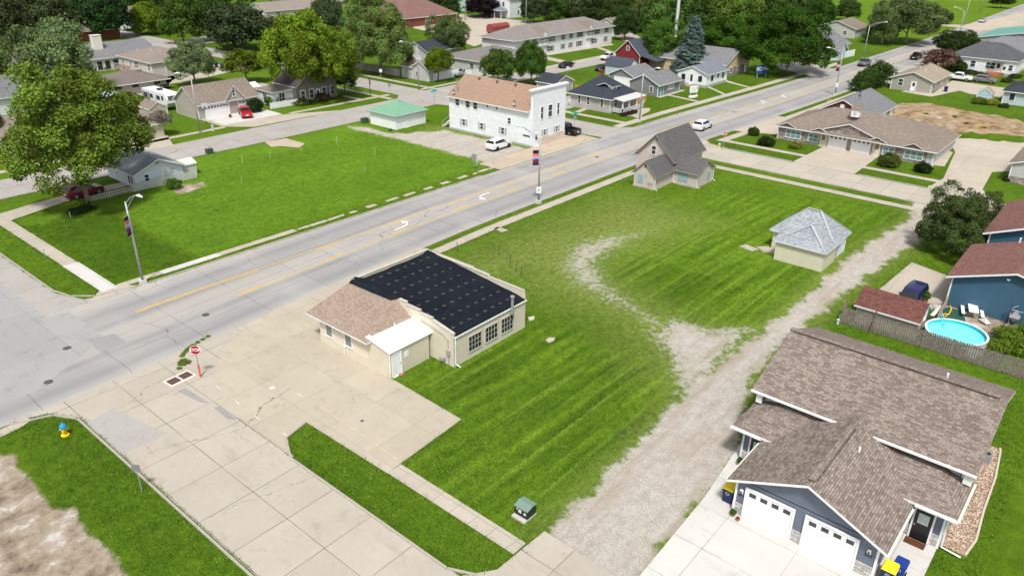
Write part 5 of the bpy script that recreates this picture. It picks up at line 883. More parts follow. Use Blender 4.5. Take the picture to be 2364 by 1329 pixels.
MED = [crown('crown', s, 75, 260, (.18, .32), .042, ragged=rg, low=lo, taper=tp, out=.77) for s, rg, lo, tp in ((11, .07, -.55, 0), (12, .11, -.6, .1), (13, .15, -.5, 0), (14, .06, -.7, .2))]
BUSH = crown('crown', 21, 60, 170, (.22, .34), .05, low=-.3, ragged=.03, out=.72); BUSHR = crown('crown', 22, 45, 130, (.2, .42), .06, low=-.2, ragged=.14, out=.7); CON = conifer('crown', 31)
def trunk_mesh(seed, limbs=6):
    g = random.Random(seed); mb = MB(); mb.tube([(0, 0, -.02), (.005, 0, .05), (.0, .01, .3), (.02, 0, .6), (.01, .02, 1.0)], [.06, .042, .034, .028, .012], 8)
    for k in range(limbs):
        a = k*2.4+g.random(); z0 = .35+.35*k/limbs; L = .35+.25*g.random(); rise = .35+.25*g.random()
        mb.tube([(0, 0, z0), (math.cos(a)*L*.4, math.sin(a)*L*.4, z0+rise*.35), (math.cos(a)*L, math.sin(a)*L, z0+rise)], [.024, .016, .006], 6)
    me_o = mb.build('trunk', BARK, None, (0, 0, 0), smooth=True); me = me_o.data; bpy.data.objects.remove(me_o); return me
TRK = [trunk_mesh(i) for i in range(4)]
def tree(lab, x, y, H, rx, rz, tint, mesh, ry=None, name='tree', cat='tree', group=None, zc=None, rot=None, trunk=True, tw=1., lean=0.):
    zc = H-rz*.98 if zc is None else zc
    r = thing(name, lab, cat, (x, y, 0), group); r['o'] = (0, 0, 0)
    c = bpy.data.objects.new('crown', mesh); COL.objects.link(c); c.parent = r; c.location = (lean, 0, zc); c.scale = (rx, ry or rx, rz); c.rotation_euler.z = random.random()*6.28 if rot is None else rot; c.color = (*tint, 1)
    if trunk:
        t = bpy.data.objects.new('trunk', random.choice(TRK)); COL.objects.link(t); t.parent = r; t.scale = (max(zc, 2.)*1.0*tw, max(zc, 2.)*1.0*tw, zc+.2*rz); t.rotation_euler.z = random.random()*6
    return r
def hpx(x, y, px, py):      # height of a point above ground spot (x,y) seen at the pixel
    d = _ray(px, py); k = (x*d[0]+y*d[1])/(d[0]**2+d[1]**2); return CH+d[2]*k
def dep(x, y, z): v = np.array([x, y, z-CH]); return float(v @ _f)
def ptree(lab, bx, by, tx, ty, hw, tint, mesh, low=None, **kw):
    """bx,by foot; tx,ty top; hw crown half width (survey px); low = crown underside as share of the height"""
    x, y = G(bx, by); H = hpx(x, y, tx, ty); rad = hw*dep(x, y, H*.6)/FP; lo = .22 if low is None else low
    rz = H*(1-lo)/1.75; return tree(lab, x, y, H, rad/.98, rz, tint, mesh, zc=H-rz*1.0, **kw)
YG = (.125, .20, .018); MG = (.060, .125, .018); DG = (.032, .072, .014); GG_ = (.095, .145, .060); SG = (.14, .20, .09); OL = (.09, .11, .02); PU = (.018, .014, .016); BS = (.065, .125, .10)
ptree('huge spreading bright green tree over the red car at left', 205, 470, 120, 150, 158, (.115, .18, .026), NEAR, .15, tw=.8, name='maple_tree')
ptree('tall silver green tree with ragged top beside the ranch house', 150, 248, 150, 30, 92, (.125, .185, .075), FINE[2], .05, name='silver_maple_tree')
ptree('tall feathery light green tree cut by the left edge', -18, 232, -10, 36, 68, (.09, .15, .045), FINE[1], .05)
ptree('brownish olive tree low at the left edge', -10, 352, -4, 232, 36, (.10, .09, .02), MED[0], .1)
ptree('rounded silver green tree behind the taupe garage', 452, 198, 452, 88, 52, (.14, .20, .09), FINE[0], .12, name='silver_maple_tree')
ptree('largest yellow green tree, leaning over the dark grey cottage', 712, 240, 685, -10, 88, YG, NEAR2, .08, tw=.7, name='maple_tree')
ptree('yellow green side crown to the right of the largest tree', 775, 228, 790, 50, 62, (.11, .18, .02), FINE[2], .22)
ptree('small dark green tree at the right end of the grey cottage', 797, 218, 800, 145, 32, (.055, .105, .018), MED[1], .2)
ptree('big pale green maple at the street corner behind the sign post', 880, 172, 872, -2, 82, (.12, .185, .05), NEAR, .04, name='maple_tree')
ptree('broad olive green tree in front of the parking lot', 1036, 138, 1038, 30, 52, (.085, .135, .04), FINE[2], .12)
ptree('dense clipped round tree beside the pale garage', 1012, 188, 1010, 106, 32, (.10, .17, .01), FINE[0], .22)
ptree('leafy dark tree left of the pair behind the copper roof', 1150, 190, 1142, 105, 40, (.06, .115, .022), MED[1], .06)
ptree('narrower dark tree right of the pair behind the copper roof', 1226, 196, 1226, 90, 35, (.05, .11, .018), FINE[0], .05)
ptree('tall green tree beside the blue spruce', 1522, 152, 1520, 34, 48, (.065, .14, .02), FINE[2], .12)
x, y = G(1592, 165); H = hpx(x, y, 1590, 34); c = tree('blue grey spruce between the garage and the tan office building', x, y, H, H*1.05, H*1.0, (.085, .125, .115), CON, zc=.3, name='spruce_tree', tw=.4); c.children[0].scale = (H*.98, H*.98, H)
ptree('huge dark green maple beside the blue sign', 1815, 172, 1800, 2, 100, (.036, .088, .012), NEAR, .02, tw=.6, name='maple_tree')
ptree('dense green tree left of the huge maple', 1690, 125, 1688, 12, 78, (.045, .105, .013), NEAR2, .02)
ptree('tall pale tree beside the main street with trunk showing', 2090, 100, 2085, -8, 76, (.095, .14, .05), FINE[1], .12)
ptree('pale green tree left of the one with the bare trunk', 2035, 102, 2030, 5, 44, (.09, .14, .045), FINE[2], .05)
ptree('round black green tree in front of the white house', 2208, 132, 2212, 66, 50, (.030, .060, .010), FINE[0], .06)
ptree('lone tree far off in the green field', 2309, 19, 2309, -14, 24, (.03, .055, .014), MED[0], .15)
ptree('dark bushy tree beside the gravel lane, the nearer of two', 2188, 588, 2180, 432, 76, (.060, .095, .030), NEAR, .02, tw=.5)
ptree('second dark bushy tree just behind the one beside the gravel lane', 2238, 540, 2240, 428, 48, (.05, .075, .03), FINE[2], .02)
ptree('dark yellow topped tree between the street and the big yellow green tree', 570, 192, 572, 112, 46, (.085, .125, .012), MED[0], .25)
K = 0
W_ = [('dark evergreen mass at the top left corner', 35, 128, 40, -30, 52, (.055, .075, .03)), ('tall dark tree second from the top left corner', 118, 100, 110, -25, 60, (.05, .07, .028)), ('black green spruce like tree above the ranch house roof', 252, 88, 250, -25, 60, (.025, .06, .018)),
      ('yellow tipped tree at the top beside the white cottage', 345, 80, 340, -2, 38, (.10, .16, .016)), ('green tree behind the round silver green tree', 425, 100, 425, -12, 44, (.06, .11, .02)), ('broad dark tree left of the largest tree', 560, 116, 562, -5, 75, (.045, .07, .03)), ('dark green tree above the street bend', 488, 96, 490, -30, 45, (.045, .085, .02)),
      ('grey green tree between the two largest trees', 762, 90, 770, -20, 40, (.06, .10, .04)), ('dark round tree left of the purple tree', 1020, 44, 1022, -25, 48, (.035, .075, .018)), ('dark purple leaved tree near the farmhouse', 1112, 40, 1112, -18, 40, PU), ('dark tree in front of the farmhouse side', 1232, 54, 1232, -14, 32, (.04, .065, .03)),
      ('green tree behind the apartment chimney pipes', 1290, 50, 1292, -20, 40, (.045, .10, .02)), ('dark conifer behind the apartment roof', 1365, 62, 1365, -25, 45, (.035, .055, .018)), ('olive tree behind the apartment corner', 1415, 70, 1418, -20, 34, (.045, .07, .018)), ('dark tree left of the tall green one', 1442, 92, 1442, 18, 28, (.035, .075, .02)),
      ('pale leaved tree behind the tall green one', 1500, 74, 1500, -18, 48, (.085, .115, .035)), ('grey conifer beside the mast', 1572, 66, 1572, -15, 34, (.06, .085, .055)), ('brownish grey tree right of the mast', 1628, 60, 1628, -6, 34, (.08, .075, .05)), ('green tree at the back between mast and maple', 1745, 64, 1745, -18, 50, (.045, .085, .02)),
      ('tree at the back right of the huge maple', 1880, 62, 1884, -12, 42, (.04, .08, .018)), ('small tree near the ball field', 1955, 48, 1975, -5, 30, (.05, .09, .025)), ('tree shading the distant red roofed church', 852, 48, 850, -40, 50, (.09, .15, .04)), ('tree above the round silver green one', 395, 62, 395, -40, 44, (.04, .085, .018))]
for l, bx, by, tx, ty, hw, ti in W_: ptree(l, bx, by, tx, ty, hw, ti, MED[K % 4], .02, group='trees across the back of the town'); K += 1
# woods behind the houses
spots = [(140, 262), (128, 275), (150, 285), (170, 283), (190, 292), (105, 268), (92, 272), (78, 262), (70, 250), (60, 240), (205, 242), (212, 228), (238, 236), (252, 222), (262, 208), (268, 196), (255, 182), (246, 172), (238, 164), (252, 156), (262, 148), (244, 146), (232, 150), (226, 160), (262, 136), (280, 160), (290, 142), (275, 124), (258, 116), (246, 108), (236, 116), (228, 104), (222, 96), (238, 96), (250, 92), (246, 130), (214, 108), (206, 118), (208, 96), (275, 176), (285, 190), (300, 176), (310, 160), (218, 122), (300, 205), (280, 215), (320, 190), (262, 240), (240, 262), (215, 280), (50, 225), (40, 205), (36, 185), (46, 252), (62, 275), (85, 300), (110, 305), (140, 310), (25, 160), (30, 172)]
for i, (x, y) in enumerate(spots):
    H = 12+6*random.random(); f = 1.1+.6*random.random(); ti = random.choice([(.045, .09, .02), (.035, .07, .016), (.06, .11, .022), (.05, .075, .03), (.07, .12, .02)])
    reg_ = 'behind the houses at the upper left' if x < 120 else ('behind the long brown roofed house at the top' if y > 235 else ('behind the white apartment building' if y > 150 else ('beside the purple tree and the farmhouse' if y > 205 else 'behind the red barn and the tan office')))
    tree('dark green tree in the woods '+reg_, x, y, H, 5.5+2*random.random(), H*.5, tuple(v*f for v in ti), MED[i % 4], group='woods '+reg_, zc=H*.52)
# shrubs
def bush(lab, px, py, r, h, tint, mesh=None, group=None, name='bush'):
    x, y = G(px, py); return tree(lab, x, y, h, r/.9, h*.75, tint, mesh or BUSH, name=name, cat='bush', group=group, zc=h*.32, trunk=False)
DB = (.035, .06, .012); MGB = (.07, .125, .018)
bush('round clipped bush by the stop sign, smallest on that lawn', 1739, 312, 1.0, 1.3, DB); bush('larger dark round bush in front of the stone duplex left window', 1769, 336, 1.3, 1.5, (.03, .05, .012)); bush('low yellow green bush in front of the stone duplex', 1834, 342, 1.0, .9, (.13, .16, .02))
bush('round olive bush in front of the right hand door of the stone duplex', 2049, 384, 1.45, 2.0, (.06, .085, .018)); bush('dark round bush at the right corner of the stone duplex', 2130, 398, 1.15, 1.5, (.02, .038, .012))
bush('reddish brown shrub between the cottage and the white house', 2172, 160, 4.2, 5.0, (.12, .07, .055), BUSHR); bush('dark shrub at the white house corner', 2209, 166, 2.0, 3.0, (.03, .06, .015)); bush('dark rounded bush in the green field', 2164, 55, 4.8, 5.5, (.045, .07, .02))
for i, (px, py, r, h) in enumerate(((1984, 210, 2.2, 3.6), (1998, 203, 2.4, 4.0), (2012, 200, 2.2, 3.8), (2026, 194, 2.8, 5.2))): bush(('leftmost of the row of dark shrubs behind the dark red garage', 'second shrub of the row behind the dark red garage', 'third shrub of the row behind the dark red garage', 'tallest shrub at the right end of the row behind the dark red garage')[i], px, py, r, h, (.035, .075, .015), BUSHR, 'shrubs behind the dark red garage')
bush('wide yellow green shrub between the white shed and the small gambrel shed', 298, 258, 3.6, 3.6, (.10, .155, .02), BUSHR); bush('dark round shrub beside the red pickup', 590, 258, 1.5, 2.4, (.02, .05, .015)); bush('shrub in front of the grey cottage, left', 637, 240, 2., 2., MGB, BUSHR); bush('pale shrub under the tree in front of the grey cottage', 690, 240, 2.2, 1.1, (.11, .14, .03), BUSHR)
bush('reddish shrub at the bed beside the cottage walk', 745, 232, 1.4, 1.5, (.11, .07, .05), BUSHR); bush('dark bush by the round silver green tree driveway', 1925//3+120, 190, 1.2, 1.6, DB)
x, y = G(378, 312); tree('thin half bare little tree on the lawn by the lamp post', x, y, 4.2, 1.9, 1.8, (.17, .15, .12), BUSHR, name='small_tree', tw=.7)
bush('dark foundation shrub left of the huge maple, near the ball field', 1918, 134, 2.2, 3, DB); bush('dark round bush beside the lamp post across the street', 1932, 128, 2.4, 3.4, DB)
bush('bright leafy bush beside the weathered board fence by the light blue house', 403, 436, .9, 1.5, (.07, .14, .02), BUSHR)
bush('yellow green leafy plant in front of the blue garage wall', 2275, 712, .75, 2.0, (.22, .27, .03), BUSHR, name='plant'); bush('second yellow green plant in front of the blue garage wall', 2293, 722, .6, 1.6, (.2, .26, .03), BUSHR, name='plant')
for i, (px, py, r) in enumerate(((2318, 782, .9), (2352, 812, 1.1), (2300, 812, .9), (2335, 795, 1.), (2372, 780, 1.2))): bush(('weedy bush nearest the pool in the yard corner', 'large weedy bush at the fence by the right edge', 'low weedy bush right of the pool against the fence', 'middle weedy bush in the yard corner', 'weedy bush cut off by the right edge')[i], px, py, r, 1.2, (.10, .17, .02), BUSHR, 'weedy bushes in the pool yard')
bush('dark creeping bush along the blue garage wall behind the picnic table', 2245, 705, 1.3, .9, (.03, .05, .02), BUSHR); bush('green tangle beside the shed end', 2150, 752, .5, .9, MGB, BUSHR)
for i, (px, py) in enumerate(((1440, 268), (1452, 265), (1462, 262))): bush(('dark flowering shrub below the bungalow porch, left', 'dark flowering shrub in the middle below the bungalow porch', 'dark flowering shrub at the bungalow porch steps')[i], px, py, .7, .7, (.05, .035, .02), BUSHR)
for i, (px, py) in enumerate(((2240, 170), (2262, 176), (2325, 190), (2342, 180))): bush('low dark shrub along the base of the white house', px, py, 1.3, 1.0, (.045, .06, .025), BUSHR, 'foundation shrubs of the white house')
bush('low bush by the house at the right edge drive', 2326, 418, .7, .7, DB); bush('second low bush by the house at the right edge drive', 2345, 420, .7, .7, DB)
bush('yellow flowering shrub by the lawn at right', 2287, 242, 1.1, 1.2, (.22, .24, .03), BUSHR); bush('round green shrub beside the tiny barrel roofed shed', 2260, 240, 1.3, 1.4, (.09, .14, .02), BUSHR); bush('dark small plant on the lawn at right', 2316, 248, 1.0, .8, DB)
bush('bright yellow green bush below the ranch house window', 240, 162, 1.6, 1.6, (.13, .22, .02)); bush('dark hedge along the red car driveway', 176, 492, 1.0, .5, (.03, .055, .015), BUSHR); bush('dark hedge near the picket fence end', 200, 484, 1.0, .55, (.03, .055, .015), BUSHR)
bush('weeds growing at the storm drain corner', 425, 838, .45, .25, (.12, .17, .03), BUSHR, name='plant')
tag_l = [(418, 830), (416, 842), (421, 822), (428, 812), (438, 803), (414, 851), (446, 797), (456, 791), (468, 784), (480, 777), (432, 808), (417, 836), (424, 817)]
for px, py in tag_l[1:]: bush('tuft of weeds along the pavement crack near the stop sign', px, py, .2, .12, (.12, .2, .03), BUSHR, 'weeds near the stop sign', name='plant')
for i, (px, py, r) in enumerate(((2098, 272, .8), (2135, 268, 1.1), (2160, 262, .8), (2200, 274, 1.), (2232, 290, .9), (2120, 288, .6), (2180, 290, .7), (2270, 300, .8))): bush('low weed clump growing on the bare soil mound at right', px, py, r*.7, .6, (.10, .12, .03), BUSHR, 'weeds on the bare soil mound', name='weed')
# ---- grass blades on the near lawns
def grass():
    n = 330000; r = rng.random(n)**.75; th = R(-7)+rng.random(n)*R(97)
    X = 8+rng.random(n)*92; Y = rng.random(n)*100; D = np.hypot(X, Y)
    keep = rng.random(n) < np.clip(1.6*(30/np.maximum(D, 20))**1.3, 0, 1); 
    proj = np.stack([X, Y, np.full(n, -CH)], 1); dz = proj @ _f; sx = 1182+FP*(proj @ _r)/dz; sy = 664.5-FP*(proj @ _u)/dz; keep &= (sx > -60) & (sx < 2420) & (sy < 1400)
    X, Y = X[keep], Y[keep]; gr, di, dry, st, lush, weed = masks(X, Y); k = (rng.random(len(X)) > gr*1.7) & (rng.random(len(X)) > di*1.6)
    for P in PAVED:
        xs_ = [p[0] for p in P]; ys_ = [p[1] for p in P]; b = (X > min(xs_)) & (X < max(xs_)) & (Y > min(ys_)) & (Y < max(ys_)) & k; i = np.where(b)[0]
        if len(i): ins = inpoly(P, X[i], Y[i]); k[i[ins]] = False
    for x0, x1, y0, y1 in FOOT: k &= ~((X > x0-.1) & (X < x1+.1) & (Y > y0-.1) & (Y < y1+.1))
    ex, ey = [], []
    for P in PAVED:
        for (x1, y1), (x2, y2) in zip(P, P[1:]+P[:1]):
            L = math.hypot(x2-x1, y2-y1)
            if min(x1, x2) > 110 or L < .3 or max(y1, y2) < -5 or min(y1, y2) > 110: continue
            m = int(L*11); u = rng.random(m); a_ = 1 if sum(P[i][0]*P[(i+1) % len(P)][1]-P[(i+1) % len(P)][0]*P[i][1] for i in range(len(P))) > 0 else -1
            nx, ny = (y2-y1)/L*a_, -(x2-x1)/L*a_; bx, by = x1+(x2-x1)*u, y1+(y2-y1)*u; ok = np.ones(m, bool)
            for Q in PAVED:
                if Q is not P: ok &= ~inpoly(Q, bx+nx*.35, by+ny*.35)
            ok &= hashn(bx, by, 2.2) > .38
            d_ = rng.normal(size=m)*.07+.02; ex.append((bx+nx*d_)[ok]); ey.append((by+ny*d_)[ok])
    ex, ey = np.concatenate(ex), np.concatenate(ey); g2 = masks(ex, ey); q = (g2[0] < .4) & (g2[1] < .4); ex, ey = ex[q], ey[q]
    X, Y, dry, st, lush = [np.concatenate([A[k], B]) for A, B in ((X, ex), (Y, ey), (dry, g2[2][q]), (st, g2[3][q]), (lush, g2[4][q]-.1))]; k = slice(None)
    X, Y, dry, st, lush = X[k], Y[k], dry[k], st[k], lush[k]; n = len(X); nb = 4
    a = rng.random((n, nb))*6.283; s = .05+.06*rng.random((n, nb)); big = (rng.random(n) < .015)[:, None]; h = (.05+.06*rng.random((n, nb)))*(1+1.0*big); px = X[:, None]+rng.normal(size=(n, nb))*.09; py = Y[:, None]+rng.normal(size=(n, nb))*.09
    l = a+rng.normal(size=(n, nb))*.6; V = np.empty((n, nb, 3, 3)); wv = .028*(1+D.mean()*0)
    V[..., 0, 0] = px-np.sin(a)*wv; V[..., 0, 1] = py+np.cos(a)*wv; V[..., 0, 2] = 0; V[..., 1, 0] = px+np.sin(a)*wv; V[..., 1, 1] = py-np.cos(a)*wv; V[..., 1, 2] = 0
    V[..., 2, 0] = px+np.cos(l)*s; V[..., 2, 1] = py+np.sin(l)*s; V[..., 2, 2] = h
    F = np.arange(n*nb*3).reshape(-1, 3); me = npmesh('grass', V.reshape(-1, 3), F, 3)
    tint = np.clip(.5+rng.normal(size=(n, 1))*.12+rng.normal(size=(n, nb))*.12+(lush-.5)[:, None]*.5+0, 0, 1); ad = me.attributes.new('tint', 'FLOAT', 'POINT'); ad.data.foreach_set('value', np.repeat(tint.ravel(), 3).astype(np.float32))
    ad = me.attributes.new('dry', 'FLOAT', 'POINT'); ad.data.foreach_set('value', np.repeat(np.repeat(dry, nb), 3).astype(np.float32))
    t = NT('grass_blade'); ti = t.n('Attribute', attribute_name='tint').outputs['Fac']; dr = t.n('Attribute', attribute_name='dry').outputs['Fac']
    c = t.ramp(ti, [(0, (.022, .055, .004)), (.35, (.050, .110, .007)), (.65, (.095, .185, .014)), (1, (.17, .27, .04))]); c = t.mix(t.math('MULTIPLY', dr, .6), c, (.20, .21, .05)); t.col(c, .8, .1)
    me.materials.append(t.m); o = bpy.data.objects.new('grass', me); COL.objects.link(o); tag(o, 'mown grass growing over the near lawns and verges', 'grass', kind='stuff'); print('blades', n*nb)
grass()

# ------------------------------------------------------------------ vehicles
_pm = {}
def paint(c, met=.0):
    k = (c, met)
    if k not in _pm: t = NT('car_paint'); t.b.inputs['Coat Weight'].default_value = .6; t.b.inputs['Coat Roughness'].default_value = .08; _pm[k] = t.col(t.mix(t.noise(.8, t.pos(), 2), tuple(x*.92 for x in c), c), .4, .4, met)
    return _pm[k]
CGLASS = plain((.012, .014, .017), .12, .7); RIM = plain((.35, .35, .36), .35, .5, .6); RIMK = plain((.03, .03, .03), .4, .5, .3); TYRE = plain((.018, .018, .018), .85); HL = plain((.75, .77, .8), .15, .6); TL = plain((.45, .02, .02), .25, .5); PLATE = plain((.7, .7, .68), .5); BLKP = plain((.02, .02, .02), .6)
TYPES = {  # stations: x, half width low, belt half width, z bottom, z belt, roof half width, z roof
 'sedan': (4.75, [(-2.37, .72, .74, .42, .80, .74, .80), (-2.3, .80, .86, .28, .98, .86, .98), (-1.75, .88, .91, .22, 1.02, .91, 1.02), (-1.0, .9, .92, .2, 1.0, .66, 1.40), (-.2, .9, .92, .2, .98, .68, 1.45), (.35, .9, .92, .2, .97, .66, 1.40), (1.05, .9, .92, .2, .96, .90, .97), (1.9, .88, .88, .22, .86, .86, .86), (2.3, .78, .78, .3, .70, .76, .70), (2.38, .66, .66, .4, .58, .64, .58)], 2, 6, .33),
 'suv': (4.7, [(-2.33, .78, .82, .42, 1.0, .80, 1.0), (-2.26, .86, .90, .3, 1.12, .88, 1.14), (-1.75, .9, .93, .25, 1.14, .68, 1.55), (-.8, .92, .94, .24, 1.10, .71, 1.64), (.0, .92, .94, .24, 1.07, .71, 1.66), (.4, .92, .94, .24, 1.05, .68, 1.60), (1.15, .92, .93, .24, 1.04, .91, 1.06), (1.9, .90, .90, .26, .97, .88, .98), (2.28, .82, .82, .34, .80, .80, .80), (2.36, .7, .7, .42, .68, .68, .68)], 1, 6, .36),
 'van': (5.0, [(-2.48, .84, .86, .4, 1.05, .86, 1.05), (-2.42, .9, .93, .3, 1.12, .88, 1.2), (-2.25, .92, .96, .25, 1.12, .76, 1.68), (-1.0, .95, .98, .24, 1.1, .80, 1.78), (.3, .95, .98, .24, 1.08, .80, 1.78), (.9, .95, .97, .24, 1.05, .76, 1.68), (1.75, .95, .95, .24, 1.02, .92, 1.03), (2.2, .9, .9, .26, .88, .88, .88), (2.45, .8, .8, .34, .70, .78, .70)], 1, 6, .34),
}
def wheel(par, x, s, r, wr, rim):
    y0, y1 = (s*(.80 if wr else .78), s*.97); n = 18; mb = MB(); P = lambda rr, y: [(x+rr*math.cos(2*math.pi*k/n), y, r+rr*math.sin(2*math.pi*k/n)) for k in range(n)]
    rings = [P(r*.62, y1), P(r*.95, y1), P(r, y1-s*.03), P(r, y0+s*.03), P(r*.9, y0)]; vs = sum(rings, []); fs = [(a*n+k, a*n+(k+1) % n, (a+1)*n+(k+1) % n, (a+1)*n+k) for a in range(4) for k in range(n)]; mb.add(vs, fs+[tuple(range(4*n, 5*n))]); w_ = mb.build('wheel', TYRE, par)
    mb = MB(); mb.add(P(r*.63, y1-s*.03)+[(x, y1-s*.01, r)], [(k, (k+1) % n, n) for k in range(n)])
    for k in range(5): a = 2*math.pi*k/5; mb.bar((x, y1-s*.005, r), (x+r*.6*math.cos(a), y1-s*.005, r+r*.6*math.sin(a)), .03, .07)
    mb.build('rim', rim, w_)
def car(kind, color, rim=None, met=0., roofblack=False):
    root = proto({'sedan': 'sedan_car', 'suv': 'suv_car', 'van': 'minivan', 'pickup': 'pickup_truck'}[kind]); pm = paint(color, met); rim = rim or RIM
    if kind == 'pickup':
        st = [(-.95, .92, .96, .38, 1.12, .93, 1.14), (-.88, .92, .96, .38, 1.12, .76, 1.75), (-.2, .92, .96, .38, 1.12, .78, 1.84), (.65, .92, .96, .38, 1.12, .76, 1.78), (1.45, .92, .95, .38, 1.12, .93, 1.14), (2.4, .92, .94, .4, 1.08, .92, 1.09), (2.72, .86, .88, .45, .95, .86, .95), (2.78, .8, .8, .5, .8, .8, .8)]; L = 5.6; g0, g1, wr = 1, 4, .4
    else: L, st, g0, g1, wr = TYPES[kind]
    def ring(s): x, wl, wb, z0, zb, wt, zt = s; return [(x, -wl*.86, z0), (x, -wl, z0+.12), (x, -wb, (z0+zb)/2+.05), (x, -wb*.975, zb), (x, -wt, zt-(.06 if zt-zb > .2 else .0)), (x, -wt*.82, zt), (x, 0, zt+.02), (x, wt*.82, zt), (x, wt, zt-(.06 if zt-zb > .2 else .0)), (x, wb*.975, zb), (x, wb, (z0+zb)/2+.05), (x, wl, z0+.12), (x, wl*.86, z0)]
    mb = MB(); n = 13; vs = sum([ring(s) for s in st], []); fs = []
    for i in range(len(st)-1):
        for k in range(n): fs.append((i*n+k, i*n+(k+1) % n, (i+1)*n+(k+1) % n, (i+1)*n+k))
    fs += [tuple(range(n)), tuple(range((len(st)-1)*n, len(st)*n))]; mb.add(vs, fs)
    if kind == 'pickup':
        for s in (-1, 1): mb.box(-2.78, -.93, min(s*.82, s*.95), max(s*.82, s*.95), .45, 1.12)
        mb.box(-2.78, -2.68, -.82, .82, .5, 1.12); mb.box(-2.7, -.9, -.84, .84, .5, .66); mb.box(-2.86, -2.76, -.9, .9, .42, .58)
    body = mb.build('body', pm, root, smooth=False)
    for p in body.data.polygons: p.use_smooth = True
    try: body.data.set_sharp_from_angle(angle=R(35))
    except Exception: pass
    # glazing strips just proud of the pillars
    def lerp(a, b, t_): return tuple(a[i]+(b[i]-a[i])*t_ for i in range(3))
    def quad(mb, A, B, C_, D, push, iu=.06, iv=.1):
        q = []
        for u, v in ((iu, iv), (1-iu, iv), (1-iu, 1-iv), (iu, 1-iv)): q.append(Vector(lerp(lerp(A, B, u), lerp(D, C_, u), v)))
        nn = (q[1]-q[0]).cross(q[3]-q[0]).normalized(); cc = (q[0]+q[2])/2-Vector((0, 0, 1.0)); nn = nn if nn.dot(Vector((cc.x, cc.y, cc.z+.0))) > 0 else -nn
        mb.add([p+nn*push for p in q], [(0, 1, 2, 3)])
    rr = [ring(s) for s in st]; gs = MB()
    for i in range(g0, g1):
        a, b_ = rr[i], rr[i+1]
        za, zb_ = st[i], st[i+1]
        if za[6]-za[4] > .2 and zb_[6]-zb_[4] > .2:
            for s in (3, 9): quad(gs, a[s], b_[s], b_[s+1 if s == 3 else s-1], a[s+1 if s == 3 else s-1], .012, .0, .06)
        elif za[6]-za[4] > .2:   # windscreen quarter
            for s in (3, 9): A_ = lerp(a[s], b_[s], .05); B_ = lerp(a[s], b_[s], .6); T_ = lerp(a[s+1 if s == 3 else s-1], b_[s+1 if s == 3 else s-1], .12); gs.add([tuple(np.array(p)+np.array([0, -.014 if s == 3 else .014, .0])) for p in (A_, B_, T_)], [(0, 1, 2)])
    for sg in (-1, 1):
        m2 = MB()
        for f in gs.f:
            if sg*sum(gs.v[i][1] for i in f) > 0: m2.add([gs.v[i] for i in f], [tuple(range(len(f)))])
        m2.build('side_window', CGLASS, root)
    def cross(i, j, nm):
        a, b_ = rr[i], rr[j]; m = MB(); q = [lerp(a[5], b_[4], .1), lerp(a[7], b_[8], .1), lerp(a[7], b_[8], .9), lerp(a[5], b_[4], .9)]
        v1 = Vector(q[1])-Vector(q[0]); v2 = Vector(q[3])-Vector(q[0]); nn = v1.cross(v2).normalized(); nn = nn if nn.z > 0 else -nn; m.add([Vector(p)+nn*.03 for p in q], [(0, 1, 2, 3)]); m.build(nm, CGLASS, root)
    top = [i for i, s in enumerate(st) if s[6]-s[4] > .2]; cross(top[-1], top[-1]+1, 'windscreen'); cross(top[0], top[0]-1, 'rear_window')
    if roofblack: mb = MB(); a, b_ = rr[top[0]], rr[top[-1]]; mb.add([tuple(np.array(p)+[dx, 0, .04]) for p, dx in ((a[5], .25), (a[7], .25), (b_[7], -.1), (b_[5], -.1))], [(0, 1, 2, 3)]); mb.build('sunroof', CGLASS, root)
    hl = L/2
    fx = st[-2][0]; fw = st[-2][2]; rx = st[1][0] if kind != 'pickup' else -2.78; fz = st[-2][4]-.12
    for s in (-1, 1):
        MB().box(fx-.3, fx+.06, s*fw-.2 if s > 0 else s*fw-.01, s*fw+.01 if s > 0 else s*fw+.2, fz-.06, fz+.07).build('headlight', HL, root)
        MB().box(rx-.06, rx+.12, s*.88-(.16 if s > 0 else -.0), s*.88+(.0 if s > 0 else .16), .78, 1.0).build('taillight', TL, root)
        MB().box(.75, .93, min(s*.95, s*1.1), max(s*.95, s*1.1), 1.02, 1.16).build('mirror', pm, root)
        for x in (-L*.29, L*.31): wheel(root, x, s, wr, kind == 'pickup', rim)
    MB().box(fx+.0, fx+.09, -.5, .5, .42, .62).build('grille', BLKP, root); MB().box(rx-.09, rx-.02, -.26, .26, .62, .76).build('number_plate', PLATE, root)
    mb = MB(); mb.box(-hl+.25, hl-.25, -.8, .8, .2, .42); mb.build('underbody', BLKP, root)
    return root
PROTO = {}
def place(kind, color, px, py, hd, lab, cat='car', dz=.045, sc=1., group=None, **kw):
    o = car(kind, color, **kw); x, y = G(px, py); put(o, x, y, dz, R(hd), sc); tag(o, lab, cat, group); return o
place('suv', (.72, .73, .74), 1151, 343, 2, 'white hatchback car parked on the gravel beside the white corner building', rim=RIMK)
place('suv', (.72, .73, .74), 1621, 298, 3, 'white car with a black roof driving away on the main street', roofblack=True, group='vehicles on the main street')
place('sedan', (.008, .008, .010), 1306, 156, 182, 'black car parked on the back street, the left one of two'); place('sedan', (.02, .025, .03), 1390, 163, 182, 'dark car parked on the back street, partly behind the bungalow chimney')
place('pickup', (.10, .105, .11), 1994, 152, 180, 'grey pickup coming towards the camera on the main street', 'pickup', group='vehicles on the main street'); place('pickup', (.012, .012, .014), 2114, 137, 0, 'black pickup on the right lane of the main street', 'pickup', group='vehicles on the main street')
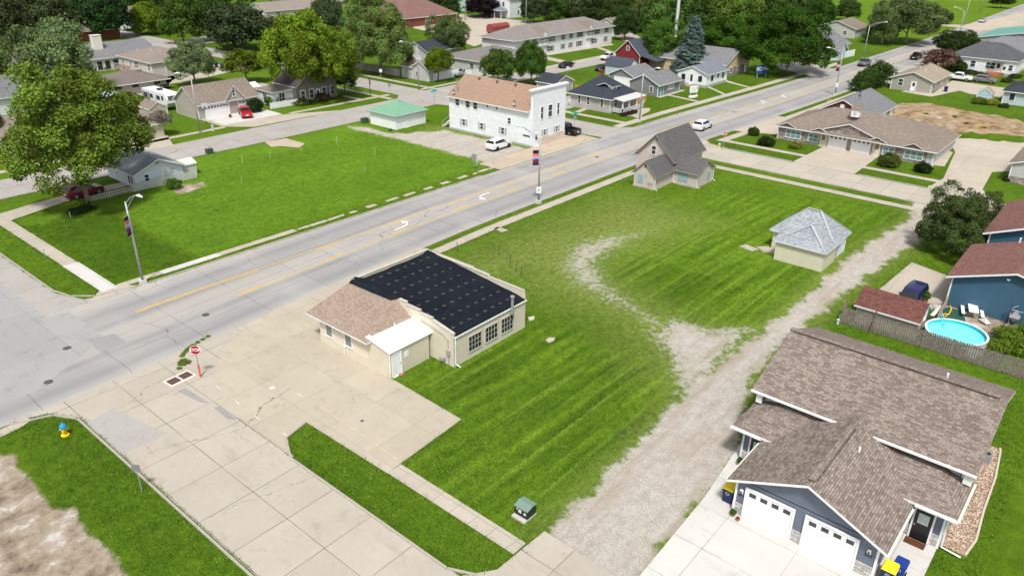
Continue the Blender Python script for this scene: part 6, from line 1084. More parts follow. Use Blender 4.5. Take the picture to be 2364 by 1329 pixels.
place('suv', (.70, .71, .72), 2190, 82, 180, 'white car on the main street beyond the round tree', group='vehicles on the main street'); place('sedan', (.40, .42, .45), 2267, 52, 180, 'silver car farthest out on the main street', group='vehicles on the main street'); place('suv', (.02, .02, .02), 2372, 8, 0, 'dark vehicle at the top right edge of the main street', group='vehicles on the main street')
place('pickup', (.40, .015, .025), 567, 268, 66, 'red pickup parked on the drive of the taupe garage', 'pickup', sc=.95); place('suv', (.13, .006, .012), 196, 452, 3, 'dark red car parked under the huge tree'); place('pickup', (.008, .008, .009), 1303, 308, 90, 'black pickup parked behind the white corner building', 'pickup')
place('pickup', (.30, .31, .32), 1070, 176, 175, 'silver pickup parked beside the white vinyl fence', 'pickup'); place('suv', (.015, .018, .022), 372, 204, 270, 'black car parked near the camper'); place('van', (.006, .010, .07), 2101, 699, 178, 'dark blue minivan parked behind the red roofed shed', 'minivan', sc=.9)
place('pickup', (.75, .76, .77), 2213, 186, 270, 'white pickup parked in front of the white house', 'pickup'); place('suv', (.16, .16, .165), 2272, 191, 270, 'grey car parked next to the white pickup'); place('pickup', (.60, .62, .64), 1404, 138, 182, 'white pickup behind the gambrel shed', 'pickup'); place('sedan', (.70, .71, .72), 1424, 74, 100, 'white car at the far end of the apartment building')
place('pickup', (.65, .68, .70), 248, 211, 270, 'white pickup with a red tonneau beside the low brown roof', 'pickup'); o = [c for c in COL.objects if c.get('label', '').startswith('white pickup with a red')][0]; mm = MB().box(-2.7, -.95, -.88, .88, 1.12, 1.2).build('bed_cover', plain((.35, .03, .04)), o, loc=(0, 0, 0))
# camper
b = thing('travel_trailer', 'white travel trailer with grey stripes parked beside the taupe garage', 'camper', G(375, 246)+(0,)); b['o'] = (0, 0, 0); b.rotation_euler.z = R(-90)
mb = MB(); mb.ext([(-4.6, .6), (4.2, .6), (4.9, 1.4), (4.9, 2.2), (4.3, 3.1), (-4.4, 3.1), (-4.6, 2.8)], 'x', 0, 1, 0); mb.v = [(p[1], p[0]*2.5-1.25, p[2]) for p in mb.v]; mb.mi = [0]*len(mb.mi); mb.build('body', plain((.72, .73, .74), .4), b)
for u, w_, z in ((-3.2, 1., 1.6), (-1.0, 1.1, 1.7), (1.6, 1.3, 1.7), (3.2, .7, 1.8)): MB().box(u-w_/2, u+w_/2, -1.28, -1.24, z, z+.75).build('window', GLASS, b)
MB().box(-4.5, 4.4, -1.265, -1.24, .65, 1.1).box(-4.55, -1.7, -1.262, -1.24, 1.1, 2.6).build('side_stripe', plain((.22, .25, .29)), b); MB().box(.2, .9, -1.275, -1.24, .8, 2.6).build('door', plain((.6, .6, .6)), b); MB().box(-.3, .6, -.4, .4, 3.1, 3.4).build('air_conditioner', DARKM, b); MB().box(4.2, 4.95, -1.0, 1.0, 2.0, 2.7).build('front_window', plain((.12, .14, .16), .2, .6), b)
for x in (-.9, .1):
    for s in (-1, 1): wheel(b, x, s*1.25, .36, True, RIM)

# ------------------------------------------------------------------ street furniture
def lamp_post(px, py, h, arm, lab, dz=0., banner=None, sign=None, double=True, L=2.6, base=True, group='street lamps along the main street', r0=.13, rise=.9):
    x, y = G(px, py); b = thing('street_lamp', lab, 'street lamp', (x, y, 0), group); b['o'] = (0, 0, 0); a = R(arm); dx, dy = math.cos(a), math.sin(a)
    MB().tube([(0, 0, 0), (0, 0, h*.5), (0, 0, h)], [r0, r0*.85, r0*.62], 12).build('pole', GAL, b, smooth=True)
    if base: MB().box(-.28, .28, -.28, .28, 0, .45).build('base', plain((.5, .5, .48), .8), b)
    mb = MB(); P = lambda t_, z: (dx*t_, dy*t_, z)
    mb.tube([P(0, h-.15), P(L*.45, h+rise*.6), P(L*.8, h+rise*.95), P(L, h+rise)], .045, 6)
    if double: mb.tube([P(0, h-.75), P(L*.5, h+rise*.35), P(L*.8, h+rise*.9)], .035, 6)
    mb.build('arm', GAL, b)
    MB().tube([P(L-.1, h+rise), P(L+.25, h+rise+.06), P(L+.75, h+rise-.02)], [.07, .15, .06], 8).build('lamp_head', plain((.6, .62, .62), .4), b)
    if banner is not None:
        ba, z = R(banner[0]), banner[1]; ex, ey = math.cos(ba), math.sin(ba); mb = MB(); mb.bar((0, 0, z), (ex*.88, ey*.88, z), .04, .04); mb.bar((0, 0, z+1.92), (ex*.88, ey*.88, z+1.92), .04, .04); mb.build('banner_bracket', GREYM, b)
        nxx, nyy = -ey*.012, ex*.012; mb = MB(); q = [(ex*.12, ey*.12), (ex*.86, ey*.86)]; vs = [(q[0][0]-nxx, q[0][1]-nyy, z+.02), (q[1][0]-nxx, q[1][1]-nyy, z+.02), (q[1][0]-nxx, q[1][1]-nyy, z+1.9), (q[0][0]-nxx, q[0][1]-nyy, z+1.9)]; v2 = [(c+2*nxx, d+2*nyy, e) for c, d, e in vs]
        mb.add(vs+v2, [(0, 1, 2, 3), (7, 6, 5, 4), (0, 4, 5, 1), (1, 5, 6, 2), (2, 6, 7, 3), (3, 7, 4, 0)]); bo = mb.build('banner', BANNER, b)
    if sign: 
        sa, z = R(sign[0]), sign[1]; ex, ey = math.cos(sa), math.sin(sa); c = (-ey*-.15, ex*-.15); mb = MB(); mb.bar((c[0]-ex*.3, c[1]-ey*.3, z), (c[0]+ex*.3, c[1]+ey*.3, z), .02, .0); 
        n_ = sa-math.pi/2; cx, cy = math.cos(n_)*.16, math.sin(n_)*.16; q = [(cx-ex*.3, cy-ey*.3), (cx+ex*.3, cy+ey*.3)]; mb = MB(); t0, t1 = math.cos(n_)*.01, math.sin(n_)*.01
        vs = [(q[0][0], q[0][1], z-.42), (q[1][0], q[1][1], z-.42), (q[1][0], q[1][1], z+.42), (q[0][0], q[0][1], z+.42)]; mb.add(vs+[(c_-t0, d-t1, e) for c_, d, e in vs], [(0, 1, 2, 3), (7, 6, 5, 4), (0, 4, 5, 1), (1, 5, 6, 2), (2, 6, 7, 3), (3, 7, 4, 0)]); so_ = mb.build('sign_plate', WHITE, b)
        mb = MB(); T = lambda u, v: (cx+math.cos(n_)*.006+ex*u, cy+math.sin(n_)*.006+ey*u, z+v)
        for s in (-1, 1): mb.add([T(s*.05-.02, -.15*s-.0), T(s*.05+.02, -.15*s), T(s*.05+.02, .1*s), T(s*.05-.02, .1*s)], [(0, 1, 2, 3)]); mb.add([T(s*.05-.1, .08*s), T(s*.05+.1, .08*s), T(s*.05, .2*s)], [(0, 1, 2)])
        mb.build('arrow_mark', DARKM, so_)
    return b
t = NT('banner_print'); uv = t.xyz(t.uv()); zz = t.math('DIVIDE', t.math('SUBTRACT', uv[1], 5.2), 1.6)
gc_ = t.n('TexCoord').outputs['Generated']; g3 = t.xyz(gc_); nz = t.math('ADD', g3[2], t.math('MULTIPLY', t.math('SUBTRACT', t.noise(5, gc_, 3), .5), .35))
BANNER = t.col(t.ramp(nz, [(0, (.01, .005, .008)), (.1, (.02, .008, .015)), (.22, (.22, .02, .05)), (.34, (.08, .01, .03)), (.42, (.12, .14, .45)), (.52, (.35, .35, .6)), (.58, (.75, .35, .40)), (.66, (.55, .04, .06)), (.74, (.7, .25, .2)), (.8, (.02, .008, .012)), (1, (.008, .006, .01))]), .7)
lamp_post(331, 655, 8.4, -78, 'near street lamp with a banner at the left street corner', banner=(-140, 5.2), L=1.9)
lamp_post(1243, 470, 8.4, 92, 'street lamp with banner and white arrow sign near the middle of the picture', banner=(140, 5.0), sign=(-50, 1.85), L=3.0)
lamp_post(1476, 282, 8.6, -60, 'street lamp in front of the bungalow', L=2.2, double=False); lamp_post(1927, 221, 8.6, 110, 'street lamp with banner and sign beside the dark red garage', banner=(140, 5.0), sign=(-50, 2.2)); lamp_post(1992, 138, 8.8, -70, 'tall curved street lamp in front of the blue grey house', L=3.4)
lamp_post(2210, 96, 9, 100, 'street lamp behind the round black green tree'); lamp_post(2224, 60, 9, -70, 'slim light pole in the green field beside the main street', base=False); lamp_post(2262, 28, 9, -70, 'farthest slim light pole along the main street', base=False)
lamp_post(462, 306, 8.8, 150, 'street lamp on the lawn beside the taupe garage drive', group='street lamps on the back streets', double=False, L=1.6, base=False); lamp_post(967, 208, 9, 150, 'street lamp in front of the pale garage', group='street lamps on the back streets', double=False, L=3, base=False); lamp_post(1074, 48, 9, 150, 'lamp by the far parking lot', group='street lamps on the back streets', double=False, base=False); lamp_post(1214, 58, 10, 150, 'light pole behind the apartment building', group='street lamps on the back streets', double=False, base=False)
MB0 = MB(); MB0.tube([(0, 0, 0), (0, 0, 60)], [.45, .4], 8); a = MB0.build('radio_mast', plain((.5, .52, .54), .5), loc=(0, 0, 0)); a.location = (*G(1556, 118), 0); tag(a, 'pale lattice mast rising out of the top of the picture', 'mast')

STR_RED = plain((.36, .006, .02), .5, var=.04)
def ngon_sign(par, x, y, z, r, n, nrm, m, name, rot=0., th=.02, d0=0.):
    nx, ny = math.cos(nrm), math.sin(nrm); ex, ey = -ny, nx; mb = MB(); f = []; bk = []
    for k in range(n): a = rot+2*math.pi*k/n; u, v = r*math.cos(a), r*math.sin(a); f.append((x+ex*u+nx*(d0+th), y+ey*u+ny*(d0+th), z+v)); bk.append((x+ex*u+nx*d0, y+ey*u+ny*d0, z+v))
    mb.add(f+bk, [tuple(range(n)), tuple(range(2*n-1, n-1, -1))]+[(k, (k+1) % n, n+(k+1) % n, n+k) for k in range(n)]); return mb.build(name, m, par)
def stop_sign(px, py, nrm, lab, h=2.45, sleeve=False, r=.42):
    x, y = G(px, py); b = thing('stop_sign', lab, 'stop sign', (x, y, 0), 'stop signs'); b['o'] = (0, 0, 0); mb = MB(); mb.bar((0, 0, 0), (0, 0, h+.1), .06, .06); mb.build('post', GREYM, b); n_ = R(nrm)
    ngon_sign(b, 0, 0, h, r, 8, n_, WHITE, 'sign_border', R(22.5), .012, .035); ngon_sign(b, 0, 0, h, r*.92, 8, n_, STR_RED, 'sign_plate', R(22.5), .006, .047); textobj('lettering', 'STOP', r*.82, WHITE, b, (math.cos(n_)*.058, math.sin(n_)*.058, h), n_)
    if sleeve: MB().tube([(0, 0, .02), (0, 0, 1.15)], .075, 8).build('post_sleeve', plain((.60, .10, .05), .6, var=.3), b)
    return b
stop_sign(463, 870, 224, 'stop sign with a red post sleeve on the concrete corner', sleeve=True); stop_sign(1668, 345, 232, 'stop sign at the corner lawn of the stone duplex', r=.38); stop_sign(402, 118, 232, 'small faded stop sign on the upper left street', r=.38)
def plate_sign(px, py, h, w_, hh, nrm, m, lab, name='road_sign', cat='sign', pm=None, back=None):
    x, y = G(px, py); b = thing(name, lab, cat, (x, y, 0)); b['o'] = (0, 0, 0); MB().bar((0, 0, 0), (0, 0, h), .05, .05).build('post', pm or GREYM, b); n_ = R(nrm); nx, ny = math.cos(n_), math.sin(n_); ex, ey = -ny, nx; mb = MB()
    vs = [(ex*a*w_/2+nx*.03, ey*a*w_/2+ny*.03, h+c*hh/2-hh/2) for a, c in ((-1, -1), (1, -1), (1, 1), (-1, 1))]; mb.add(vs+[(p[0]+nx*.015, p[1]+ny*.015, p[2]) for p in vs], [(0, 1, 2, 3), (7, 6, 5, 4), (0, 4, 5, 1), (1, 5, 6, 2), (2, 6, 7, 3), (3, 7, 4, 0)]); mb.build('sign_plate', m, b); return b
GB = plain((.25, .26, .27), .5, .4, .3); GRN = plain((.02, .36, .28), .5)
plate_sign(328, 1134, 2.1, .5, .5, 225, GB, 'back of a small grey sign on a post beside the near street'); plate_sign(1095, 392, 2.3, .7, 1.0, 215, GB, 'grey sign back beside the gravel lot'); plate_sign(880, 183, 2.2, .6, .7, 235, WHITE, 'small white sign beside the big pale green maple'); plate_sign(900, 219, 2.3, .6, .7, 225, GB, 'grey sign back on the corner in front of the flagpole'); plate_sign(1310, 174, 2.0, .5, .6, 235, WHITE, 'white sign on a post on the back street lawn')
plate_sign(1101, 388, 1.4, .12, 1.0, 215, WHITE, 'white marker stake beside the grey sign back', 'marker_post', 'post')
for px, py, h, lab in ((1325, 306, 3.0, 'green street name sign beside the white corner building'), (1003, 246, 2.8, 'green street name sign at the back street corner')):
    x, y = G(px, py); b = thing('street_name_sign', lab, 'street sign', (x, y, 0), 'street name signs'); b['o'] = (0, 0, 0); MB().bar((0, 0, 0), (0, 0, h), .06, .06).build('post', GREYM, b); MB().box(-.75, .75, -.02, .02, h, h+.25).build('name_blade', GRN, b); MB().box(-.02, .02, -.75, .75, h+.27, h+.52).build('name_blade', GRN, b)
    if h > 2.9: ngon_sign(b, 0, 0, h-.55, .38, 8, R(45), GB, 'sign_back', R(22.5))
# lettered signs
def board_sign(px, py, w_, hh, z0, m, lab, text, tm, sub=False, base=False, sz=.6, nrm=-100):
    x, y = G(px, py); b = thing('business_sign', lab, 'sign', (x, y, 0)); b['o'] = (0, 0, 0); n_ = R(nrm); nx, ny = math.cos(n_), math.sin(n_); ex, ey = -ny, nx; mb = MB(); c = .25
    pr = [(-w_/2, z0+c*.6), (-w_/2+c, z0), (w_/2-c, z0), (w_/2, z0+c*.6), (w_/2, z0+hh-c*.6), (w_/2-c, z0+hh), (-w_/2+c, z0+hh), (-w_/2, z0+hh-c*.6)]; k = len(pr)
    mb.add([(ex*u+nx*.06, ey*u+ny*.06, z) for u, z in pr]+[(ex*u-nx*.06, ey*u-ny*.06, z) for u, z in pr], [tuple(range(k)), tuple(range(2*k-1, k-1, -1))]+[(i, (i+1) % k, k+(i+1) % k, k+i) for i in range(k)]); mb.build('sign_board', m, b)
    mb = MB(); [mb.tube([(ex*s*w_*.38, ey*s*w_*.38, 0), (ex*s*w_*.38, ey*s*w_*.38, z0+.1)], .06, 6) for s in (-1, 1)]; mb.build('post', plain((.5, .5, .5)), b)
    if text: textobj('lettering', text, sz, tm, b, (nx*.075, ny*.075, z0+hh*(.55)), n_)
    if sub:
        T = lambda u, z: (ex*u+nx*.075, ey*u+ny*.075, z); mb = MB()
        for j, (u0, u1, z, s) in enumerate(((-.85, .15, z0+hh*.66, 1), (-.8, .6, z0+hh*.28, .8))):
            u = u0
            while u < u1: wd = .07+.05*random.random(); mb.add([T(u, z-.09*s*random.random()), T(u+wd, z-.08*s), T(u+wd, z+.1*s*(.4+random.random())), T(u, z+.09*s)], [(0, 1, 2, 3)]); u += wd+.035
        mb.build('lettering', tm, b); mb = MB(); n = 16; rr = lambda a, r: T(.62+r*math.cos(a), z0+hh*.66+r*math.sin(a))
        for q in range(n): a0, a1 = 2*math.pi*q/n, 2*math.pi*(q+1)/n; mb.add([rr(a0, .2), rr(a1, .2), rr(a1, .13), rr(a0, .13)], [(0, 1, 2, 3)])
        mb.add([T(.56, z0+hh*.6), T(.68, z0+hh*.6), T(.62, z0+hh*.74)], [(0, 1, 2)]); mb.build('emblem', tm, b)
    if base: MB().prism([(1.5*math.cos(a)*1, .75*math.sin(a)) for a in np.linspace(0, 6.28, 17)[:-1]], 0, .22).build('planter_base', plain((.6, .57, .5), .9), b)
    return b
board_sign(1600, 224, 2.1, 1.35, .9, WHITE, 'white sign with rounded corners and faint grey lettering on the lawn', None, plain((.25, .27, .28)), True, True, nrm=-112)
board_sign(1757, 180, 3.4, 1.9, 1.0, plain((.02, .07, .22), .5), 'blue sign with pale letters under the huge maple', 'KCWN', plain((.6, .68, .75)), nrm=-115, sz=1.1)
# flag pole
x, y = G(855, 222); b = thing('flag_pole', 'short dark post with a drooping flag in front of the grey cottage', 'flag pole', (x, y, 0)); b['o'] = (0, 0, 0); MB().tube([(0, 0, 0), (0, 0, 3.6)], .06, 8).build('pole', DARKM, b); MB().add([(.05, 0, 3.5), (.35, .1, 3.2), (.3, .1, 2.2), (.05, 0, 2.3), (.18, -.1, 3.3), (.2, -.1, 2.1)], [(0, 1, 2, 3), (0, 4, 5, 3)]).build('flag', plain((.12, .05, .08), var=.6), b)
# hydrants
def hydrant(px, py, lab, body, top, sc=1.):
    x, y = G(px, py); b = thing('fire_hydrant', lab, 'fire hydrant', (x, y, 0), 'fire hydrants'); b['o'] = (0, 0, 0); MB().tube([(0, 0, 0), (0, 0, .06), (0, 0, .061), (0, 0, .5), (0, 0, .55)], [.24, .24, .13, .12, .17], 12).build('barrel', body, b); MB().tube([(0, 0, .55), (0, 0, .62), (0, 0, .76), (0, 0, .84), (0, 0, .9)], [.21, .21, .15, .06, .04], 12).build('bonnet', top, b)
    for a in (0, 2.2, 4.1): MB().tube([(0, 0, .4), (.24*math.cos(a), .24*math.sin(a), .4)], .07, 8).build('nozzle', body, b)
    b.scale = (sc,)*3
hydrant(151, 1004, 'yellow fire hydrant with a blue top on the near corner grass', plain((.75, .50, .02), .4), plain((.01, .25, .50), .4), 1.15); hydrant(1660, 342, 'yellow fire hydrant with pale green top near the stone duplex', plain((.70, .50, .05), .4), plain((.25, .5, .4), .4))
# transformer box
x, y = G(1213, 1190); b = thing('transformer_box', 'green metal transformer box on a concrete pad in the near lawn', 'utility box', (x, y, 0)); b['o'] = (0, 0, 0); MB().box(-.62, .55, -.42, .58, 0, .14).build('pad', plain((.45, .41, .38), .9), b)
MB().ext([(-.34, .14), (.5, .14), (.5, .78), (.1, .84), (-.34, .72)], 'y', -.4, .56, 0).build('case', plain((.018, .03, .026), .5), b); MB().ext([(-.38, .72), (.1, .86), (.54, .8), (.54, .83), (.1, .9), (-.38, .76)], 'y', -.44, .6, 0).build('lid', plain((.15, .22, .18), .6), b); MB().box(-.36, -.34, .05, .25, .4, .6).box(-.36, -.34, -.3, -.15, .4, .55).build('warning_label', WHITE, b); MB().box(-.36, -.34, .3, .42, .55, .66).build('warning_label', plain((.6, .55, .2)), b)
for px, py, lab, s in ((484, 355, 'small dark green utility box on the far edge of the left lawn', .8), (842, 284, 'dark green utility box left of the white block garage', .9), (901, 303, 'tiny green cabinet at the foot of the white block garage', .4)):
    x, y = G(px, py); tag(MB().box(x-s*.6, x+s*.6, y-s*.45, y+s*.45, 0, s*.9).box(x-s*.64, x+s*.64, y-s*.49, y+s*.49, s*.9, s*.98).build('utility_box', plain((.05, .08, .06), .6)), lab, 'utility box')
MB1 = MB(); x, y = G(492, 303); MB1.box(x-.15, x+.15, y-.15, y+.15, 0, 1.0).box(x-.18, x+.18, y-.18, y+.18, 1.0, 1.06); tag(MB1.build('utility_pedestal', plain((.5, .52, .5))), 'pale utility pedestal beside the garage drive', 'pedestal')
for (px, py), lab in (((1938, 742), 'pale green utility pedestal at the end of the board fence'), ((1933, 748), 'shorter pale green pedestal in front of the fence end')): x, y = G(px, py); tag(MB().tube([(x, y, 0), (x+.02, y, .75 if px > 1935 else .4)], .12, 10).tube([(x, y, .4), (x, y, .5)], .14, 10).build('utility_pedestal', plain((.4, .52, .42))), lab, 'pedestal')
# storm drain, manholes
x, y = G(415, 874); b = thing('storm_drain', 'pair of rusty storm drain grates set in pale concrete', 'drain', (x, y, 0)); b['o'] = (0, 0, 0); MB().box(-1.05, 1.05, -.65, .6, 0, .062).build('surround', plain((.60, .56, .50), .9), b)
for s in (-1, 1):
    mb = MB(); mb.box(s*.5-.42, s*.5+.42, -.42, .42, .062, .067); g_ = mb.build('grate', plain((.07, .035, .03), .8), b); mb = MB(); [mb.box(s*.5-.40+k*.14, s*.5-.37+k*.14, -.4, .4, .067, .085) for k in range(6)]; mb.box(s*.5-.42, s*.5+.42, -.02, .02, .067, .087); mb.build('grate_bar', plain((.15, .09, .08), .8), g_)
b.rotation_euler.z = R(4)
for px, py, lab in ((475, 727, 'manhole cover in the main street nearest the corner lot'), (155, 804, 'manhole cover in the middle of the crossing'), (112, 882, 'manhole cover nearest the left bottom curb'), (1378, 363, 'manhole cover in the main street beyond the middle lamp'), (1694, 259, 'manhole cover farther up the main street')):
    x, y = G(px, py); tag(MB().disc((x, y, .043), .33, 20).disc((x, y, .046), .28, 20).build('manhole_cover', plain((.10, .085, .08), .7, .4, .3)), lab, 'manhole cover', 'manhole covers in the streets')
x, y = G(836, 972); tag(MB().disc((x, y, .052), .13, 12).build('valve_cover', plain((.10, .08, .07))), 'small round valve cover in the corner lot', 'valve cover')
# bins
def bin_(px, py, lab, lid, rz=0., sc=1., xy=None, body=None):
    x, y = xy or G(px, py); b = thing('wheeled_bin', lab, 'bin', (x, y, .05), 'wheeled bins'); b['o'] = (0, 0, 0); bm_ = body or plain((.01, .022, .075), .4); v = [(-.27, -.26, .02), (.27, -.26, .02), (.27, .26, .02), (-.27, .26, .02), (-.36, -.33, 1.0), (.36, -.33, 1.0), (.36, .33, 1.0), (-.36, .33, 1.0)]
    MB().add(v, [(0, 3, 2, 1), (0, 1, 5, 4), (1, 2, 6, 5), (2, 3, 7, 6), (3, 0, 4, 7), (4, 5, 6, 7)]).build('body', bm_, b); MB().add([(-.40, -.36, 1.0), (.38, -.36, 1.0), (.38, .36, 1.0), (-.40, .36, 1.0), (-.36, -.32, 1.09), (.34, -.32, 1.13), (.34, .32, 1.13), (-.36, .32, 1.09)], [(0, 3, 2, 1), (0, 1, 5, 4), (1, 2, 6, 5), (2, 3, 7, 6), (3, 0, 4, 7), (4, 5, 6, 7)]).box(.34, .48, -.3, .3, 1.0, 1.05).build('lid', lid, b)
    for s in (-1, 1): MB().tube([(.3, s*.30, .13), (.3, s*.36, .13)], .13, 12).build('wheel', TYRE, b)
    mb = MB(); n = 14
    for k in range(n):
        a0, a1 = 2*math.pi*k/n, 2*math.pi*(k+1)/n; P = lambda a, r: (-.335-.0, r*math.cos(a), .72+r*math.sin(a)); q = [P(a0, .12), P(a1, .12), P(a1, .09), P(a0, .09)]; mb.add([(p[0]-(p[2]-.72)*.09-.012, p[1], p[2]) for p in q], [(0, 1, 2, 3)])
    mb.add([(-.35, -.03, .68), (-.35, .03, .68), (-.355, 0, .77)], [(0, 1, 2)]); mb.build('emblem', plain((.5, .55, .6)), b); b.rotation_euler.z = R(rz); b.scale = (sc,)*3
YL = plain((.80, .62, .02), .45, var=.05); BL = plain((.012, .04, .22), .4)
bin_(0, 0, 'yellow lidded blue bin at the left corner of the near duplex garage', YL, 0, 1.05, (36.7, 13.25)); bin_(0, 0, 'yellow lidded blue bin at the right corner of the near duplex garage', YL, 0, 1.05, (36.35, 3.85)); bin_(0, 0, 'all blue bin just behind the yellow lidded one at the near duplex', BL, 0, .95, (37.2, 3.5), BL)
bin_(334, 318, 'blue bin with dark lid left of the tan garage', BL, 270); bin_(347, 322, 'blue bin with a yellow lid beside the tan garage', YL, 270); bin_(500, 156, 'blue bin on the far driveway, left of two', BL, 270); bin_(513, 158, 'blue bin on the far driveway, right of two', BL, 270); bin_(2182, 212, 'blue bin beside the beige cottage', BL, 200)
# pots and mat
def pot(x, y, r, h, lab, green=True):
    b = thing('flower_pot', lab, 'flower pot', (x, y, .05)); b['o'] = (0, 0, 0); MB().tube([(0, 0, 0), (0, 0, h), (0, 0, h), (0, 0, h+.03)], [r*.7, r, r*1.1, r*1.1], 12).build('pot', plain((.28, .12, .07), .8), b)
    c = bpy.data.objects.new('plant', BUSH); COL.objects.link(c); c.parent = b; c.location = (0, 0, h+.08); c.scale = (r*1.5, r*1.5, r*1.5) if green else (r*.8,)*3; c.color = (.05, .12, .02, 1) if green else (.25, .08, .06, 1)
pot(35.6, 12.45, .14, .2, 'potted green plant beside the left garage door of the near duplex'); pot(35.45, 12.05, .13, .1, 'low terracotta pot beside the left garage door', False); pot(40.3, 14.2, .17, .3, 'terracotta pot with a plant at the left entry of the near duplex'); pot(88.0 if 0 else G(2132, 697)[0], G(2132, 697)[1], .35, .5, 'large black pot with a leafy plant beside the minivan')
pot(*G(532, 272), .3, .3, 'stone planter between the garage doors of the taupe garage', False)
tag(MB().box(40.15, 40.72, 2.95, 4.05, .052, .07).build('door_mat', plain((.10, .035, .015), .95, var=.4)), 'brown door mat in front of the black door of the near duplex', 'door mat')
# ---- fences
WF = plain((.19, .165, .14), .95, var=.6, sc=5)
def board_fence(pts, h, lab, m, bw=.14, gap=.028, sec=2.4, side=-1, name='board_fence', picket=False, rail=True):
    x0, y0 = pts[0]; r = thing(name, lab, 'fence', (x0, y0, 0)); 
    for (ax_, ay), (bx, by) in zip(pts[:-1], pts[1:]):
        L = math.hypot(bx-ax_, by-ay); dx, dy = (bx-ax_)/L, (by-ay)/L; nx, ny = -dy*side, dx*side; ns = max(1, int(round(L/sec)))
        for s in range(ns):
            t0, t1 = L*s/ns, L*(s+1)/ns; mb = MB(); t_ = t0+.02; tilt = random.uniform(-.02, .02)
            while t_ < t1-.02:
                hh = h*(1+random.uniform(-.025, .02)); a = (ax_+dx*t_, ay+dy*t_); b_ = (ax_+dx*(t_+bw), ay+dy*(t_+bw)); o_ = random.uniform(-.012, .012); th = .022
                q = [(a[0]+nx*o_, a[1]+ny*o_), (b_[0]+nx*o_, b_[1]+ny*o_), (b_[0]+nx*(o_+th), b_[1]+ny*(o_+th)), (a[0]+nx*(o_+th), a[1]+ny*(o_+th))]
                lo = .06; c = bw*.3; zt = hh
                vs = [(x, y, lo) for x, y in q]+[(x, y, zt-(.05 if not picket else .08)) for x, y in q]+[((q[0][0]*.72+q[1][0]*.28), (q[0][1]*.72+q[1][1]*.28), zt), ((q[0][0]*.28+q[1][0]*.72), (q[0][1]*.28+q[1][1]*.72), zt), ((q[3][0]*.28+q[2][0]*.72), (q[3][1]*.28+q[2][1]*.72), zt), ((q[3][0]*.72+q[2][0]*.28), (q[3][1]*.72+q[2][1]*.28), zt)]
                mb.add(vs, [(0, 3, 2, 1), (0, 1, 5, 4), (1, 2, 6, 5), (2, 3, 7, 6), (3, 0, 4, 7), (4, 5, 9, 8), (5, 6, 10, 9), (6, 7, 11, 10), (7, 4, 8, 11), (8, 9, 10, 11)]); t_ += bw+gap*(1+random.random()*.6)
            mb.build('board_panel', m, r)
            if rail:
                for z in (.35, h*.84): mb = MB(); mb.bar((ax_+dx*t0-nx*.03, ay+dy*t0-ny*.03, z), (ax_+dx*t1-nx*.03, ay+dy*t1-ny*.03, z+tilt), .05, .09); mb.build('rail', m, r)
            mb = MB(); mb.box(ax_+dx*t0-.05-nx*.05, ax_+dx*t0+.05-nx*.05, ay+dy*t0-.05-ny*.05, ay+dy*t0+.05-ny*.05, 0, h*1.0); mb.build('post', m, r)
        mb = MB(); mb.box(bx-.05, bx+.05, by-.05, by+.05, 0, h); mb.build('post', m, r)
    return r
FX = 64.95; board_fence([(FX, 16.2), (FX+.1, 9.5), (FX, -4)], 1.65, 'weathered grey board fence along the pool yard', WF, side=-1)
board_fence([(66.6, 16.4), (FX, 16.2)], 1.6, 'short return of grey boards at the end beside the shed', WF); board_fence([(74.9, 9.9), (70.2, 9.6)], 1.1, 'low unpainted fence between the shed and the blue garage', plain((.30, .25, .2), .95, var=.4))
board_fence([(41.0, 98.6), (40.0, 98.3), (40.1, 98.0), (48.6, 97.6)][2:], 1.15, 'whitewashed board fence in front of the light blue house', plain((.42, .45, .40), .95, var=.25), side=-1, sec=2.8)
board_fence([(34.3, 98.1), (40.0, 98.2)], .85, 'low pale picket fence at the edge of the left lawn', plain((.45, .42, .36), .9, var=.2), bw=.08, gap=.1, picket=True)
OR = plain((.45, .25, .07), .8, var=.2); board_fence([(120.6, 94.6), (120.9, 89.6), (125, 90.0)][:2] if 0 else [(131, 93.8), (131, 88.2)], 1.8, 'new orange board fence behind the bungalow', OR); board_fence([(130.3, 82.5), (130.3, 78.6), (133.5, 78.2)], 1.9, 'new orange board fence between the bungalow and the charcoal house', OR)
board_fence([(151.5, 83.6), (151.5, 79.6)], 1.8, 'dark board fence between the charcoal house and the white house', WF); board_fence([(206, 70), (225, 67.8)], 1.8, 'white vinyl fence beside the blue grey house', WHITE, bw=.3, gap=.01, rail=False)
board_fence([(120, 124.6), (129, 124.6), (129, 121.2), (142, 121.2)], 1.8, 'white vinyl fence behind the clipped round tree', WHITE, bw=.3, gap=.01, rail=False); board_fence([(118.5, 152), (118.5, 134)], 1.7, 'grey board fence behind the big pale green maple', plain((.30, .28, .26), .9, var=.3)); board_fence([(79.6, 126.6), (85.4, 126.3)], 1.2, 'low white fence beside the red pickup', WHITE, bw=.3, gap=.02, rail=False)
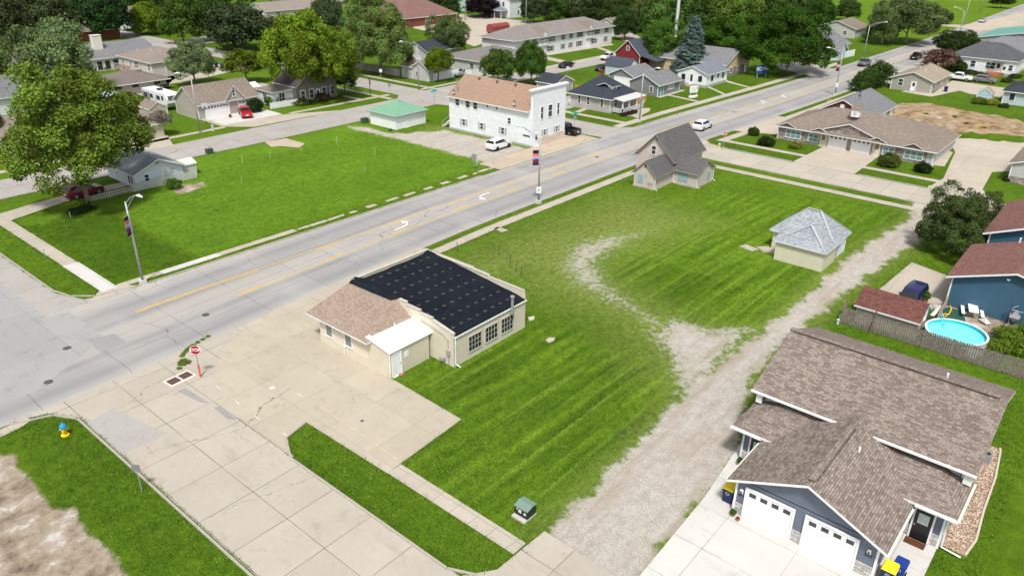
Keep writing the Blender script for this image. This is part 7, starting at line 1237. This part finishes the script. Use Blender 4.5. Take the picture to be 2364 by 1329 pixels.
# ---- pool yard
x, y = G(2208, 766, 1.2); b = thing('swimming_pool', 'round above ground pool full of turquoise water', 'pool', (x, y, 0)); b['o'] = (0, 0, 0); n = 40; rad = 2.35
circ = lambda r, z: [(r*math.cos(2*math.pi*k/n), r*math.sin(2*math.pi*k/n), z) for k in range(n)]
def ringm(a, b_, mi=0): return a+b_, [(k, (k+1) % n, n+(k+1) % n, n+k) for k in range(n)]
mb = MB(); mb.add(*ringm(circ(rad, 0), circ(rad, 1.2))); mb.build('pool_wall', plain((.5, .55, .57), .4), b); mb = MB(); mb.add(*ringm(circ(rad-.02, 1.2), circ(rad-.02, .05))); mb.add(circ(rad-.02, .05), [tuple(range(n))]); mb.build('liner', plain((.02, .62, .72), .4, var=.1), b)
mb = MB(); mb.add(*ringm(circ(rad+.08, 1.2), circ(rad+.08, 1.26))); mb.add(*ringm(circ(rad+.08, 1.26), circ(rad-.1, 1.26))); mb.add(*ringm(circ(rad-.1, 1.26), circ(rad-.1, 1.18))); mb.build('rim', plain((.55, .6, .62), .4), b)
t = NT('pool_water'); cc = t.mix(t.math('GREATER_THAN', t.noise(9, t.pos(), 3, .7, 1.), .58), (.12, .60, .63), (.40, .80, .80)); t.bump(t.noise(5, t.pos(), 3), .3, .05); MB().disc((0, 0, .92), rad-.03, 40).build('water', t.col(cc, .12, .5), b)
mb = MB(); [mb.tube([(.9+s*.25, .6, .5), (1.1+s*.25, 1.2, 1.1), (1.2+s*.25, 1.6, 1.9)], .03, 6) for s in (-1, 1)]; [mb.bar((.65+k*.08, .7+k*.25, .6+k*.3), (1.15+k*.08, .7+k*.25, .6+k*.3), .05, .03) for k in range(4)]; mb.build('ladder', plain((.1, .5, .55)), b)
tag(MB().prism([(66.3, 10), (70, 12.2), (74.9, 9.6), (74.9, 8.3), (72.3, 7.6), (70.6, 3.6), (66, 4)], 0, .035).build('ground_cover_mat', plain((.02, .075, .05), .9, var=.3)), 'dark green mat on the ground around the pool', 'mat', kind=None)
b = thing('picnic_table', 'white folding picnic table with two benches beside the pool', 'picnic table', (*G(2242, 728), 0)); b['o'] = (0, 0, 0)
MB().box(-.95, .95, -.4, .4, .72, .78).build('tabletop', WHITE, b); [MB().box(-.9, .9, s*.78-.14, s*.78+.14, .42, .47).build('bench', WHITE, b) for s in (-1, 1)]
mb = MB(); [mb.bar((x_, -.75, .42), (x_, .75, .42), .05, .05) or mb.bar((x_, -.45, 0), (x_, .1, .72), .05, .05) or mb.bar((x_, .45, 0), (x_, -.1, .72), .05, .05) for x_ in (-.6, .6)]; mb.build('frame', GREYM, b); b.rotation_euler.z = R(15)
tag(MB().bar((*G(2150, 735), .3), (*G(2172, 714), .35), .35, .08).bar((*G(2151, 734), 0), (*G(2151, 734), .3), .05, .3).bar((*G(2171, 715), 0), (*G(2171, 715), .3), .05, .3).build('bench', plain((.6, .6, .55))), 'narrow white bench between the shed and the hose', 'bench')
x, y = G(2210, 700); mb = MB(); [mb.tube([(x-.5, y+.5+s*.0, 0), (x-.2+s*.15, y+.25, 1.0), (x+s*.2, y, 1.75), (x+.25, y-.35+s*.1, 1.0), (x+.3+s*.1, y-.5, 0)], .035, 6) for s in (-1, 1)]; [mb.bar((x-.25, y+.3-k*.06, .4+k*.3), (x+.15, y+.3-k*.06, .4+k*.3), .05, .04) for k in range(4)]; tag(mb.build('pool_ladder', WHITE), 'white pool ladder leaning by the blue garage wall', 'ladder')
mb = MB(); pts = [(*G(2183, 698), .1), (*G(2192, 706), .08), (*G(2196, 716), .08), (*G(2190, 726), .08), (*G(2182, 732), .08), (*G(2174, 730), .1), (*G(2180, 726), .1), (*G(2190, 728), .12), (*G(2196, 712), .12)]; mb.tube(pts, .05, 6); tag(mb.build('garden_hose', plain((.75, .48, .05), .5)), 'yellow hose coiled on the green mat by the pool', 'hose')
x, y = G(2336, 752); b = thing('hammock_chair', 'grey hanging chair on a stand by the blue garage wall', 'hanging chair', (x, y, 0)); b['o'] = (0, 0, 0); MB().tube([(-.4, .5, 0), (0, .3, .1), (0, .5, 1.6), (0, 0, 2.0)], .03, 6).bar((0, -.5, 1.5), (0, .5, 1.5), .04, .04).build('stand', plain((.5, .5, .5)), b); MB().add([(-.35, -.4, .9), (.35, -.4, .9), (.35, .4, .9), (-.35, .4, .9), (0, 0, .35), (.3, 0, 1.5), (-.3, 0, 1.5)], [(0, 1, 4), (1, 2, 4), (2, 3, 4), (3, 0, 4), (1, 5, 2), (0, 3, 6)]).build('seat', plain((.35, .36, .38)), b)
x, y = G(2270, 745); tag(MB().add([(x-.5, y-.3, .15), (x+.1, y-.6, .1), (x+.6, y, .3), (x+.2, y+.5, .15), (x, y, .45)], [(0, 1, 4), (1, 2, 4), (2, 3, 4), (3, 0, 4)]).build('cushion', plain((.55, .55, .55), var=.6, sc=8)), 'striped cushion lying beside the picnic table', 'cushion')
x, y = G(2318, 752); tag(MB().bar((x, y, 0), (x+.3, y-.1, 2.0), .06, .06).build('post', DARKM), 'slanting dark post in the flower bed by the blue garage', 'post'); x, y = G(1984, 762); tag(MB().bar((FX-.1, G(2010, 765)[1], 0), (FX-.15, G(2010, 765)[1]-.2, 3.0), .1, .1).build('timber_post', plain((.20, .11, .09), .9, var=.4)), 'leaning rusty timber post at the board fence', 'post')
mb = MB(); x, y = G(2176, 690); [mb.box(x-.5+k*.16, x-.4+k*.16, y-.5, y-.45, .1, 1.0) for k in range(7)]; mb.bar((x-.55, y-.48, .4), (x+.6, y-.48, .4), .04, .08); tag(mb.build('pallet', plain((.22, .15, .1), .9, var=.4)), 'weathered wooden pallet leaning by the blue garage corner', 'pallet')
x, y = G(2180, 748)
# survey stakes on the left lawn
for i, (px, py, l_) in enumerate(((560, 378, 1), (624, 368, 1), (778, 333, 1), (865, 360, 1), (840, 395, .5), (557, 425, .9), (1107, 372, .6), (842, 392, .4), (695, 352, .6), (505, 345, .5))):
    x, y = G(px, py); tag(MB().bar((x, y, 0), (x+.1, y+.15*random.uniform(-1, 1), l_*1.3), .045, .035).build('survey_stake', plain((.55, .48, .25))), 'thin wooden survey stake standing on the left lawn', 'stake', 'survey stakes on the left lawn')
for i, (px, py) in enumerate(((1152, 590), (1178, 610), (1192, 628), (1204, 640), (1056, 582))): x, y = G(px, py); tag(MB().bar((x, y, 0), (x, y+.02, 1.2), .05, .04).build('steel_post', plain((.05, .09, .04))), 'thin dark green steel post behind the membrane roofed building', 'post', 'steel posts behind the membrane roofed building')
for px, py, lab, h in ((105, 595, 'thin green reflector post on the left verge', 1.0), (163, 502, 'short white post at the edge of the left lawn', .7)): x, y = G(px, py); tag(MB().bar((x, y, 0), (x, y, h), .06, .05).build('marker_post', plain((.1, .35, .25)) if h > .8 else WHITE), lab, 'post')
x, y = G(477, 287); b = thing('basketball_hoop', 'basketball hoop with a clear backboard beside the garage drive', 'basketball hoop', (x, y, 0)); b['o'] = (0, 0, 0); MB().tube([(0, 0, 0), (0, 0, 2.4), (.3, .3, 3.1)], .06, 6).build('pole', DARKM, b); MB().box(-.2, .9, .35, .38, 2.7, 3.5).build('backboard', plain((.55, .58, .6)), b); MB().tube([(.35+.23*math.cos(a), .62+.23*math.sin(a), 2.85) for a in np.linspace(0, 6.28, 13)], .02, 4).build('rim', plain((.4, .1, .05)), b)
b = thing('covered_trailer', 'dark red arched trailer parked on the far concrete lot', 'trailer', (*G(1150, 76), 0)); b['o'] = (0, 0, 0); mb = MB(); mb.ext([(-1.5, .5), (1.5, .5), (1.5, 2.2), (.9, 2.8), (0, 3.0), (-.9, 2.8), (-1.5, 2.2)], 'x', -4, 4, 0); mb.mi = [0]*len(mb.mi); mb.build('body', plain((.22, .05, .04)), b); MB().box(-3.6, 3.6, -1.2, 1.2, .1, .5).build('chassis', DARKM, b)
x, y = G(1270, 785); tag(MB().prism([(x-.5, y-.2), (x, y-.35), (x+.6, y-.1), (x+.2, y+.3), (x-.3, y+.25)], 0, .07).build('stone_slab', plain((.4, .35, .28), .9, var=.3)), 'pale flat stone in the grass right of the windowed wall', 'slab')
x, y = G(1226, 735); tag(MB().prism([(x-.5, y-.2), (x, y-.35), (x+.5, y), (x-.1, y+.3)], 0, .08).build('stone_slab', plain((.5, .47, .4), .9)), 'pale step stone at the far corner of the windowed wall', 'slab')
